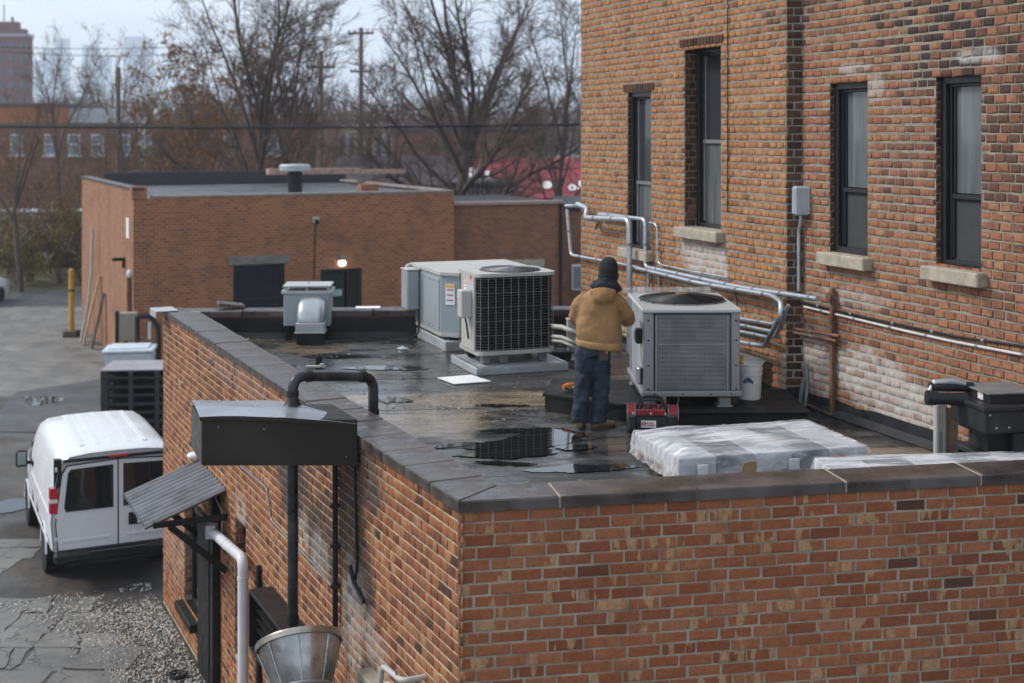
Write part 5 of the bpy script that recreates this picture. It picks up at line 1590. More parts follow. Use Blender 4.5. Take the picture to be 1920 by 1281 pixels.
for sx in (-.03, .03):
    mb = MB(); mb.ell((.178 + sx, .158 - sx * .3, 1.655), (.012, .008, .009), 8, 6); mb.build('eye', M_PLAST_B, man, smooth=True)
# jeans
mb = MB()
mb.loft([ering(-.02, .02, .78, .175, .14), ering(-.015, .02, .85, .182, .145), ering(.01, .02, .93, .170, .135), ering(.02, .03, 1.0, .15, .12)])
mb.loft([ering(-.105, .02, .84, .10, .13, 16), ering(-.11, .02, .72, .100, .118, 16), ering(-.118, .03, .56, .088, .102, 16), ering(-.130, .025, .44, .085, .095, 16), ering(-.146, .0, .26, .083, .092, 16), ering(-.158, -.005, .15, .080, .090, 16), ering(-.152, -.005, .085, .088, .10, 16)])
mb.loft([ering(.065, .02, .84, .105, .13, 16), ering(.065, .02, .72, .104, .12, 16), ering(.074, .035, .56, .094, .106, 16), ering(.07, .03, .44, .09, .10, 16), ering(.06, .0, .26, .088, .098, 16), ering(.045, -.01, .15, .084, .096, 16), ering(.03, -.01, .085, .094, .107, 16)])
jn_ = cloth(mb, 'jeans', M_JEAN, .015, [(.075, .045, 'CLOUDS'), (.03, .018, 'CLOUDS')], 3)
mb = MB(); mb.box((.085, -.128, .80), (.10, .012, .115), .004); mb.build('back_pocket', pm('pocket_brown', (.06, .045, .042), .85, var=.3), man, smooth=False)
mb = MB(); mb.box((.115, -.137, .83), (.022, .006, .024), .002); mb.build('pocket_tag', pm('tag_orange', (.55, .16, .05), .6, var=.2), man)
# boots
for x0_, ang in ((-.155, -.15), (.03, -1.05)):
    M = Matrix.Translation((x0_, 0.0, 0)) @ Matrix.Rotation(ang, 4, 'Z')
    mb = MB()
    mb.loft([ering(0, .0, .035, .052, .06, 14), ering(0, 0.0, .09, .055, .065, 14), ering(0, .0, .16, .055, .062, 14)], M=M)
    rings = []
    for y, a, b, zc in ((-.075, .03, .02, .045), (-.06, .042, .042, .06), (0, .047, .05, .065), (.08, .050, .042, .056), (.14, .052, .034, .048), (.19, .044, .026, .042), (.215, .022, .015, .036)):
        rings.append([(a * math.cos(2 * math.pi * k / 12), y, zc + b * math.sin(2 * math.pi * k / 12)) for k in range(12)])
    mb.loft(rings, M=M)
    bt = cloth(mb, 'boot', M_BOOT, .011, None, 2)
    mb = MB(); sole = [(.05 * math.cos(a) * (1 + .06 * math.sin(a)), .07 + .152 * math.sin(a)) for a in [2 * math.pi * k / 22 for k in range(22)]]
    mb.prism(sole, .0, .03, M); mb.build('sole', M_SOLE, bt)

# ---------------------------------------------------------------- things on the side wall
bxt = thing('sheet_metal_box', 'long dark brown sheet metal box with a pale buckled lid jutting from the side wall', 'duct box')
a0 = on_wall(672, C0, LD); Ya = 11.97
wl = lambda Y: C1 + LD * ((C1.y - Y) / -LD.y * 1.0) if False else (C0 + (C0 - C1) * ((Y - C0.y) / (C0.y - C1.y)))
pf, pr = wl(11.97) + LN * .012, wl(12.67) + LN * .012
zt = CH - (786 - HY) / F * 11.97; zbm = CH - (873 - HY) / F * 11.97
xl0, xl1 = (380 - CX) / F * 11.97, (362 - CX) / F * 12.67
M_BRONZE = pm('bronze_sheet', (.022, .018, .015), .5, metal=.0, var=.2, scale=2, rv=.08, dirt=(.05, .042, .034), dirt_amt=.6, spec=.25)
M_LIDM = pm('pale_lid', (.30, .31, .34), .32, metal=.55, var=.15, scale=2, rv=.1, bump=.1, bscale=5)
mb = MB(); mb.prism([(xl0, 11.97), (pf.x, 11.97), (pr.x, 12.66), (xl1, 12.66)], zbm, zt - .004); mb.build('box_shell', M_BRONZE, bxt)
nx = 22
pts = []
for j, (Y, xa, xb) in enumerate(((11.945, xl0 - .02, pf.x - .004), (12.3, (xl0 + xl1) / 2 - .02, (pf.x + pr.x) / 2 - .004), (12.68, xl1 - .02, pr.x - .004))):
    for i in range(nx + 1):
        u_ = i / nx
        dz = .012 + .004 * math.sin(u_ * 5) + (-.062 * max(0, (u_ - .55)) / .45) + .006 * math.sin(u_ * 9 + j)
        pts.append((xa + (xb - xa) * u_, Y, zt + .012 + dz + (.02 if j == 1 else 0)))
n1 = len(pts)
top = [(j * (nx + 1) + i, j * (nx + 1) + i + 1, (j + 1) * (nx + 1) + i + 1, (j + 1) * (nx + 1) + i) for j in range(2) for i in range(nx)]
pts += [(p[0], p[1], p[2] - .006) for p in pts]
bot = [tuple(q + n1 for q in f[::-1]) for f in top]
rim = [i for i in range(nx + 1)]
sides = [(i + 1, i, n1 + i, n1 + i + 1) for i in range(nx)] + [((2 * (nx + 1)) + i, (2 * (nx + 1)) + i + 1, n1 + 2 * (nx + 1) + i + 1, n1 + 2 * (nx + 1) + i) for i in range(nx)]
mb = MB(); mb.add(pts, top + bot + sides); mb.build('box_lid', M_LIDM, bxt)
mb = MB()
for i in range(nx):
    p, q = pts[i], pts[i + 1]
    mb.add([(p[0], p[1] - .002, p[2]), (q[0], q[1] - .002, q[2]), (q[0], q[1] - .002, q[2] - .035), (p[0], p[1] - .002, p[2] - .035)], [(0, 1, 2, 3)])
mb.build('lid_lip', M_BRONZE, bxt)
mb = MB(); mb.prism([(xl0 - .003, 11.975), (xl1 - .003, 12.655), (xl1 - .013, 12.655), (xl0 - .013, 11.975)], zbm + .01, zt - .012); mb.build('box_end', pm('bronze_end', (.075, .072, .072), .4, metal=.3, var=.25), bxt)
mb = MB()
for x, z in ((xl0 + .14, zt - .07), (xl0 + .55, zt - .09), (pf.x - .1, zbm + .08)): mb.lathe([(0, .005), (.007, .004), (.008, 0)], 8, Matrix.Translation((x, 11.969, z)) @ Matrix.Rotation(math.pi / 2, 4, 'X'))
mb.build('screws', M_GRYSTEEL, bxt, kind='stuff')

# black vent pipe through the box and over the parapet
vp = thing('vent_pipe', 'black plastic vent pipe looping over the coping and down the side wall', 'pipe')
P0 = at(549, 705, 12.45); x_in = (700 - CX) / F * 13.15
zlo = .0
path = fillet([(P0.x, 12.45, .05), (P0.x, 12.45, P0.z), (x_in, 13.15, CH - (706 - HY) / F * 13.15), (x_in, 13.15, ROOF + .01)], .15, 8)
mb = MB(); mb.tube(path, .05, 16); mb.build('pipe', M_PLAST_B if False else pm('black_abs', (.014, .015, .018), .35, var=.5, scale=9, dirt=(.20, .21, .23), dirt_amt=.35), vp, smooth=50)
for a, b in (((P0.x, 12.45, P0.z - .19), (P0.x, 12.45, P0.z - .14)), ((P0.x, 12.45, 2.72), (P0.x, 12.45, 2.80)), ((x_in, 13.15, ROOF + .36), (x_in, 13.15, ROOF + .41)), ((P0.x, 12.45, 1.2), (P0.x, 12.45, 1.27))):
    MB().tube([a, b], .058, 16).build('coupling', M_PLAST_B, vp, smooth=50)
d = (path[-10] - path[10]).normalized() if False else Vector((x_in - P0.x, .7, 0)).normalized()
for k in (.19, .86):
    q = Vector((P0.x, 12.45, P0.z)).lerp(Vector((x_in, 13.15, CH - (706 - HY) / F * 13.15)), k)
    MB().tube([q - d * .025, q + d * .025], .058, 16).build('coupling', M_PLAST_B, vp, smooth=50)
mb = MB(); mb.lathe([(.085, 0), (.07, .02), (.056, .05), (.052, .06)], 18, Matrix.Translation((P0.x, 12.45, zt + .03))); mb.build('boot_flashing', M_PLAST_B, vp, smooth=40)
# corrugated awning on steel brackets
aw = thing('corrugated_awning', 'small grey corrugated metal awning on black brackets over a side door', 'awning')
A0 = wall_pt(375, 874, L0, LD, .0); A1 = wall_pt(427, 906, L0, LD, .0)
za = (A0.z + A1.z) / 2
A0.z = A1.z = za
outv = Vector((LN.x, LN.y, 0)); along_ = (A1 - A0); AL = along_.length; along_.normalize()
slope = Vector((LN.x, LN.y, -.36)).normalized()
LEN = 1.06
mb = MB(); N = 132
pts = []
for j in range(2):
    for i in range(N + 1):
        u_ = i / N
        ph = u_ * 11 * 2 * math.pi
        q = A0 + along_ * (AL * u_) + slope * (LEN * j) + Vector((0, 0, .030 * math.sin(ph))) + outv * .02
        pts.append(tuple(q))
n1 = len(pts); pts += [(p[0], p[1], p[2] - .006) for p in pts]
f = [(i, i + 1, N + 2 + i, N + 1 + i) for i in range(N)]
f += [tuple(q + n1 for q in g_[::-1]) for g_ in f] + [(N + 1 + i, N + 2 + i, n1 + N + 2 + i, n1 + N + 1 + i) for i in range(N)] + [(i + 1, i, n1 + i, n1 + i + 1) for i in range(N)]
mb.add(pts, f); mb.build('corrugated_sheet', pm('corrugated', (.16, .163, .175), .42, metal=.4, var=.3, scale=3, dirt=(.09, .06, .045), dirt_amt=.5), aw, smooth=60, fix=False)
def beam(mb, a, b, w_, h_):
    a, b = Vector(a), Vector(b); d = (b - a).normalized(); sd_ = d.cross(Vector((0, 0, 1))).normalized(); up = sd_.cross(d)
    M = Matrix(((d.x, sd_.x, up.x, (a.x + b.x) / 2), (d.y, sd_.y, up.y, (a.y + b.y) / 2), (d.z, sd_.z, up.z, (a.z + b.z) / 2), (0, 0, 0, 1)))
    mb.box((0, 0, 0), ((b - a).length, w_, h_), .004, M)
for q in (A0, A1):
    mb = MB()
    e = q + outv * .92 + Vector((0, 0, -.34))
    beam(mb, q + Vector((0, 0, -.34)), e, .05, .07); mb.build('bracket_arm', M_BLKSTEEL, aw)
    mb = MB(); beam(mb, q + Vector((0, 0, -1.02)) + outv * .02, q + outv * .72 + Vector((0, 0, -.37)), .05, .08); mb.build('bracket_brace', M_BLKSTEEL, aw)
    mb = MB(); beam(mb, q + outv * .03 + Vector((0, 0, -.06)), q + outv * .03 + Vector((0, 0, -1.1)), .08, .05); mb.build('wall_plate', M_BLKSTEEL, aw)
mb = MB(); mb.ell((0, 0, 0), (.10, .09, .05), 10, 7); o = mb.build('plastic_scrap', M_PAPER, smooth=True); o.location = tuple(A0 + Vector((-.02, .0, .07)) + outv * .06); tag(o, 'crumpled white plastic scrap on the top edge of the corrugated awning', 'scrap')
# steel post and dark door under the awning
dq = wall_pt(412, 1100, L0, LD, .06)
mb = MB(); mb.box((0, 0, za / 2 - .25), (.15, .10, za - .5), .006); mb.box((0, 0, za - .35), (.16, .12, .62), .008)
o = mb.build('steel_post', M_BLKSTEEL); o.location = (dq.x, dq.y, 0); o.rotation_euler = (0, 0, math.atan2(LD.y, LD.x)); tag(o, 'black steel post standing on the side wall under the corrugated awning', 'post')
dd0, dd1 = on_wall(377, L0, LD), on_wall(398, L0, LD)
dr0 = L0 + LD * dd0; M = Matrix(((LD.x, LN.x, 0, dr0.x), (LD.y, LN.y, 0, dr0.y), (0, 0, 1, 0), (0, 0, 0, 1)))
sdr = thing('side_door', 'dark steel door in the side wall below the corrugated awning', 'door')
mb = MB(); mb.box(((dd1 - dd0) / 2, .02, 1.06), (dd1 - dd0, .06, 2.1), .006, M); mb.build('leaf', M_BLKSTEEL, sdr)
mb = MB(); mb.box(((dd1 - dd0) / 2, .03, 2.15), (dd1 - dd0 + .16, .09, .08), .006, M); mb.build('head_frame', M_BLKSTEEL, sdr)
# white downspout
ds = thing('downspout', 'white painted downspout with an elbow standing on the side wall', 'downspout')
q0, q1 = wall_pt(418, 1000, L0, LD, .14), wall_pt(478, 1045, L0, LD, .14)
zs0, zs1 = CH - (997 - HY) / F * q0.y, CH - (1048 - HY) / F * q1.y
M_DSP = pm('downspout_paint', (.60, .59, .62), .42, var=.1, dirt=(.4, .38, .36), dirt_amt=.3)
mb = MB(); mb.tube(fillet([(q0.x, q0.y, zs0), (q1.x, q1.y, zs1), (q1.x, q1.y, .05)], .14, 6), .062, 14); mb.build('pipe', M_DSP, ds, smooth=40)
mb = MB()
v = (Vector((q1.x, q1.y, zs1)) - Vector((q0.x, q0.y, zs0))).normalized(); m_ = Vector((q0.x, q0.y, zs0)).lerp(Vector((q1.x, q1.y, zs1)), .5)
for a, b in ((m_ - v * .02, m_ + v * .02), ((q1.x, q1.y, zs1 - .2), (q1.x, q1.y, zs1 - .24)), ((q1.x, q1.y, zs1 - 1.45), (q1.x, q1.y, zs1 - 1.49))): MB().tube([a, b], .068, 14).build('coupling', M_DSP, ds, smooth=40)
mb = MB(); mb.box((q0.x, q0.y, zs0 + .01), (.13, .16, .17), .008); mb.build('outlet_box', M_DSP, ds)
# flared galvanised hopper
hp = thing('flared_hopper', 'galvanised flared sheet metal cowl with a rolled rim beside the side wall', 'cowl', (-1.885, 11.80, 0), 0)
M_HOP = pm('hopper_zinc', (.40, .41, .42), .30, metal=.85, var=.3, scale=4, rv=.14, bump=.15, bscale=9, dirt=(.20, .18, .16), dirt_amt=.35)
zr = CH - (1203 - HY) / F * 11.8
TM = Matrix.Translation((0, 0, zr)) @ Matrix.Rotation(math.radians(-13), 4, 'Y') @ Matrix.Rotation(math.radians(-36), 4, 'X')
mb = MB(); mb.lathe([(.372, 0), (.245, -.40), (.235, -.41), (.235, -.44)], 36, TM); mb.lathe([(.36, -.01), (.235, -.40)], 36, TM); mb.build('cone', M_HOP, hp, smooth=40)
mb = MB(); mb.ring((0, 0, 0), .375, .012, 40, 8, TM); mb.lathe([(.387, 0), (.384, -.045), (.372, -.05)], 40, TM); mb.build('rim', pm('hopper_rim', (.38, .35, .31), .35, metal=.75, var=.3, dirt=(.16, .11, .08), dirt_amt=.6), hp, smooth=40)
mb = MB()
for k in range(8):
    a = 2 * math.pi * (k + .3) / 8
    p0, p1 = TM @ Vector((.374 * math.cos(a), .374 * math.sin(a), -.03)), TM @ Vector((.248 * math.cos(a), .248 * math.sin(a), -.40))
    mb.tube([p0, p1], .006, 5)
mb.build('seam', M_HOP, hp)
mb = MB(); mb.lathe([(.25, .0), (.262, -.015), (.25, -.03)], 32, TM @ Matrix.Translation((0, 0, -.40))); mb.build('band', M_GALV, hp, smooth=40)
b0 = TM @ Vector((0, 0, -.34)); mb = MB(); mb.tube(fillet([tuple(b0 + Vector((.02, 0, .08))), tuple(b0 - Vector((0, 0, .25))), (b0.x, b0.y, .02)], .2), .22, 28); mb.build('stack', M_GALV, hp, smooth=40)
# wall vent frame
vb0, vb1 = on_wall(512, L0, LD), on_wall(583, L0, LD)
vq = L0 + LD * ((vb0 + vb1) / 2)
zv = CH - (1165 - HY) / F * vq.y
vbx = thing('wall_vent', 'open black steel louvre box on the side wall beside the black vent pipe', 'wall vent', (vq.x, vq.y, zv), math.atan2(LD.y, LD.x))
W_ = (vb1 - vb0); H_ = .62
for c, d_, nm in (((-W_ / 2, -.14, -.18), (.04, .26, H_), 'side_plate'), ((W_ / 2, -.14, -.18), (.04, .26, H_), 'side_plate'), ((0, -.14, H_ / 2 - .18), (W_, .26, .04), 'top_plate'), ((0, -.14, -H_ / 2 - .18), (W_, .26, .04), 'bottom_plate')):
    rbox(c, d_, .004).build(nm, M_BLKSTEEL, vbx)
for k in range(5): mb = MB(); mb.box((0, -.12, -.40 + .11 * k), (W_ - .05, .16, .012), 0, Matrix.Identity(4)); mb.build('louvre', M_BLKSTEEL, vbx)
# dark thin downpipes and cables
def side_run(name, label, pts, r, cat, mat):
    P = [wall_pt(a, b, L0, LD, o_) for a, b, o_ in pts]
    t = thing(name, label, cat, tuple(P[0]))
    mb = MB(); mb.tube([q - P[0] for q in fillet(P, .06)], r, 9); mb.build('run', mat, t, smooth=40)
    mb = MB()
    for k in range(1, 4):
        q = P[0].lerp(P[-1], k / 4) - P[0]
        if len(P) == 2: MB().box(tuple(q), (r * 3.2, r * 3.2, .03), .003).build('clip', M_BLKSTEEL, t)
side_run('wall_pipe', 'black steel pipe straight down the side wall right of the vent pipe', [(638, 872, .05), (638, 1172, .05)], .026, 'pipe', M_BLKSTEEL)
side_run('wall_cable', 'black cable hanging down the side wall from the right end of the metal box', [(674, 815, .03), (673, 880, .04), (676, 1060, .03), (672, 1085, .03)], .014, 'cable', M_PLAST_B)
side_run('wall_cable', 'thin grey cable running along the side wall from the awning to the vent pipe', [(440, 860, .03), (505, 915, .03), (512, 975, .02), (545, 1010, .02), (600, 1065, .02), (632, 1105, .02)], .010, 'cable', M_GRYSTEEL)
side_run('wall_cable', 'short black cable stub low on the side wall below the two dark pipes', [(662, 1060, .03), (668, 1090, .03), (690, 1128, .04)], .018, 'cable', M_PLAST_B)
side_run('wall_cable', 'loose white wire dangling from the awning down to the downspout', [(427, 890, .03), (415, 930, .08), (424, 960, .05), (425, 1000, .06)], .007, 'cable', M_CASE_W)
side_run('slim_pipe', 'slim black pipe behind the white downspout on the side wall', [(491, 1060, .03), (491, 1281, .03)], .035, 'pipe', M_BLKSTEEL)
# bent handrail-like pipes and ledge at the bottom edge
q = wall_pt(790, 1265, L0, LD, .10)
t = thing('gas_pipe', 'bent white pipe with a tap low on the side wall near the front corner', 'pipe', tuple(q), math.atan2(LD.y, LD.x))
mb = MB(); mb.tube(fillet([(.10, .10, .02), (.10, -.10, .02), (-.30, -.12, .0), (-.36, -.12, -.16)], .06), .024, 10); mb.build('pipe', M_CASE_W, t, smooth=40)
mb = MB(); mb.tube(fillet([(.12, .10, -.08), (.12, -.10, -.08), (-.20, -.12, -.10), (-.24, -.12, -.2)], .06), .022, 10); mb.build('lower_pipe', M_CASE_W, t, smooth=40)
mb = MB(); mb.tube([(0, -.11, .01), (.02, -.12, .08)], .008, 6); mb.build('tap', M_GRYSTEEL, t)
q = wall_pt(725, 1283, L0, LD, .0); mb = MB(); mb.box((0, -.06, -.02), (.75, .16, .07), .008); o = mb.build('stone_ledge', M_SILL); o.location = tuple(q); o.rotation_euler = (0, 0, math.atan2(LD.y, LD.x)); tag(o, 'pale stone ledge low on the side wall left of the white pipes', 'ledge')
# black coil of hose at the foot of the far end of the side wall
q = ground(350, 1272, 0); mb = MB()
for k in range(2): mb.ring((0, 0, .02 + .03 * k), .10 + .012 * k, .014, 24, 7)
o = mb.build('hose_coil', M_PLAST_B, smooth=True); o.location = (q.x - .12, q.y, 0.01); tag(o, 'black coiled hose on the gravel at the side wall', 'hose')

# ---------------------------------------------------------------- the van
M_VAN = pm('van_white', (.64, .655, .68), .26, var=.03, scale=.8, rv=.05, dirt=(.45, .44, .42), dirt_amt=.3)
M_VGL = glass_mat('van_glass', (.012, .013, .015), .04)
M_TYRE = pm('tyre', (.02, .02, .02), .85, var=.3, bump=.3)
M_RED = flat('lamp_red', (.42, .015, .03), .15)
M_LWHT = flat('lamp_clear', (.6, .58, .6), .15)
M_TRIM = pm('van_trim', (.014, .0145, .016), .6, var=.2, spec=.3)
vc = ground(200, 1082, 0)
van = thing('white_van', 'white cargo van parked in the alley seen from behind', 'van', (-6.44, 21.80, 0), math.radians(25))
VW, VL = 2.14, 4.9
def vsec(y, w0=1.0, zt=2.14, zs=.5, wt=.83, inset=0.0):
    h = VW / 2
    half = [(.0, zs), (.84 * h * w0, zs), (.965 * h * w0, zs + .10), (1.0 * h * w0, zs + .5), (.985 * h * w0, 1.22), (.935 * h * w0, 1.60 if zt > 1.9 else min(1.6, zt - .02)), (wt * h * w0 + .055, zt - .24), (wt * h * w0 - .0, zt - .12), (wt * h * w0 - .13, zt - .03), (.42 * h * w0, zt + .005), (.0, zt + .015)]
    L = [(x, y, z) for x, z in half]
    return L + [(-x, y, z) for x, z in half[-2:0:-1]]
mb = MB()
mb.loft([vsec(.045, .955, 2.09, .56), vsec(.0, .985, 2.11, .55), vsec(.05, 1.0, 2.135), vsec(.8), vsec(1.8), vsec(2.7), vsec(3.3, 1.0, 2.10), vsec(3.7, .99, 1.72, .5, .9), vsec(4.1, .97, 1.22, .5, .96), vsec(4.6, .93, 1.08, .5, .95), vsec(4.85, .86, .95, .55, .93)])
mb.build('body', M_VAN, van, smooth=35)
# roof ribs
for x in (-.5, -.25, 0, .25, .5):
    rbox((x, 1.75, 2.150 - .012 * abs(x)), (.09, 2.6, .014), .006).build('roof_rib', M_VAN, van)
# rear doors
for sx in (-1, 1):
    mb = MB()
    pl = [(sx * .012, .60), (sx * .93, .60), (sx * .965, 1.02), (sx * .945, 1.25), (sx * .87, 1.80), (sx * .79, 1.93), (sx * .012, 1.97)]
    n = len(pl)
    yb = lambda z: -.012 + .03 * max(0, z - 1.2)
    mb.add([(x, yb(z) - .012, z) for x, z in pl] + [(x, yb(z) + .05, z) for x, z in pl], [tuple(range(n)), tuple(range(n, 2 * n))[::-1]] + [(i, (i + 1) % n, n + (i + 1) % n, n + i) for i in range(n)])
    d = mb.build('rear_door', M_VAN, van)
    sl_ = MB(); cxd = sum(q[0] for q in pl) / n; czd = sum(q[1] for q in pl) / n
    gp_ = [(x + .014 * (1 if x > cxd else -1), z + .014 * (1 if z > czd else -1)) for x, z in pl]
    sl_.add([(x, yb(z) - .002, z) for x, z in gp_] + [(x, yb(z) + .03, z) for x, z in gp_], [tuple(range(n)), tuple(range(n, 2 * n))[::-1]] + [(i, (i + 1) % n, n + (i + 1) % n, n + i) for i in range(n)])
    sl_.build('door_seal', M_TRIM, d)
    pl = [(sx * .08, 1.21), (sx * .82, 1.21), (sx * .845, 1.28), (sx * .785, 1.82), (sx * .74, 1.88), (sx * .08, 1.90)]
    n = len(pl)
    mb = MB(); mb.add([(x, yb(z) - .018, z) for x, z in pl] + [(x, yb(z), z) for x, z in pl], [tuple(range(n)), tuple(range(n, 2 * n))[::-1]] + [(i, (i + 1) % n, n + (i + 1) % n, n + i) for i in range(n)]); mb.build('window', M_VGL, d)
    mb = MB(); mb.box((sx * .5, -.026, .74), (.74, .012, .05), .005); mb.build('door_crease', M_VAN, d)
    for z in (.78, 1.15, 1.9): rbox((sx * .965, .0, z), (.03, .05, .07), .005).build('hinge', M_VAN, d)
    # lamp cluster
    mb = MB(); mb.prism([(sx * .945, -.03), (sx * 1.06, -.005), (sx * 1.066, .12), (sx * .945, .08)], 1.20, 1.60); lm = mb.build('tail_light', M_RED, van)
    mb = MB(); mb.prism([(sx * .942, -.034), (sx * 1.064, -.009), (sx * 1.068, .09), (sx * .945, .07)], 1.37, 1.43); mb.build('reverse_lens', M_LWHT, lm)
    mb = MB(); mb.prism([(sx * .885, -.004), (sx * 1.0, .012), (sx * .99, .14), (sx * .885, .1)], 1.605, 2.05); mb.build('corner_trim', M_TRIM, van)
rbox((0, -.02, 2.025), (1.72, .035, .05), .01).build('top_seal', M_TRIM, van)
rbox((0, -.035, 2.04), (.30, .03, .04), .008).build('brake_light', M_RED, van)
pl_ = rbox((.42, -.035, .99), (.52, .03, .2), .012).build('plate_holder', M_TRIM, van)
rbox((.47, -.052, .99), (.34, .008, .16), .003).build('plate', M_PAPER, pl_)
rbox((.36, -.030, 1.26), (.13, .012, .07), .002).build('window_sticker', M_PAPER, van)
mb = rbox((0, -.10, .50), (2.02, .22, .17), .04); mb.box((0, -.11, .40), (1.5, .16, .08), .02); bmp = mb.build('bumper', M_TRIM, van)
rbox((0, -.16, .575), (.9, .12, .02), .004).build('step_pad', pm('step_pad', (.05, .052, .055), .6), bmp)
rbox((0, .55, .42), (1.5, .9, .12), .02).build('underbody', M_PLAST_B, van)
rbox((0, 2.4, .42), (1.4, 3.2, .16), .02).build('chassis', M_PLAST_B, van)
for x, y in ((-.86, .98), (.86, .98), (-.86, 3.95), (.86, 3.95)):
    M = Matrix.Translation((x, y, .37)) @ Matrix.Rotation(math.pi / 2, 4, 'Y')
    mb = MB(); mb.lathe([(.21, -.115), (.34, -.125), (.368, -.10), (.372, 0), (.368, .10), (.34, .125), (.21, .115)], 30, M); tw_ = mb.build('wheel', M_TYRE, van, smooth=35)
    mb = MB(); mb.lathe([(.0, -.10), (.10, -.105), (.20, -.085), (.225, -.118), (.225, .118), (.20, .085), (.10, .105), (0, .10)], 24, M); mb.build('rim', M_GALV, tw_, smooth=35)
    mb = MB(); sx = -1 if x < 0 else 1
    arc = [(.42 * math.cos(math.pi * k / 12), .42 * math.sin(math.pi * k / 12)) for k in range(13)]
    mb.tube([(x + sx * .196, y + a, .40 + b) for a, b in arc], .018, 6); mb.build('wheel_arch', M_TRIM if False else M_VAN, van, smooth=True)
    mb = MB(); mb.lathe([(0, 0), (.41, 0), (.41, .16), (0, .16)], 20, Matrix.Translation((x + sx * .195, y, .40)) @ Matrix.Rotation(-sx * math.pi / 2, 4, 'Y')); mb.build('wheel_well', M_PLAST_B, van)
for sx in (-1, 1):
    mb = MB()
    zz = lambda z: (.985 - .05 * (z - 1.22) / .4 if z < 1.62 else .93 - .1 * (z - 1.62) / .36)
    pl = [(2.9, 1.28), (3.62, 1.28), (3.45, 1.62), (3.18, 1.86), (2.95, 1.86)]
    mb.add([(sx * (VW / 2 * zz(z) + .006), y, z) for y, z in pl], [tuple(range(5))]); mb.build('side_window', M_VGL, van)
    m_ = rbox((sx * 1.20, 3.42, 1.35), (.20, .10, .30), .03); m_.box((sx * 1.09, 3.45, 1.26), (.14, .05, .06), .01); mr = m_.build('mirror', M_TRIM, van)
    mb = MB(); mb.box((sx * 1.20, 3.365, 1.36), (.15, .012, .23), .004); mb.build('mirror_glass', glass_mat('mirror_glass', (.2, .22, .24), .05), mr)
    # side panel creases
    mb = MB(); mb.box((sx * (VW / 2 * .992), 1.6, 1.16), (.02, 2.9, .03), .006); mb.box((sx * VW / 2, 1.9, .70), (.018, 3.4, .05), .006); mb.build('side_moulding', M_VAN, van)
    mb = MB()
    for y in (2.02, 2.82): mb.box((sx * (VW / 2 * .993 - .006), y, .86), (.02, .012, .62), 0)
    mb.build('door_gap', M_TRIM, van)
mb = MB(); mb.add([(-.80, 3.36, 2.0), (.80, 3.36, 2.0), (.93, 4.08, 1.26), (-.93, 4.08, 1.26)], [(0, 1, 2, 3)]); mb.build('windscreen', M_VGL, van)
for sx in (-1, 1): rbox((sx * .74, 4.86, .82), (.26, .06, .16), .02).build('headlight', M_LWHT, van)
rbox((0, 4.88, .52), (1.86, .14, .18), .04).build('front_bumper', M_TRIM, van)
rbox((0, 4.87, .80), (1.1, .05, .18), .01).build('grille', M_TRIM, van)
# ---------------------------------------------------------------- the second low building behind the alley
def course_brick(name, cols, mort, sc=1.0, stain=.4):
    """procedural courses for walls too far away to tell single bricks (local x+y along the wall, z up)"""
    s = NT(name)
    tcd = s.n('ShaderNodeTexCoord'); sp = s.n('ShaderNodeSeparateXYZ'); s.l(tcd.outputs['Object'], sp.inputs[0])
    u = s.math('ADD', sp.outputs['X'], sp.outputs['Y']); cb = s.n('ShaderNodeCombineXYZ'); s.l(u, cb.inputs['X']); s.l(sp.outputs['Z'], cb.inputs['Y'])
    b = s.n('ShaderNodeTexBrick'); s.l(cb.outputs[0], b.inputs['Vector'])
    b.inputs['Scale'].default_value = 1.0; b.inputs['Brick Width'].default_value = .22 * sc; b.inputs['Row Height'].default_value = .088 * sc; b.inputs['Mortar Size'].default_value = .011; b.inputs['Mortar Smooth'].default_value = .2; b.inputs['Bias'].default_value = 0
    b.inputs['Color1'].default_value = (*cols[0], 1); b.inputs['Color2'].default_value = (*cols[1], 1); b.inputs['Mortar'].default_value = (*mort, 1)
    ob = s.obj()
    c = s.mix(s.ramp(s.noise(ob, .9, 6, .65), (.45, 0), (.72, stain)), b.outputs['Color'], (.075, .05, .042))
    c = s.mix(s.ramp(s.noise(s.obj((.4, .4, 2.5)), 1.6, 5, .7), (.58, 0), (.75, stain)), c, (.055, .04, .036))
    s.set(Base_Color=c, Roughness=.9, Specular_IOR_Level=.2)
    s.l(s.bump(b.outputs['Fac'], -.5, .006), s.p.inputs['Normal'])
    return s.m
M_BACK = course_brick('back_brick', ((.345, .128, .058), (.20, .070, .036)), (.31, .215, .145))
M_BACKL = course_brick('back_side_brick', ((.34, .155, .085), (.23, .10, .056)), (.31, .22, .15))
M_ANX = course_brick('annex_brick', ((.27, .115, .06), (.16, .064, .038)), (.24, .165, .115))
M_TAR = pm('tar_roof', (.06, .064, .072), .45, var=.4, scale=1.2, dirt=(.14, .145, .16), dirt_amt=.6, rv=.2)
M_TARD = pm('tar_dark', (.025, .026, .03), .5, var=.3)
ANG = math.radians(24.9)
bb = thing('brick_shed', 'low rust red flat roofed brick building with a lit door lamp beyond the alley', 'building', (-11.36, 40.0, 0), ANG)
BW, BL, BZ = 10.4, 12.0, 5.33
def BX_(px, Y=None):      # local x along the front face for a pixel column
    d = V2(math.cos(ANG), math.sin(ANG)); return on_wall(px, V2(-11.36, 40.0), d)
def BYl(px):
    d = V2(-math.sin(ANG), math.cos(ANG)); return on_wall(px, V2(-11.36, 40.0), d)
def Bz(py, lx): return CH - (py - HY) / F * (40.0 + math.sin(ANG) * lx)
wx0, wx1 = BX_(437), BX_(534); wz1 = Bz(496, (wx0 + wx1) / 2); wz0 = wz1 - 1.45
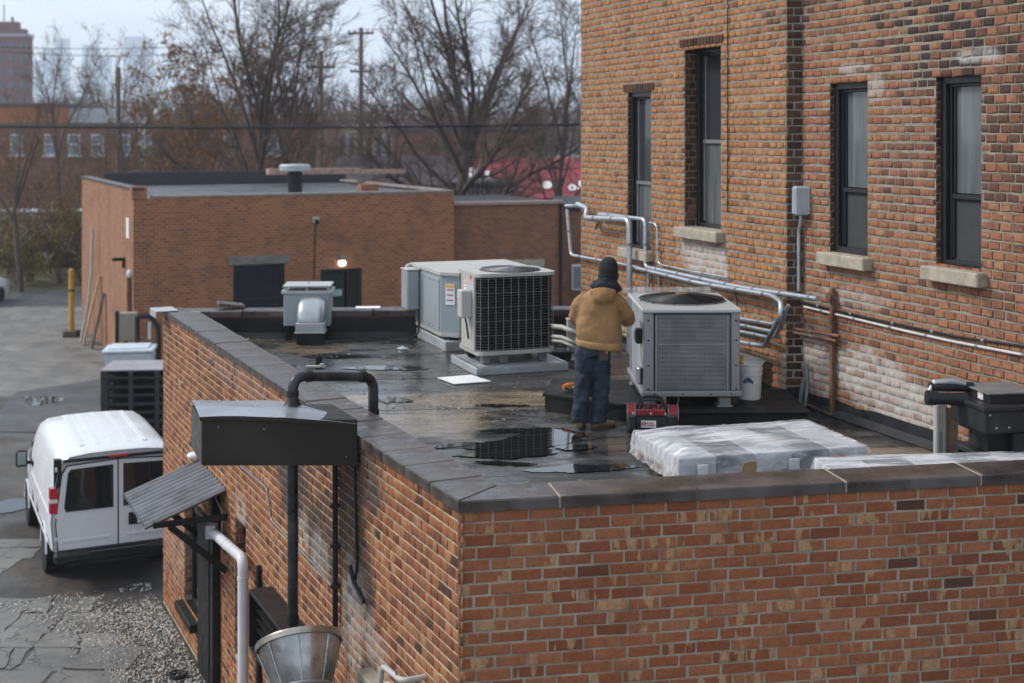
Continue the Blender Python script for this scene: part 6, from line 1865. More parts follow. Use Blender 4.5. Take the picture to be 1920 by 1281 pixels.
dx0, dx1 = BX_(601), BX_(679); dz1 = Bz(504, (dx0 + dx1) / 2)
def holed(mb, L, z0, z1, holes, f):
    ts = sorted(set([0, L] + [q for o in holes for q in o[:2]])); zs = sorted(set([z0, z1] + [q for o in holes for q in o[2:]]))
    for a, b in zip(ts, ts[1:]):
        for e, g_ in zip(zs, zs[1:]):
            m, k = (a + b) / 2, (e + g_) / 2
            if any(o[0] < m < o[1] and o[2] < k < o[3] for o in holes): continue
            mb.quad(f(a, e), f(b, e), f(b, g_), f(a, g_))
    for a, b, e, g_ in holes:
        r = .18
        mb.quad(f(a, e), f(a, g_), f(a, g_, r), f(a, e, r)); mb.quad(f(b, g_), f(b, e), f(b, e, r), f(b, g_, r)); mb.quad(f(b, e), f(a, e), f(a, e, r), f(b, e, r)); mb.quad(f(a, g_), f(b, g_), f(b, g_, r), f(a, g_, r))
mb = MB(); holed(mb, BW, 0, BZ, [(wx0, wx1, wz0, wz1), (dx0, dx1, .02, dz1)], lambda t, z, r=0: (t, r, z)); mb.build('front_wall', M_BACK, bb, fix=False)
ly0, ly1 = BYl(248), BYl(238)
lz1 = CH - (510 - HY) / F * 40.6
mb = MB(); holed(mb, BL, 0, BZ + .25, [(ly0, ly1, .02, lz1)], lambda t, z, r=0: (r - .0, t, z)); mb.build('left_wall', M_BACKL, bb, fix=False)
mb = MB(); mb.quad((BW, 0, 0), (BW, BL, 0), (BW, BL, BZ), (BW, 0, BZ)); mb.quad((BW, BL, 0), (0, BL, 0), (0, BL, BZ + .3), (BW, BL, BZ + .3)); mb.build('rear_walls', M_BACK, bb, fix=False)
mb = MB(); mb.box((BW / 2, BL / 2, BZ - .10), (BW - .5, BL - .5, .1)); mb.build('roof', M_TAR, bb)
mb = MB(); mb.box((.14, BL / 2, BZ + .29), (.34, BL + .1, .09), .01); mb.box((.22, BL / 2, BZ + .12), (.1, BL - .4, .24)); mb.build('left_parapet', M_STONE, bb)
mb = MB(); mb.box((BW / 2 + .35, BL - .15, BZ + .15), (BW - .75, .3, .62)); mb.build('rear_parapet', M_TARD, bb)
mb = MB()
for k in range(7): mb.box((.55 + BW * (k + .5) / 7.5, .16, BZ + .04), (BW / 7.5 - .015, .36, .08), .008)
mb.box((BW - .15, BL / 2, BZ + .04), (.34, BL - .2, .08), .008)
mb.build('coping', pm('back_coping', (.22, .19, .175), .8, var=.3, scale=3), bb)
mb = MB(); mb.box((.18, .16, BZ + .18), (.44, .40, .36)); mb.build('corner_pier', M_BACK, bb)
mb = MB(); mb.box(((wx0 + wx1) / 2, .02, wz1 + .14), (wx1 - wx0 + .3, .14, .27), .01); mb.build('lintel', pm('lintel_concrete', (.16, .15, .135), .85, var=.3), bb)
wf = MB()
wcx, ww = (wx0 + wx1) / 2, wx1 - wx0
for c, d in (((wx0 + .05, .14, (wz0 + wz1) / 2), (.1, .08, wz1 - wz0)), ((wx1 - .05, .14, (wz0 + wz1) / 2), (.1, .08, wz1 - wz0)), ((wcx, .14, wz1 - .05), (ww - .2, .078, .1)), ((wcx, .14, wz0 + .05), (ww - .2, .078, .1)), ((wcx, .15, wz0 + .35), (ww - .2, .05, .05))): wf.box(c, d, .006)
wn = wf.build('window', M_WIN, bb); mb = MB(); mb.box((wcx, .16, (wz0 + wz1) / 2), (ww - .18, .01, wz1 - wz0 - .18)); mb.build('pane', glass_mat('dark_glass', (.012, .016, .024), .08), wn)
dm = MB(); dcx, dw = (dx0 + dx1) / 2, dx1 - dx0
for c, d in (((dx0 + .05, .14, dz1 / 2), (.1, .08, dz1)), ((dx1 - .05, .14, dz1 / 2), (.1, .08, dz1)), ((dcx, .14, dz1 - .05), (dw - .2, .078, .1)), ((dcx + .1, .16, dz1 / 2), (.07, .05, dz1 - .1))): dm.box(c, d, .006)
dr_ = dm.build('door', M_WIN, bb); mb = MB(); mb.box((dcx - dw * .2, .17, dz1 / 2), (dw * .5, .02, dz1 - .1)); mb.build('pane', glass_mat('door_glass', (.014, .03, .026), .06), dr_)
mb = MB(); mb.box((dcx + dw * .3, .165, dz1 / 2), (dw * .3, .04, dz1 - .1)); mb.build('leaf', M_BLKSTEEL, dr_)
mb = MB(); mb.box((dcx - .1, .15, dz1 - .78), (.42, .012, .22), .003); mb.build('notice', pm('notice', (.22, .34, .33), .6), dr_)
ldr = MB(); ldr.box((.13, (ly0 + ly1) / 2, lz1 / 2), (.06, ly1 - ly0, lz1 - .03), .006); ldr.build('side_door', M_BLKSTEEL, bb)
# fittings of that building
def B2W(x, y, z): return Vector((-11.36 + math.cos(ANG) * x - math.sin(ANG) * y, 40.0 + math.sin(ANG) * x + math.cos(ANG) * y, z))
q = B2W(BX_(640), 0, Bz(489, BX_(640)))
wlp = thing('wall_lamp', 'lit white wall lamp above the dark door of the rust red building', 'lamp', tuple(q), ANG)
mb = MB(); mb.box((0, -.06, .09), (.20, .16, .16), .02); mb.build('housing', M_GRYSTEEL, wlp)
s = NT('lamp_glow'); s.set(Emission_Color=(1, .96, .86), Emission_Strength=4.0, Base_Color=(.9, .9, .85)); 
mb = MB(); mb.box((0, -.08, -.07), (.20, .16, .16), .03); mb.build('lens', s.m, wlp)
q = B2W(BX_(592), 0, Bz(413, BX_(592)))
cm = thing('wall_camera', 'small white boxed camera high on the rust red wall with a cable below', 'camera', tuple(q), ANG)
mb = MB(); mb.box((0, -.03, 0), (.2, .08, .2), .01); mb.build('plate', M_CASE_W, cm); mb = MB(); mb.tube([(0, -.06, -.01), (0, -.2, -.05)], .06, 10); mb.build('lens', M_PLAST_B, cm)
mb = MB(); mb.tube([(0, -.02, -.1), (-.03, -.02, -.55), (-.06, -.02, -1.9)], .014, 6); mb.build('cable', M_PLAST_B, cm)
q = B2W(0, BYl(234), CH - (486 - HY) / F * (40 + .9 * BYl(234)))
gl = thing('hooded_lamp', 'black hooded lamp over the side door at the corner of the rust red building', 'lamp', tuple(q), ANG)
mb = MB(); mb.box((-.18, 0, 0), (.42, .22, .10), .03); mb.build('hood', M_BLKSTEEL, gl); mb = MB(); mb.box((-.04, 0, -.14), (.08, .1, .26), .01); mb.build('arm', M_BLKSTEEL, gl)
q = B2W(0, BYl(247), CH - (513 - HY) / F * 40.3); mb = MB(); mb.ell((-.06, 0, 0), (.10, .08, .13), 10, 8); o = mb.build('bulkhead_lamp', M_PAPER, smooth=True); o.location = q; o.rotation_euler = (0, 0, ANG); tag(o, 'small white bulkhead lamp at the side door of the rust red building', 'lamp')
q = B2W(0, BYl(240), CH - (428 - HY) / F * 40.8); mb = MB(); mb.box((-.012, 0, 0), (.016, .5, .62), .003); o = mb.build('white_notice', M_PAPER); o.location = q; o.rotation_euler = (0, 0, ANG); tag(o, 'white notice board on the side wall near the corner of the rust red building', 'notice')
q = B2W(2.2, 3.0, BZ - .27); Yv = q.y
xv = (553 - CX) / F * 44.0
st_ = thing('roof_stack', 'metal roof stack with a wide flat cap on the rust red building', 'stack', (xv, 44.0, BZ - .06), 0)
mb = MB(); mb.lathe([(.24, 0), (.24, .72), (.20, .74), (.20, .80)], 16); mb.build('stack', M_BLKSTEEL, st_, smooth=40)
mb = MB(); mb.lathe([(.49, .78), (.51, .80), (.51, .96), (.47, 1.0), (0, 1.02)], 24); mb.build('cap', M_GALV2, st_, smooth=40)
mb = MB(); mb.box((0, 0, .14), (.62, .45, .28)); q = at(690, 343, 46.0); o = mb.build('brick_chimney', M_BACK); o.location = (q.x, 46.0, BZ - .06); o.rotation_euler = (0, 0, ANG); tag(o, 'squat brick chimney on the roof of the rust red building', 'chimney')
q = at(520, 322, 50.5); mb = MB(); mb.box((0, 0, 0), (3.6, .5, .22)); mb.box((2.6, .2, -.05), (2.4, .5, .16)); o = mb.build('roof_ridge', pm('pink_tile', (.33, .22, .19), .85, var=.3)); o.location = (q.x + 1.2, 51.6, BZ + .5); o.rotation_euler = (0, 0, ANG); tag(o, 'pale tiled roof edge just behind the parapet of the rust red building', 'roof')
# annex to the right and the darker building past it
a0, a1 = at(850, 385, 45.2), at(1056, 385, 46.6)
an = thing('brick_annex', 'darker brick annex joined to the right of the rust red building', 'building', (a0.x, 45.2, 0), math.atan2(1.4, a1.x - a0.x))
aw_ = Vector((a1.x - a0.x, 1.4)).length; az = CH - (383 - HY) / F * 45.9
mb = MB(); mb.box((aw_ / 2, 3, az / 2), (aw_, 6, az)); mb.build('wall', M_ANX, an)
mb = MB()
for k in range(5): mb.box((aw_ * (k + .5) / 5, .12, az + .04), (aw_ / 5 - .02, .4, .12), .01)
mb.build('coping', pm('annex_coping', (.30, .21, .19), .85, var=.2), an)
mb = MB(); mb.box((aw_ / 2, 3, az + .02), (aw_ - .3, 5.6, .06)); mb.build('roof', M_TARD, an)
mb = MB(); mb.box((aw_ * .62, -.03, az - 2.05), (1.6, .1, .25), .01); mb.build('lintel', M_SILL, an)
mb = MB(); mb.box((aw_ * .62, -.01, az - 2.9), (1.4, .06, 1.4), .01); wn = mb.build('window', M_WIN, an)
mb = MB(); mb.tube([(aw_ - .12, -.08, 0), (aw_ - .12, -.08, az)], .06, 8); mb.build('downpipe', M_BLKSTEEL, an)
b0 = at(1050, 390, 52.0)
db_ = thing('dark_brick_house', 'dark red brick house glimpsed between the annex and the tall building', 'building', (b0.x, 52, 0))
mb = MB(); mb.box((2.2, 3, 2.2), (4.4, 6, 4.4)); mb.build('wall', M_ANX, db_)
mb = MB(); mb.box((2.2, 3, 4.45), (4.7, 6.3, .22), .01); mb.build('roof', M_TARD, db_)
q = at(1085, 520, 52); mb = MB(); mb.box((q.x - b0.x, -.02, q.z), (.55, .08, 1.0), .01); wn = mb.build('window', M_PAPER, db_); mb = MB(); mb.box((q.x - b0.x, -.07, q.z), (.42, .02, .85)); mb.build('pane', glass_mat('pale_glass', (.2, .25, .28), .1), wn)

# ---------------------------------------------------------------- alley things
q = ground(134, 632, 0)
bo = thing('bollard', 'yellow steel bollard in a square concrete foot at the corner of the lot', 'bollard', (q.x, q.y, .01))
M_YEL = pm('yellow_paint', (.46, .28, .035), .55, var=.2, scale=3, dirt=(.16, .11, .05), dirt_amt=.4)
mb = MB(); mb.tube([(0, 0, .1), (0, 0, 2.38)], .10, 16); mb.lathe([(.10, 2.38), (.07, 2.43), (0, 2.45)], 16); mb.build('post', M_YEL, bo, smooth=40)
mb = MB(); mb.box((0, 0, .11), (.48, .48, .22), .02); mb.build('foot', pm('foot_dark', (.07, .06, .045), .9, var=.3), bo)
mb = MB(); mb.tube([(0, 0, 1.62), (0, 0, 1.69)], .106, 16); mb.build('band', M_BLKSTEEL, bo)
for k, (py_, ln, mat, lbl, nm, dxx) in enumerate(((172, 2.4, M_WOOD, 'weathered wooden board leaning on the end of the rust red side wall', 'leaning_board', .55), (180, 1.9, pm('dark_board', (.05, .035, .03), .8), 'short dark board leaning beside the wooden board on the rust red side wall', 'leaning_board', .4))):
    t_b = BYl(py_ + 18)
    q = B2W(-.02, t_b, 0)
    mb = MB(); M = Matrix.Translation((-dxx, 0, .02)) @ Matrix.Rotation(math.atan2(dxx, ln), 4, 'Y'); mb.box((-.03, 0, ln / 2), (.05, .26, ln), .004, M)
    o = mb.build(nm, mat); o.location = q; o.rotation_euler = (0, 0, ANG); tag(o, lbl, 'board')
q = B2W(-.03, BYl(186), 0); mb = MB(); mb.tube([(-.55, .2, .02), (-.32, .15, 1.4), (-.22, .1, 2.4), (-.18, .1, 4.0)], .05, 8); o = mb.build('bent_pipe', M_CASE_W, smooth=True); o.location = q; o.rotation_euler = (0, 0, ANG); tag(o, 'pale bent pipe leaning against the far end of the rust red side wall', 'pipe')
# meter cabinet on posts by the near corner
q = at(236, 612, 38.3)
ub_ = thing('meter_cabinet', 'beige meter cabinet on wooden posts by the corner of the rust red building', 'cabinet', (q.x, 38.3, 0), .25)
zc = q.z
mb = MB(); mb.box((.05, 0, zc), (.55, .28, .80), .02); mb.build('case', pm('beige_case', (.27, .24, .17), .6, var=.12), ub_)
mb = MB(); mb.box((-.24, 0, zc), (.10, .34, .88), .01); mb.build('side_plate', M_BLKSTEEL, ub_)
for x in (-.02, .34): mb = MB(); mb.box((x, .2, (zc + .3) / 2), (.09, .09, zc + .3), .006); mb.build('post', pm('rust_post', (.20, .11, .06), .85, var=.3) if x < 0 else M_WOOD, ub_)
mb = MB(); mb.tube(fillet([(.1, -.05, zc - .4), (.12, -.05, zc - .8), (-.05, 0, zc - 1.1), (-.03, 0, .02)], .15), .04, 8); mb.tube(fillet([(-.15, 0, zc - .4), (-.1, 0, zc - .8), (.05, 0, zc - 1.0)], .15), .03, 8); mb.build('cables', M_CASE, ub_, smooth=True)
q = at(268, 600, 37.2)
ft = thing('tube_rack', 'dark bent tube rack standing behind the far corner of the low building', 'frame', (q.x, 37.2, 0), .2)
mb = MB(); mb.tube(fillet([(-.15, 0, q.z + .1), (.20, 0, q.z + .1), (.42, 0, q.z - .2), (.42, 0, .02)], .12), .07, 8); mb.tube([(-.15, .0, q.z + .1), (-.15, 0, .02)], .07, 8); mb.build('tube', M_BLKSTEEL, ft, smooth=True)
mb = MB(); mb.box((.18, -.05, q.z - .30), (.09, .06, .5), .02, None); mb.build('strap', M_CASE_W, ft)
# pale lidded bin
q = ground(285, 720, 0)
bn_ = thing('lidded_bin', 'pale grey lidded bin standing behind the far corner of the low building', 'bin', (q.x, 36.6, 0.01), .15)
bz = CH - (652 - HY) / F * 36.6
M_BIN = pm('bin_plastic', (.48, .53, .57), .5, var=.1)
mb = MB(); mb.loft([[(-.55, -.4, .1), (.55, -.4, .1), (.55, .4, .1), (-.55, .4, .1)], [(-.62, -.46, bz - .1), (.62, -.46, bz - .1), (.62, .46, bz - .1), (-.62, .46, bz - .1)]]); mb.build('bin', M_BIN, bn_)
mb = MB(); mb.box((0, 0, bz - .04), (1.36, 1.02, .10), .03); mb.box((0, .0, bz + .03), (1.1, .8, .06), .03); mb.build('lid', pm('bin_lid', (.58, .64, .70), .4, var=.08), bn_)
for x in (-.45, .45): mb = MB(); mb.tube([(x - .04, -.3, .08), (x + .04, -.3, .08)], .08, 12); mb.build('castor', M_PLAST_B, bn_)
# stack of pallets
M_PLT = pm('pallet_plastic', (.026, .026, .030), .6, var=.3)
M_PLTT = pm('pallet_top', (.26, .25, .27), .6, var=.2, scale=3)
def pallet(label, mat):
    t = thing('black_pallet', label, 'pallet', (0, 0, 0), 0, None)
    mb = MB(); mb.box((0, 0, .165), (1.35, 1.1, .03), .006); mb.build('deck', mat, t)
    for y in (-.5, 0, .5):
        mb = MB()
        for x in (-.6, -.1, .4, .62): mb.box((x, y, .085), (.14 if abs(x) > .5 else .09, .1, .13), .006)
        mb.box((0, y, .012), (1.35, .1, .022), .004); mb.build('skid', M_PLT, t)
    return t
q = at(241, 688, 31.0)
NP = 9
zt_ = CH - (690 - HY) / F * 31.2; PHh = zt_ / NP
ordn = ['lowest', 'second lowest', 'third lowest', 'fourth lowest', 'middle', 'fourth from the top', 'third from the top', 'second from the top', 'topmost']
pp = pallet('x', M_PLT)
for k in range(NP):
    t = pp if k == 0 else copy_tree(pp)
    t.location = (q.x + .12 + RNG.uniform(-.02, .02), 31.6 + RNG.uniform(-.02, .02), .01 + PHh * k); t.rotation_euler = (0, 0, .08 + RNG.uniform(-.015, .015)); t.scale = (1.2, 1.2, PHh / .182)
    t['label'] = f'black pallet in the stack behind the van, {ordn[k]} of the stack' + (' with a pale top' if k == NP - 1 else ''); t['group'] = 'pallets stacked behind the van'
    if k == NP - 1:
        for c in t.children:
            if c.name.startswith('deck'):
                c.data = c.data.copy(); c.data.materials.clear(); c.data.materials.append(M_PLTT)
# end of a parked car at the left edge of the lot
q = ground(8, 574, 0)
cr_ = thing('parked_car', 'rear corner of a white car parked at the left edge of the lot', 'car', (q.x - 1.75, q.y + .3, 0), math.radians(84))
M_CARW = pm('car_white', (.62, .63, .65), .3, var=.05)
def csec(x, hw, zs): return [(x, -hw, zs[0]), (x, -hw * 1.02, (zs[0] + zs[1]) / 2), (x, -hw * .97, zs[1]), (x, -hw * .72, zs[2]), (x, hw * .72, zs[2]), (x, hw * .97, zs[1]), (x, hw * 1.02, (zs[0] + zs[1]) / 2), (x, hw, zs[0])]
mb = MB(); mb.loft([csec(-2.2, .78, (.35, .7, .74)), csec(-2.0, .86, (.25, .85, .9)), csec(-1.1, .88, (.22, .92, .98)), csec(-.4, .88, (.22, .92, 1.42)), csec(.8, .88, (.22, .93, 1.44)), csec(1.6, .87, (.22, .92, 1.05)), csec(2.1, .84, (.28, .88, .92)), csec(2.2, .76, (.38, .75, .8))]); mb.build('body', M_CARW, cr_, smooth=40)
for x in (-1.35, 1.35):
    for y in (-.8, .8):
        mb = MB(); mb.tube([(x, y - .1, .32), (x, y + .1, .32)], .32, 18); mb.build('wheel', M_TYRE, cr_)
mb = MB(); mb.box((.2, 0, 1.18), (1.7, 1.44, .30), .06); mb.build('window', M_VGL, cr_)
mb = MB(); mb.box((2.16, -.6, .72), (.1, .3, .14), .02); mb.box((2.16, .6, .72), (.1, .3, .14), .02); mb.build('tail_light', M_RED, cr_)
# ---------------------------------------------------------------- far buildings
def block(name, label, px0, px1, ytop, Y, depth, mat, roofmat=None, ybot=None, cat='building', rz=0):
    a, b = at(px0, ytop, Y), at(px1, ytop, Y)
    t = thing(name, label, cat, (a.x, Y, 0), rz)
    h = a.z
    mb = MB(); mb.box(((b.x - a.x) / 2, depth / 2, h / 2), (b.x - a.x, depth, h)); mb.build('wall', mat, t)
    if roofmat: mb = MB(); mb.box(((b.x - a.x) / 2, depth / 2, h + .12), (b.x - a.x + .3, depth + .3, .25), .02); mb.build('roof', roofmat, t)
    return t, a
M_FARW = pm('white_window', (.55, .57, .6), .6)
M_FGL = glass_mat('far_glass', (.16, .20, .25), .12)
def fwin(t, a, px0, px1, y0, y1, Y, frame=M_FARW, pane=M_FGL):
    p, q = at(px0, y0, Y), at(px1, y1, Y)
    mb = MB(); mb.box(((p.x + q.x) / 2 - a.x, -.06, (p.z + q.z) / 2), (q.x - p.x, .14, p.z - q.z), .02); f = mb.build('window', frame, t)
    for sx in (0,):
        mb = MB(); w_ = q.x - p.x; h_ = p.z - q.z
        for e in (-1, 1): mb.box(((p.x + q.x) / 2 - a.x, -.14, (p.z + q.z) / 2 + e * h_ * .235), (w_ * .8, .04, h_ * .40))
        mb.build('pane', pane, f)
    mb = MB(); mb.box(((p.x + q.x) / 2 - a.x, -.10, q.z - .12), (w_ + .3, .3, .18)); mb.build('sill', frame, f)
M_FB = pm('far_brick', (.19, .098, .078), .9, var=.25, scale=.5, dirt=(.11, .07, .06))
M_FBO = pm('far_orange', (.34, .135, .062), .9, var=.2, scale=.5)
M_FCR = pm('far_cream', (.40, .33, .26), .9, var=.2, scale=.6)
M_FRF = pm('far_roof', (.085, .08, .085), .8, var=.3)
M_FPL = pm('far_pale', (.42, .44, .46), .8, var=.15)
t, a = block('brick_mill', 'long brown brick building with pale windows behind the bare trees', -160, 590, 237, 98, 14, M_FB, M_FRF)
for x in (-90, -40, 20, 84, 128, 172, 222, 262, 420, 500): fwin(t, a, x, x + 23, 252, 289, 98)
mb = MB(); mb.box(((at(268, 0, 98).x - a.x), -.12, 5), (.5, .2, 8)); mb.build('pilaster', M_FPL, t)
block('orange_brick_block', 'orange brick upper block above the long brown building at the left', -60, 114, 199, 112, 10, M_FBO, M_FRF)
block('pale_plant_room', 'pale grey plant room beside the orange brick block', 116, 206, 203, 114, 10, M_FPL, None)
t, a = block('pilastered_building', 'cream building with tall pilasters between two bare trees', 578, 745, 240, 112, 12, M_FCR, M_FPL)
for k in range(8):
    px = 600 + k * 17
    p = at(px, 255, 112); mb = MB(); mb.box((p.x - a.x, -.12, 5.6), (.32, .35, 3.4)); mb.build('pilaster', M_FPL if k % 2 else M_FCR, t)
for k in range(7):
    fwin(t, a, 605 + k * 17, 612 + k * 17, 256, 286, 112, M_FB)
block('brown_warehouse', 'brown brick warehouse behind the wide bare tree', 735, 1000, 246, 104, 16, M_FB, M_FRF)
block('grey_shed', 'long grey shed roof beyond the annex', 846, 960, 352, 62, 5, M_FPL, M_FRF)
def sloped(name, label, px0, px1, yr, ye, Y, run, wallm, roofm):
    a, b = at(px0, ye, Y), at(px1, ye, Y); r = at(px0, yr, Y + run)
    t = thing(name, label, 'building', (a.x, Y, 0))
    W_ = b.x - a.x
    mb = MB(); mb.box((W_ / 2, run + .1, (a.z - .05) / 2), (W_ - .4, run * 2, a.z - .05)); mb.build('wall', wallm, t)
    mb = MB(); mb.add([(0, 0, a.z), (W_, 0, a.z), (W_, run, r.z), (0, run, r.z), (0, 2 * run + .2, a.z), (W_, 2 * run + .2, a.z), (0, 0, a.z - .15), (W_, 0, a.z - .15), (W_, 2 * run + .2, a.z - .15), (0, 2 * run + .2, a.z - .15)], [(0, 1, 2, 3), (3, 2, 5, 4), (6, 7, 1, 0), (7, 8, 5, 2, 1), (9, 6, 0, 3, 4), (8, 9, 4, 5)]); rf = mb.build('roof', roofm, t)
    return t, a, r, W_, rf
t, a, r, W_, rf = sloped('shingled_house', 'long house with a purple brown shingle roof behind the rust red building', 600, 880, 292, 346, 74, 6, M_FCR, pm('purple_shingle', (.125, .105, .115), .85, var=.3, scale=2, stretch=(.4, 3, 3)))
mb = MB()
for k in range(18):
    v = (k + .5) / 18; mb.box((W_ / 2, 6 * v, a.z + (r.z - a.z) * v + .02), (W_ - .1, .10, .03))
mb.build('shingle_course', rf.data.materials[0], rf, kind='stuff')
t, a, r, W_, rf = sloped('red_canopy_shop', 'shop with a big faded red canopy printed with white shapes by the tall building', 876, 1150, 296, 372, 66, 6, M_FPL, pm('red_canvas', (.20, .02, .032), .8, var=.3, scale=.6, dirt=(.16, .05, .06)))
# white printed letters and discs on the canopy
def on_roof(px, py):
    # solve along the canopy plane
    n0, z0, sl_ = 66.0, a.z, (r.z - a.z) / 6.0
    ky = (py - HY) / F
    Y = (CH - z0 + sl_ * n0) / (ky + sl_)
    return Vector(((px - CX) / F * Y - a.x, Y - 66.0, z0 + sl_ * (Y - 66.0)))
pm_w = pm('canvas_print', (.66, .64, .64), .8, var=.12)
def disc(px, py, rx, name='print_disc'):
    c = on_roof(px, py); sl_ = math.atan2(r.z - a.z, 6.0)
    M = Matrix.Translation(c + Vector((0, -.03, .05))) @ Matrix.Rotation(sl_, 4, 'X')
    mb = MB()
    return mb, M
mb, M = disc(1026, 349, 8); mb.lathe([(0, .02), (.24, .02), (.24, 0)], 16, M @ Matrix.Scale(2.4, 4, (0, 1, 0))); mb.build('print', pm_w, rf)
mb, M = disc(1073, 354, 8); mb.lathe([(.08, .02), (.21, .02), (.21, 0)], 16, M @ Matrix.Scale(2.2, 4, (0, 1, 0))); mb.build('print', pm_w, rf)
mb, M = disc(1089, 349, 8); mb.box((0, 0, .01), (.2, 1.2, .02), 0, M); mb.box((-.12, -.5, .012), (.12, .4, .02), 0, M); mb.build('print', pm_w, rf)
mb, M = disc(890, 326, 8); mb.box((-.1, 0, .01), (.55, 1.4, .02), 0, M); mb.build('print', pm_w, rf)
mb, M = disc(914, 330, 8); mb.box((0, 0, .01), (.25, 1.2, .02), 0, M); mb.build('print', pm_w, rf)
# white low trailer behind the hedge
q = at(0, 396, 72); mb = MB(); mb.box((0, 1.2, 0), (11, 2.4, .0 + (CH - (396 - HY) / F * 72) - .9), .05); tr_ = thing('white_trailer', 'long white trailer body half hidden by the shrubs at the left', 'trailer', (at(20, 396, 72).x, 72, 0)); o = mb.build('box', M_FPL, tr_); o.location = (0, 0, .9 + ((CH - (396 - HY) / F * 72) - .9) / 2)
for x in (-4, -3, 3, 4): mb = MB(); mb.tube([(x, .1, .45), (x, .4, .45)], .45, 14); mb.build('wheel', M_TYRE, tr_)
# distant brick tower and the skyline
M_TW = pm('tower_brick', (.20, .11, .10), .9, var=.15, scale=.1)
t, a = block('brick_tower', 'distant reddish brick tower with roof masts at the left edge', -70, 52, 68, 300, 3.2, M_TW, None)
W_ = at(52, 68, 300).x - a.x
mb = MB(); mb.box((W_ / 2 + 2.2, 1.6, a.z + 1.6), (5.0, 2.6, 3.4)); mb.box((W_ / 2 + 5.4, 1.6, a.z + .8), (2.0, 2.4, 1.8)); mb.build('penthouse', M_TW, t)
mb = MB(); mb.box((W_ / 2, 1.6, a.z + .25), (W_ + .5, 3.6, .6)); mb.build('cornice', M_FPL, t)
mb = MB(); mb.tube([(W_ * .61, 1, a.z), (W_ * .61, 1, a.z + 7.2)], .12, 6); mb.tube([(W_ * .74, 1, a.z), (W_ * .74, 1, a.z + 4.4)], .28, 6); mb.build('mast', M_BLKSTEEL, t)
wnm = glass_mat('tower_glass', (.10, .12, .14), .2)
for r_ in range(8):
    for c_ in range(6):
        mb = MB(); mb.box((W_ * (.10 + .16 * c_), -.05, a.z - 2.0 - 3.0 * r_), (1.25, .1, 1.5)); mb.build('window', wnm, t)
M_SKY = pm('skyline_hazed', (.54, .60, .68), .8, var=.1, scale=.02)  # bluish paleness of the haze painted into the towers' colour
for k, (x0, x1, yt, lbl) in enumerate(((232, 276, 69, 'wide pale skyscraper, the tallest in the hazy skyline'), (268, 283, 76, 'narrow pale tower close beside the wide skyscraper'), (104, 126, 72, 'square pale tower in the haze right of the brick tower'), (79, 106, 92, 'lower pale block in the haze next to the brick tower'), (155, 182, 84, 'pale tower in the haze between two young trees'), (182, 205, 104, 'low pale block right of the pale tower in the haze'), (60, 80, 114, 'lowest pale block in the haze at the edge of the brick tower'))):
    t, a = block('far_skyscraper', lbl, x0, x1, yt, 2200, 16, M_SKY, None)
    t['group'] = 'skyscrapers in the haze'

# ---------------------------------------------------------------- trees, shrubs, poles, wires
M_BARK = pm('bark', (.082, .064, .054), .95, var=.4, scale=2, bump=.4, bscale=20)
M_TWIG = pm('twig', (.115, .080, .062), .95, var=.3, scale=1)
M_TWIGB = pm('twig_brown', (.155, .095, .054), .95, var=.3, scale=1)
def seg_mesh(name, S, mat, parent, kind=None):
    S = np.array(S, dtype=np.float64)
    if len(S) == 0: return
    p0, p1, r0, r1 = S[:, 0:3], S[:, 3:6], S[:, 6], S[:, 7]
    thick = r0 > .03
    for msk, n in ((thick, 6), (~thick, 3)):
        pass
    Vs, Qs, off_ = [], [], 0
    for msk, n in ((thick, 6), (~thick, 3)):
        if not msk.any(): continue
        a, b, ra, rb = p0[msk], p1[msk], r0[msk], r1[msk]
        d = b - a; d /= np.linalg.norm(d, axis=1, keepdims=True) + 1e-9
        ref = np.where(np.abs(d[:, 2:3]) < .9, np.array([[0, 0, 1.]]), np.array([[1., 0, 0]]))
        u_ = np.cross(d, ref); u_ /= np.linalg.norm(u_, axis=1, keepdims=True) + 1e-9; v = np.cross(d, u_)
        an = 2 * np.pi * np.arange(n) / n
        ringv = np.cos(an)[None, :, None] * u_[:, None] + np.sin(an)[None, :, None] * v[:, None]
        V = np.concatenate([a[:, None] + ringv * ra[:, None, None], b[:, None] + ringv * rb[:, None, None]], 1)
        N = len(a)
        q = np.array([(k, (k + 1) % n, n + (k + 1) % n, n + k) for k in range(n)])
        Qs.append((q[None] + (np.arange(N) * 2 * n)[:, None, None]).reshape(-1, 4) + off_)
        Vs.append(V.reshape(-1, 3)); off_ += N * 2 * n
    return np_mesh(name, np.concatenate(Vs), np.concatenate(Qs), mat, parent, kind, smooth=True)

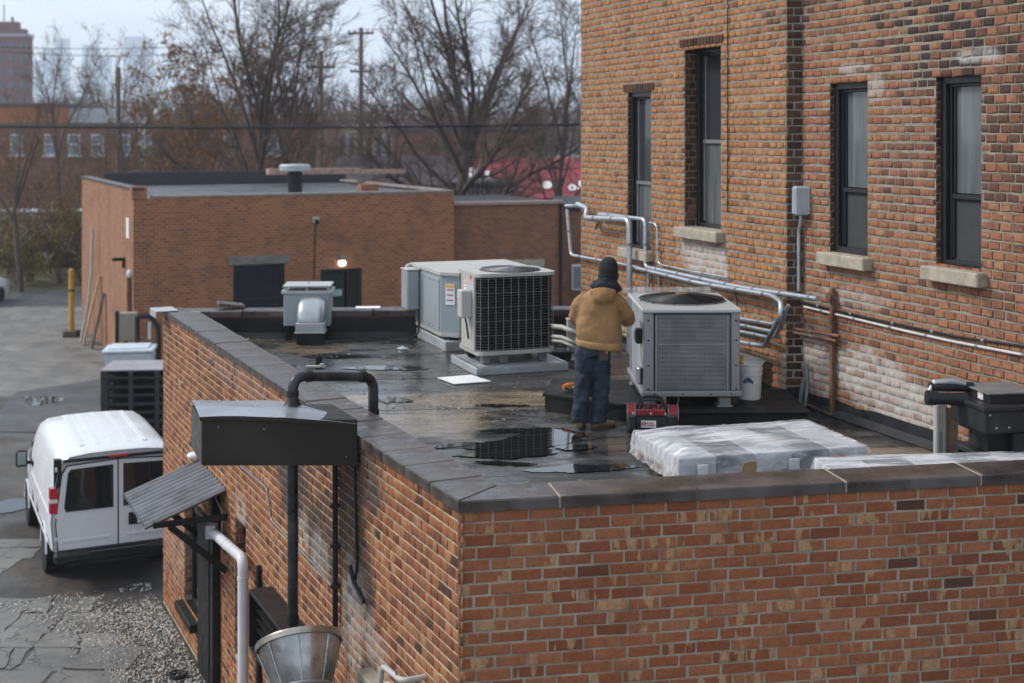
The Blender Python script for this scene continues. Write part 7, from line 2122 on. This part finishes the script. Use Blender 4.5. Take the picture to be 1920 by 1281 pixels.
def make_tree(name, label, px, Y, h, spread, seed, leaders=6, fork=.22, nb=(8, 7, 6), r0=.2, leaf=None, leaf_n=0, mat=None, cat='tree', group=None, up=.25, lean=0.0, clump=None, tw=.008, ls=1.0):
    rn = random.Random(seed)
    x = (px - CX) / F * Y
    t = thing(name, label, cat, (x, Y, 0), 0, group)
    big, small, tips = [], [], []
    def limb(p, d, L, r, lvl, out):
        n = 7 if lvl < 2 else (4 if lvl == 2 else 3)
        pts = [Vector(p)]; d = Vector(d).normalized(); rs = [r]
        for k in range(n):
            j = (.05, .085, .16, .2)[lvl]
            d = (d + Vector((rn.gauss(0, j), rn.gauss(0, j), rn.gauss(0, j) + up * (.12 if lvl else .3)))).normalized()
            q = pts[-1] + d * (L / n)
            rr = r * (1 - .78 * (k + 1) / n) if lvl else r * (1 - .35 * (k + 1) / n)
            out.append((*pts[-1], *q, rs[-1], rr)); pts.append(q); rs.append(rr)
        return pts, rs, d
    trunkL = h * fork
    pts, rs, d = limb((0, 0, -.1), (lean, 0, 1), trunkL, r0, 0, big)
    for i in range(leaders):
        core = i < 3
        a = 2.4 * i + rn.uniform(-.3, .3)
        g_l = (i - 2) / max(1, leaders - 3)
        if core:
            s_ = spread * rn.uniform(.05, .28); zt_l = (h - trunkL) * rn.uniform(.9, 1.0); k0 = len(pts) - 1; rl = rs[-1] * rn.uniform(.62, .8)
        else:
            s_ = spread * (1.02 - .45 * g_l) * rn.uniform(.8, 1.05); zt_l = (h - trunkL) * (.38 + .55 * g_l) * rn.uniform(.85, 1.1); k0 = min(len(pts) - 1, 3 + int(g_l * (len(pts) - 3))); rl = rs[k0] * rn.uniform(.34, .55)
        tgt = Vector((math.cos(a) * s_, math.sin(a) * s_, zt_l))
        lp, lr, _ = limb(pts[k0], Vector((tgt.x, tgt.y, tgt.z * .72)), tgt.length * 1.02, rl, 1, big)
        for j in range(nb[0]):
            f_ = rn.uniform(.22, .98); k = min(len(lp) - 2, int(f_ * (len(lp) - 1)))
            q = lp[k].lerp(lp[k + 1], rn.random()); dd = (lp[k + 1] - lp[k]).normalized()
            sdv = dd.cross(Vector((rn.gauss(0, 1), rn.gauss(0, 1), rn.gauss(0, 1)))).normalized()
            bp_, br, _ = limb(q, dd * .85 + sdv * rn.uniform(.45, .9), tgt.length * rn.uniform(.22, .42) * (1.15 - .4 * f_), max(.015, lr[k] * .5), 2, big if lr[k] > .08 else small)
            for m in range(nb[1]):
                k2 = rn.randrange(0, len(bp_) - 1); q2 = bp_[k2].lerp(bp_[k2 + 1], rn.random()); d2 = (bp_[k2 + 1] - bp_[k2]).normalized()
                s2 = d2.cross(Vector((rn.gauss(0, 1), rn.gauss(0, 1), rn.gauss(0, 1)))).normalized()
                tp_, tr_2, _ = limb(q2, d2 * .8 + s2 * rn.uniform(.4, .9), rn.uniform(.5, 1.1) * (h / 13), max(tw * 1.5, br[k2] * .45), 3, small)
                tips.append(tp_[-1])
                for z in range(nb[2]):
                    k3 = rn.randrange(0, len(tp_) - 1); q3 = tp_[k3].lerp(tp_[k3 + 1], rn.random()); d3 = (tp_[k3 + 1] - tp_[k3]).normalized()
                    s3 = d3.cross(Vector((rn.gauss(0, 1), rn.gauss(0, 1), rn.gauss(0, 1)))).normalized()
                    e3 = q3 + (d3 * .8 + s3 * rn.uniform(.3, .9)).normalized() * rn.uniform(.25, .6) * (h / 13)
                    m3 = q3.lerp(e3, .5) + Vector((rn.gauss(0, .02), rn.gauss(0, .02), rn.gauss(0, .02)))
                    small.append((*q3, *m3, tw, tw * .8)); small.append((*m3, *e3, tw * .8, tw * .35)); tips.append(e3)
    seg_mesh('trunk', big, M_BARK, t); seg_mesh('crown', small, mat or M_TWIG, t)
    if leaf is not None and leaf_n:
        T = np.array([tuple(q) for q in tips])
        if clump is not None: T = T[T[:, 2] < clump * h] if clump > 0 else T
        idx = NPR.integers(0, len(T), leaf_n)
        c = T[idx] + NPR.normal(0, .07, (leaf_n, 3))
        sz = NPR.uniform(.03, .075, leaf_n) * ls
        A = NPR.normal(0, 1, (leaf_n, 3)); A /= np.linalg.norm(A, axis=1, keepdims=True)
        B = np.cross(A, NPR.normal(0, 1, (leaf_n, 3))); B /= np.linalg.norm(B, axis=1, keepdims=True)
        V = np.stack([c - A * sz[:, None], c - B * sz[:, None] * .55, c + A * sz[:, None], c + B * sz[:, None] * .55], 1)
        np_mesh('leaves', V.reshape(-1, 3), np.arange(leaf_n * 4).reshape(-1, 4), leaf, t, 'stuff')
    return t
def leafm(name, cols):
    s = NT(name); s.set(Base_Color=s.ramp(s.rnd(), *[(i / (len(cols) - 1), c) for i, c in enumerate(cols)]), Roughness=.8); return s.m
L_BROWN = leafm('brown_leaves', [(.13, .06, .026), (.21, .10, .036), (.28, .14, .05), (.16, .09, .045)])
L_RUST = leafm('rust_leaves', [(.17, .07, .024), (.26, .115, .034), (.32, .15, .045), (.20, .10, .04)])
L_YEL = leafm('yellow_leaves', [(.16, .15, .03), (.26, .21, .04), (.11, .12, .035), (.32, .26, .06)])
make_tree('bare_tree', 'wide bare tree with many spreading limbs in front of the red canopy shop', 838, 58, 15.2, 5.6, 3, 22, .43, (10, 7, 6), .36, up=.10, tw=.011)
make_tree('bare_tree', 'tall bare tree with upright leaders left of the roof stack', 466, 62, 16.6, 4.2, 8, 15, .36, (10, 7, 5), .28, up=.2, tw=.011)
make_tree('bare_tree', 'slanting bare trunk leaning right beside the tall bare tree', 496, 63, 14.5, 3.2, 21, 9, .40, (9, 7, 5), .2, up=.2, lean=.22, tw=.010)
make_tree('bare_tree', 'bare tree half hidden by the left edge of the tall brick building', 1040, 64, 13.6, 2.6, 14, 12, .40, (9, 6, 5), .18, up=.2, lean=.05, tw=.010)
make_tree('bare_tree', 'thin young tree with a few yellow leaves right of the square pale tower', 205, 60, 11.4, 1.9, 31, 7, .42, (7, 5, 4), .12, L_YEL, 500, up=.3)
make_tree('bare_tree', 'dark bare tree standing before the square pale tower at the left', 112, 78, 12.6, 2.6, 41, 8, .45, (8, 6, 4), .16, L_BROWN, 250, up=.2)
make_tree('leafy_tree', 'rust brown leaved tree behind the tall upright bare tree', 378, 80, 12.4, 4.2, 51, 14, .28, (8, 6, 5), .2, L_RUST, 15000, M_TWIGB, up=.15, ls=1.7)
make_tree('bare_tree', 'bare brown tree right of the utility pole with crossarms', 735, 76, 12.0, 2.4, 71, 7, .32, (7, 6, 5), .18, up=.25)
make_tree('bare_tree', 'small bare tree rising behind the roof stack', 590, 78, 12.2, 2.6, 72, 8, .35, (7, 6, 5), .16, up=.25, mat=M_TWIGB)
make_tree('bare_tree', 'spindly bare tree at the left edge above the shrubs', 40, 61, 9.6, 1.9, 61, 6, .40, (6, 5, 4), .14, L_BROWN, 200, M_TWIGB)
make_tree('bare_tree', 'thin bare tree left of the tall upright tree near the first utility pole', 322, 66, 10.5, 2.0, 63, 6, .4, (6, 5, 4), .1, L_YEL, 250, M_TWIGB)
make_tree('bare_tree', 'crooked bare sapling between the wide tree and the tall building', 925, 60, 9.0, 2.6, 64, 6, .25, (6, 5, 4), .13, mat=M_TWIGB, lean=-.4)
# shrubs: one by one
k = 0
sh_lbl = ['at the left edge of the lot, the lowest one', 'left of the bollard, thick and brown', 'with yellow leaves behind the bollard', 'next to the end of the rust red side wall', 'behind the spindly tree at the left edge', 'tall and tangled behind the yellow one', 'yellow green, second from the left edge', 'behind the parapet of the rust red building at its left end', 'behind the rust red building under the rust brown tree', 'behind the rust red building below the tall bare tree', 'greyish and broad behind the rust red roof', 'thin behind the roof stack', 'above the white trailer', 'brown, over the trailer end']
for px, Y, h, sp, lf, n_ in ((-5, 64, 3.6, 2.2, L_YEL, 2200), (60, 65.5, 4.2, 2.2, L_BROWN, 700), (112, 64.5, 4.0, 2.0, L_YEL, 2600), (150, 65, 4.6, 1.8, L_BROWN, 600), (15, 68, 7.4, 2.4, L_BROWN, 900), (95, 69, 7.6, 2.6, L_BROWN, 900), (35, 63.5, 3.0, 1.6, L_YEL, 2400), (190, 66, 7.4, 2.2, L_BROWN, 700), (255, 67, 7.8, 2.8, L_BROWN, 1200), (345, 66, 8.0, 3.0, L_BROWN, 900), (415, 68, 7.6, 2.8, L_BROWN, 700), (560, 70, 7.4, 2.4, L_BROWN, 400), (-20, 70, 6.4, 2.6, L_BROWN, 800), (140, 70, 6.8, 2.2, L_BROWN, 800)):
    make_tree('shrub', 'tangled leafless shrub ' + sh_lbl[k], px, Y, h, sp, 100 + k, 13, .06, (6, 5, 4), .055, lf, n_, M_TWIGB, 'shrub', 'shrubs along the far side of the road', up=.12, tw=.010)
    k += 1
gsheet('grass_verge', [(-60, 62.5), (60, 61.5), (60, 76), (-60, 76)], .02, pm('verge', (.10, .085, .045), .95, var=.45, scale=.8, dirt=(.06, .07, .025), dirt_amt=.6))
# a far wood that reads as one mass
def far_wood():
    rn = NPR; S = []
    for _ in range(260):
        x = rn.uniform(-150, 40); y = rn.uniform(170, 330); hh = rn.uniform(9, 17); ww = rn.uniform(4, 7)
        S.append((x, y, 0, x, y, hh * .6, .25, .12))
        n = 70
        b = rn.uniform(-1, 1, (n, 3))
        for q in b:
            p0 = (x + q[0] * ww * .3, y + q[1] * ww * .3, hh * (.3 + .25 * abs(q[2])))
            p1 = (x + q[0] * ww, y + q[1] * ww, hh * (.45 + .55 * abs(q[2])))
            S.append((*p0, *p1, .10, .03))
    tag(seg_mesh('far_wood', S, M_TWIG, None, 'stuff'), 'hazy far wood of bare trees behind the brick buildings', 'wood')
far_wood()
# poles and wires
M_POLE = pm('pole_wood', (.14, .112, .092), .9, var=.3)
def pole(px, ytop, Y, label, arms):
    p = at(px, ytop, Y)
    t = thing('utility_pole', label, 'utility pole', (p.x, Y, 0))
    mb = MB(); mb.tube([(0, 0, 0), (0, 0, p.z)], [.17, .12], 10); mb.build('post', M_POLE, t, smooth=40)
    for dz, w_ in arms:
        mb = MB(); mb.box((0, -.14, p.z - dz), (w_, .10, .14), .01); ar = mb.build('crossarm', M_POLE, t)
        for x in (-.45, -.25, .25, .45): MB().lathe([(.03, .07), (.05, .1), (.05, .18), (.02, .22), (0, .22)], 8, Matrix.Translation((x * w_, -.14, p.z - dz))).build('insulator', M_GRYSTEEL, ar)
    return t
pole(222, 126, 70, 'utility pole without crossarm behind the thin young tree', [])
pole(602, 96, 74, 'slim utility pole right of the roof stack', [(.9, 1.6)])
pole(677, 52, 82, 'utility pole with two crossarms left of the wide bare tree', [(.35, 1.6), (2.7, 1.3)])
def wire(px0, y0, Y0, px1, y1, Y1, sag, label, r=.018):
    a, b = at(px0, y0, Y0), at(px1, y1, Y1)
    pts = [a.lerp(b, k / 20) - Vector((0, 0, sag * 4 * (k / 20) * (1 - k / 20))) for k in range(21)]
    mb = MB(); mb.tube(pts, r, 5); tag(mb.build('overhead_wire', M_PLAST_B), label, 'wire', 'overhead wires')
wire(-120, 236, 56, 1180, 232, 56, .12, 'thick black overhead wire crossing the trees at the level of the mill roof', .055)
wire(-60, 86, 70, 677, 60, 82, .5, 'upper thin overhead wire passing the pale towers')
wire(-60, 92, 70, 677, 62, 82, .8, 'second thin overhead wire just under the upper one by the pale towers')
wire(222, 190, 70, 602, 190, 74, .2, 'overhead wire between the two slimmest poles')
wire(602, 186, 74, 1180, 205, 70, .4, 'overhead wire from the slim pole to behind the tall building')
wire(602, 226, 74, 1180, 190, 70, .3, 'lower rising overhead wire behind the wide bare tree')
wire(677, 55, 82, 1180, -12, 66, .5, 'overhead wire from the crossarm pole rising to the tall building')

# ---------------------------------------------------------------- air: haze over the far town
mb = MB(); mb.box((0, 1195, 94), (2340, 2500, 192))
hz = mb.build('haze', None, kind='stuff')
hm = bpy.data.materials.new('haze_air'); hm.use_nodes = True
hn = hm.node_tree; hn.nodes.clear()
ho = hn.nodes.new('ShaderNodeOutputMaterial'); hv = hn.nodes.new('ShaderNodeVolumePrincipled')
hv.inputs['Density'].default_value = .0004
hv.inputs['Color'].default_value = (.80, .88, 1.0, 1)
hn.links.new(hv.outputs[0], ho.inputs['Volume'])
hz.data.materials.append(hm)
tag(hz, 'pale bluish haze lying over the far town', 'haze')
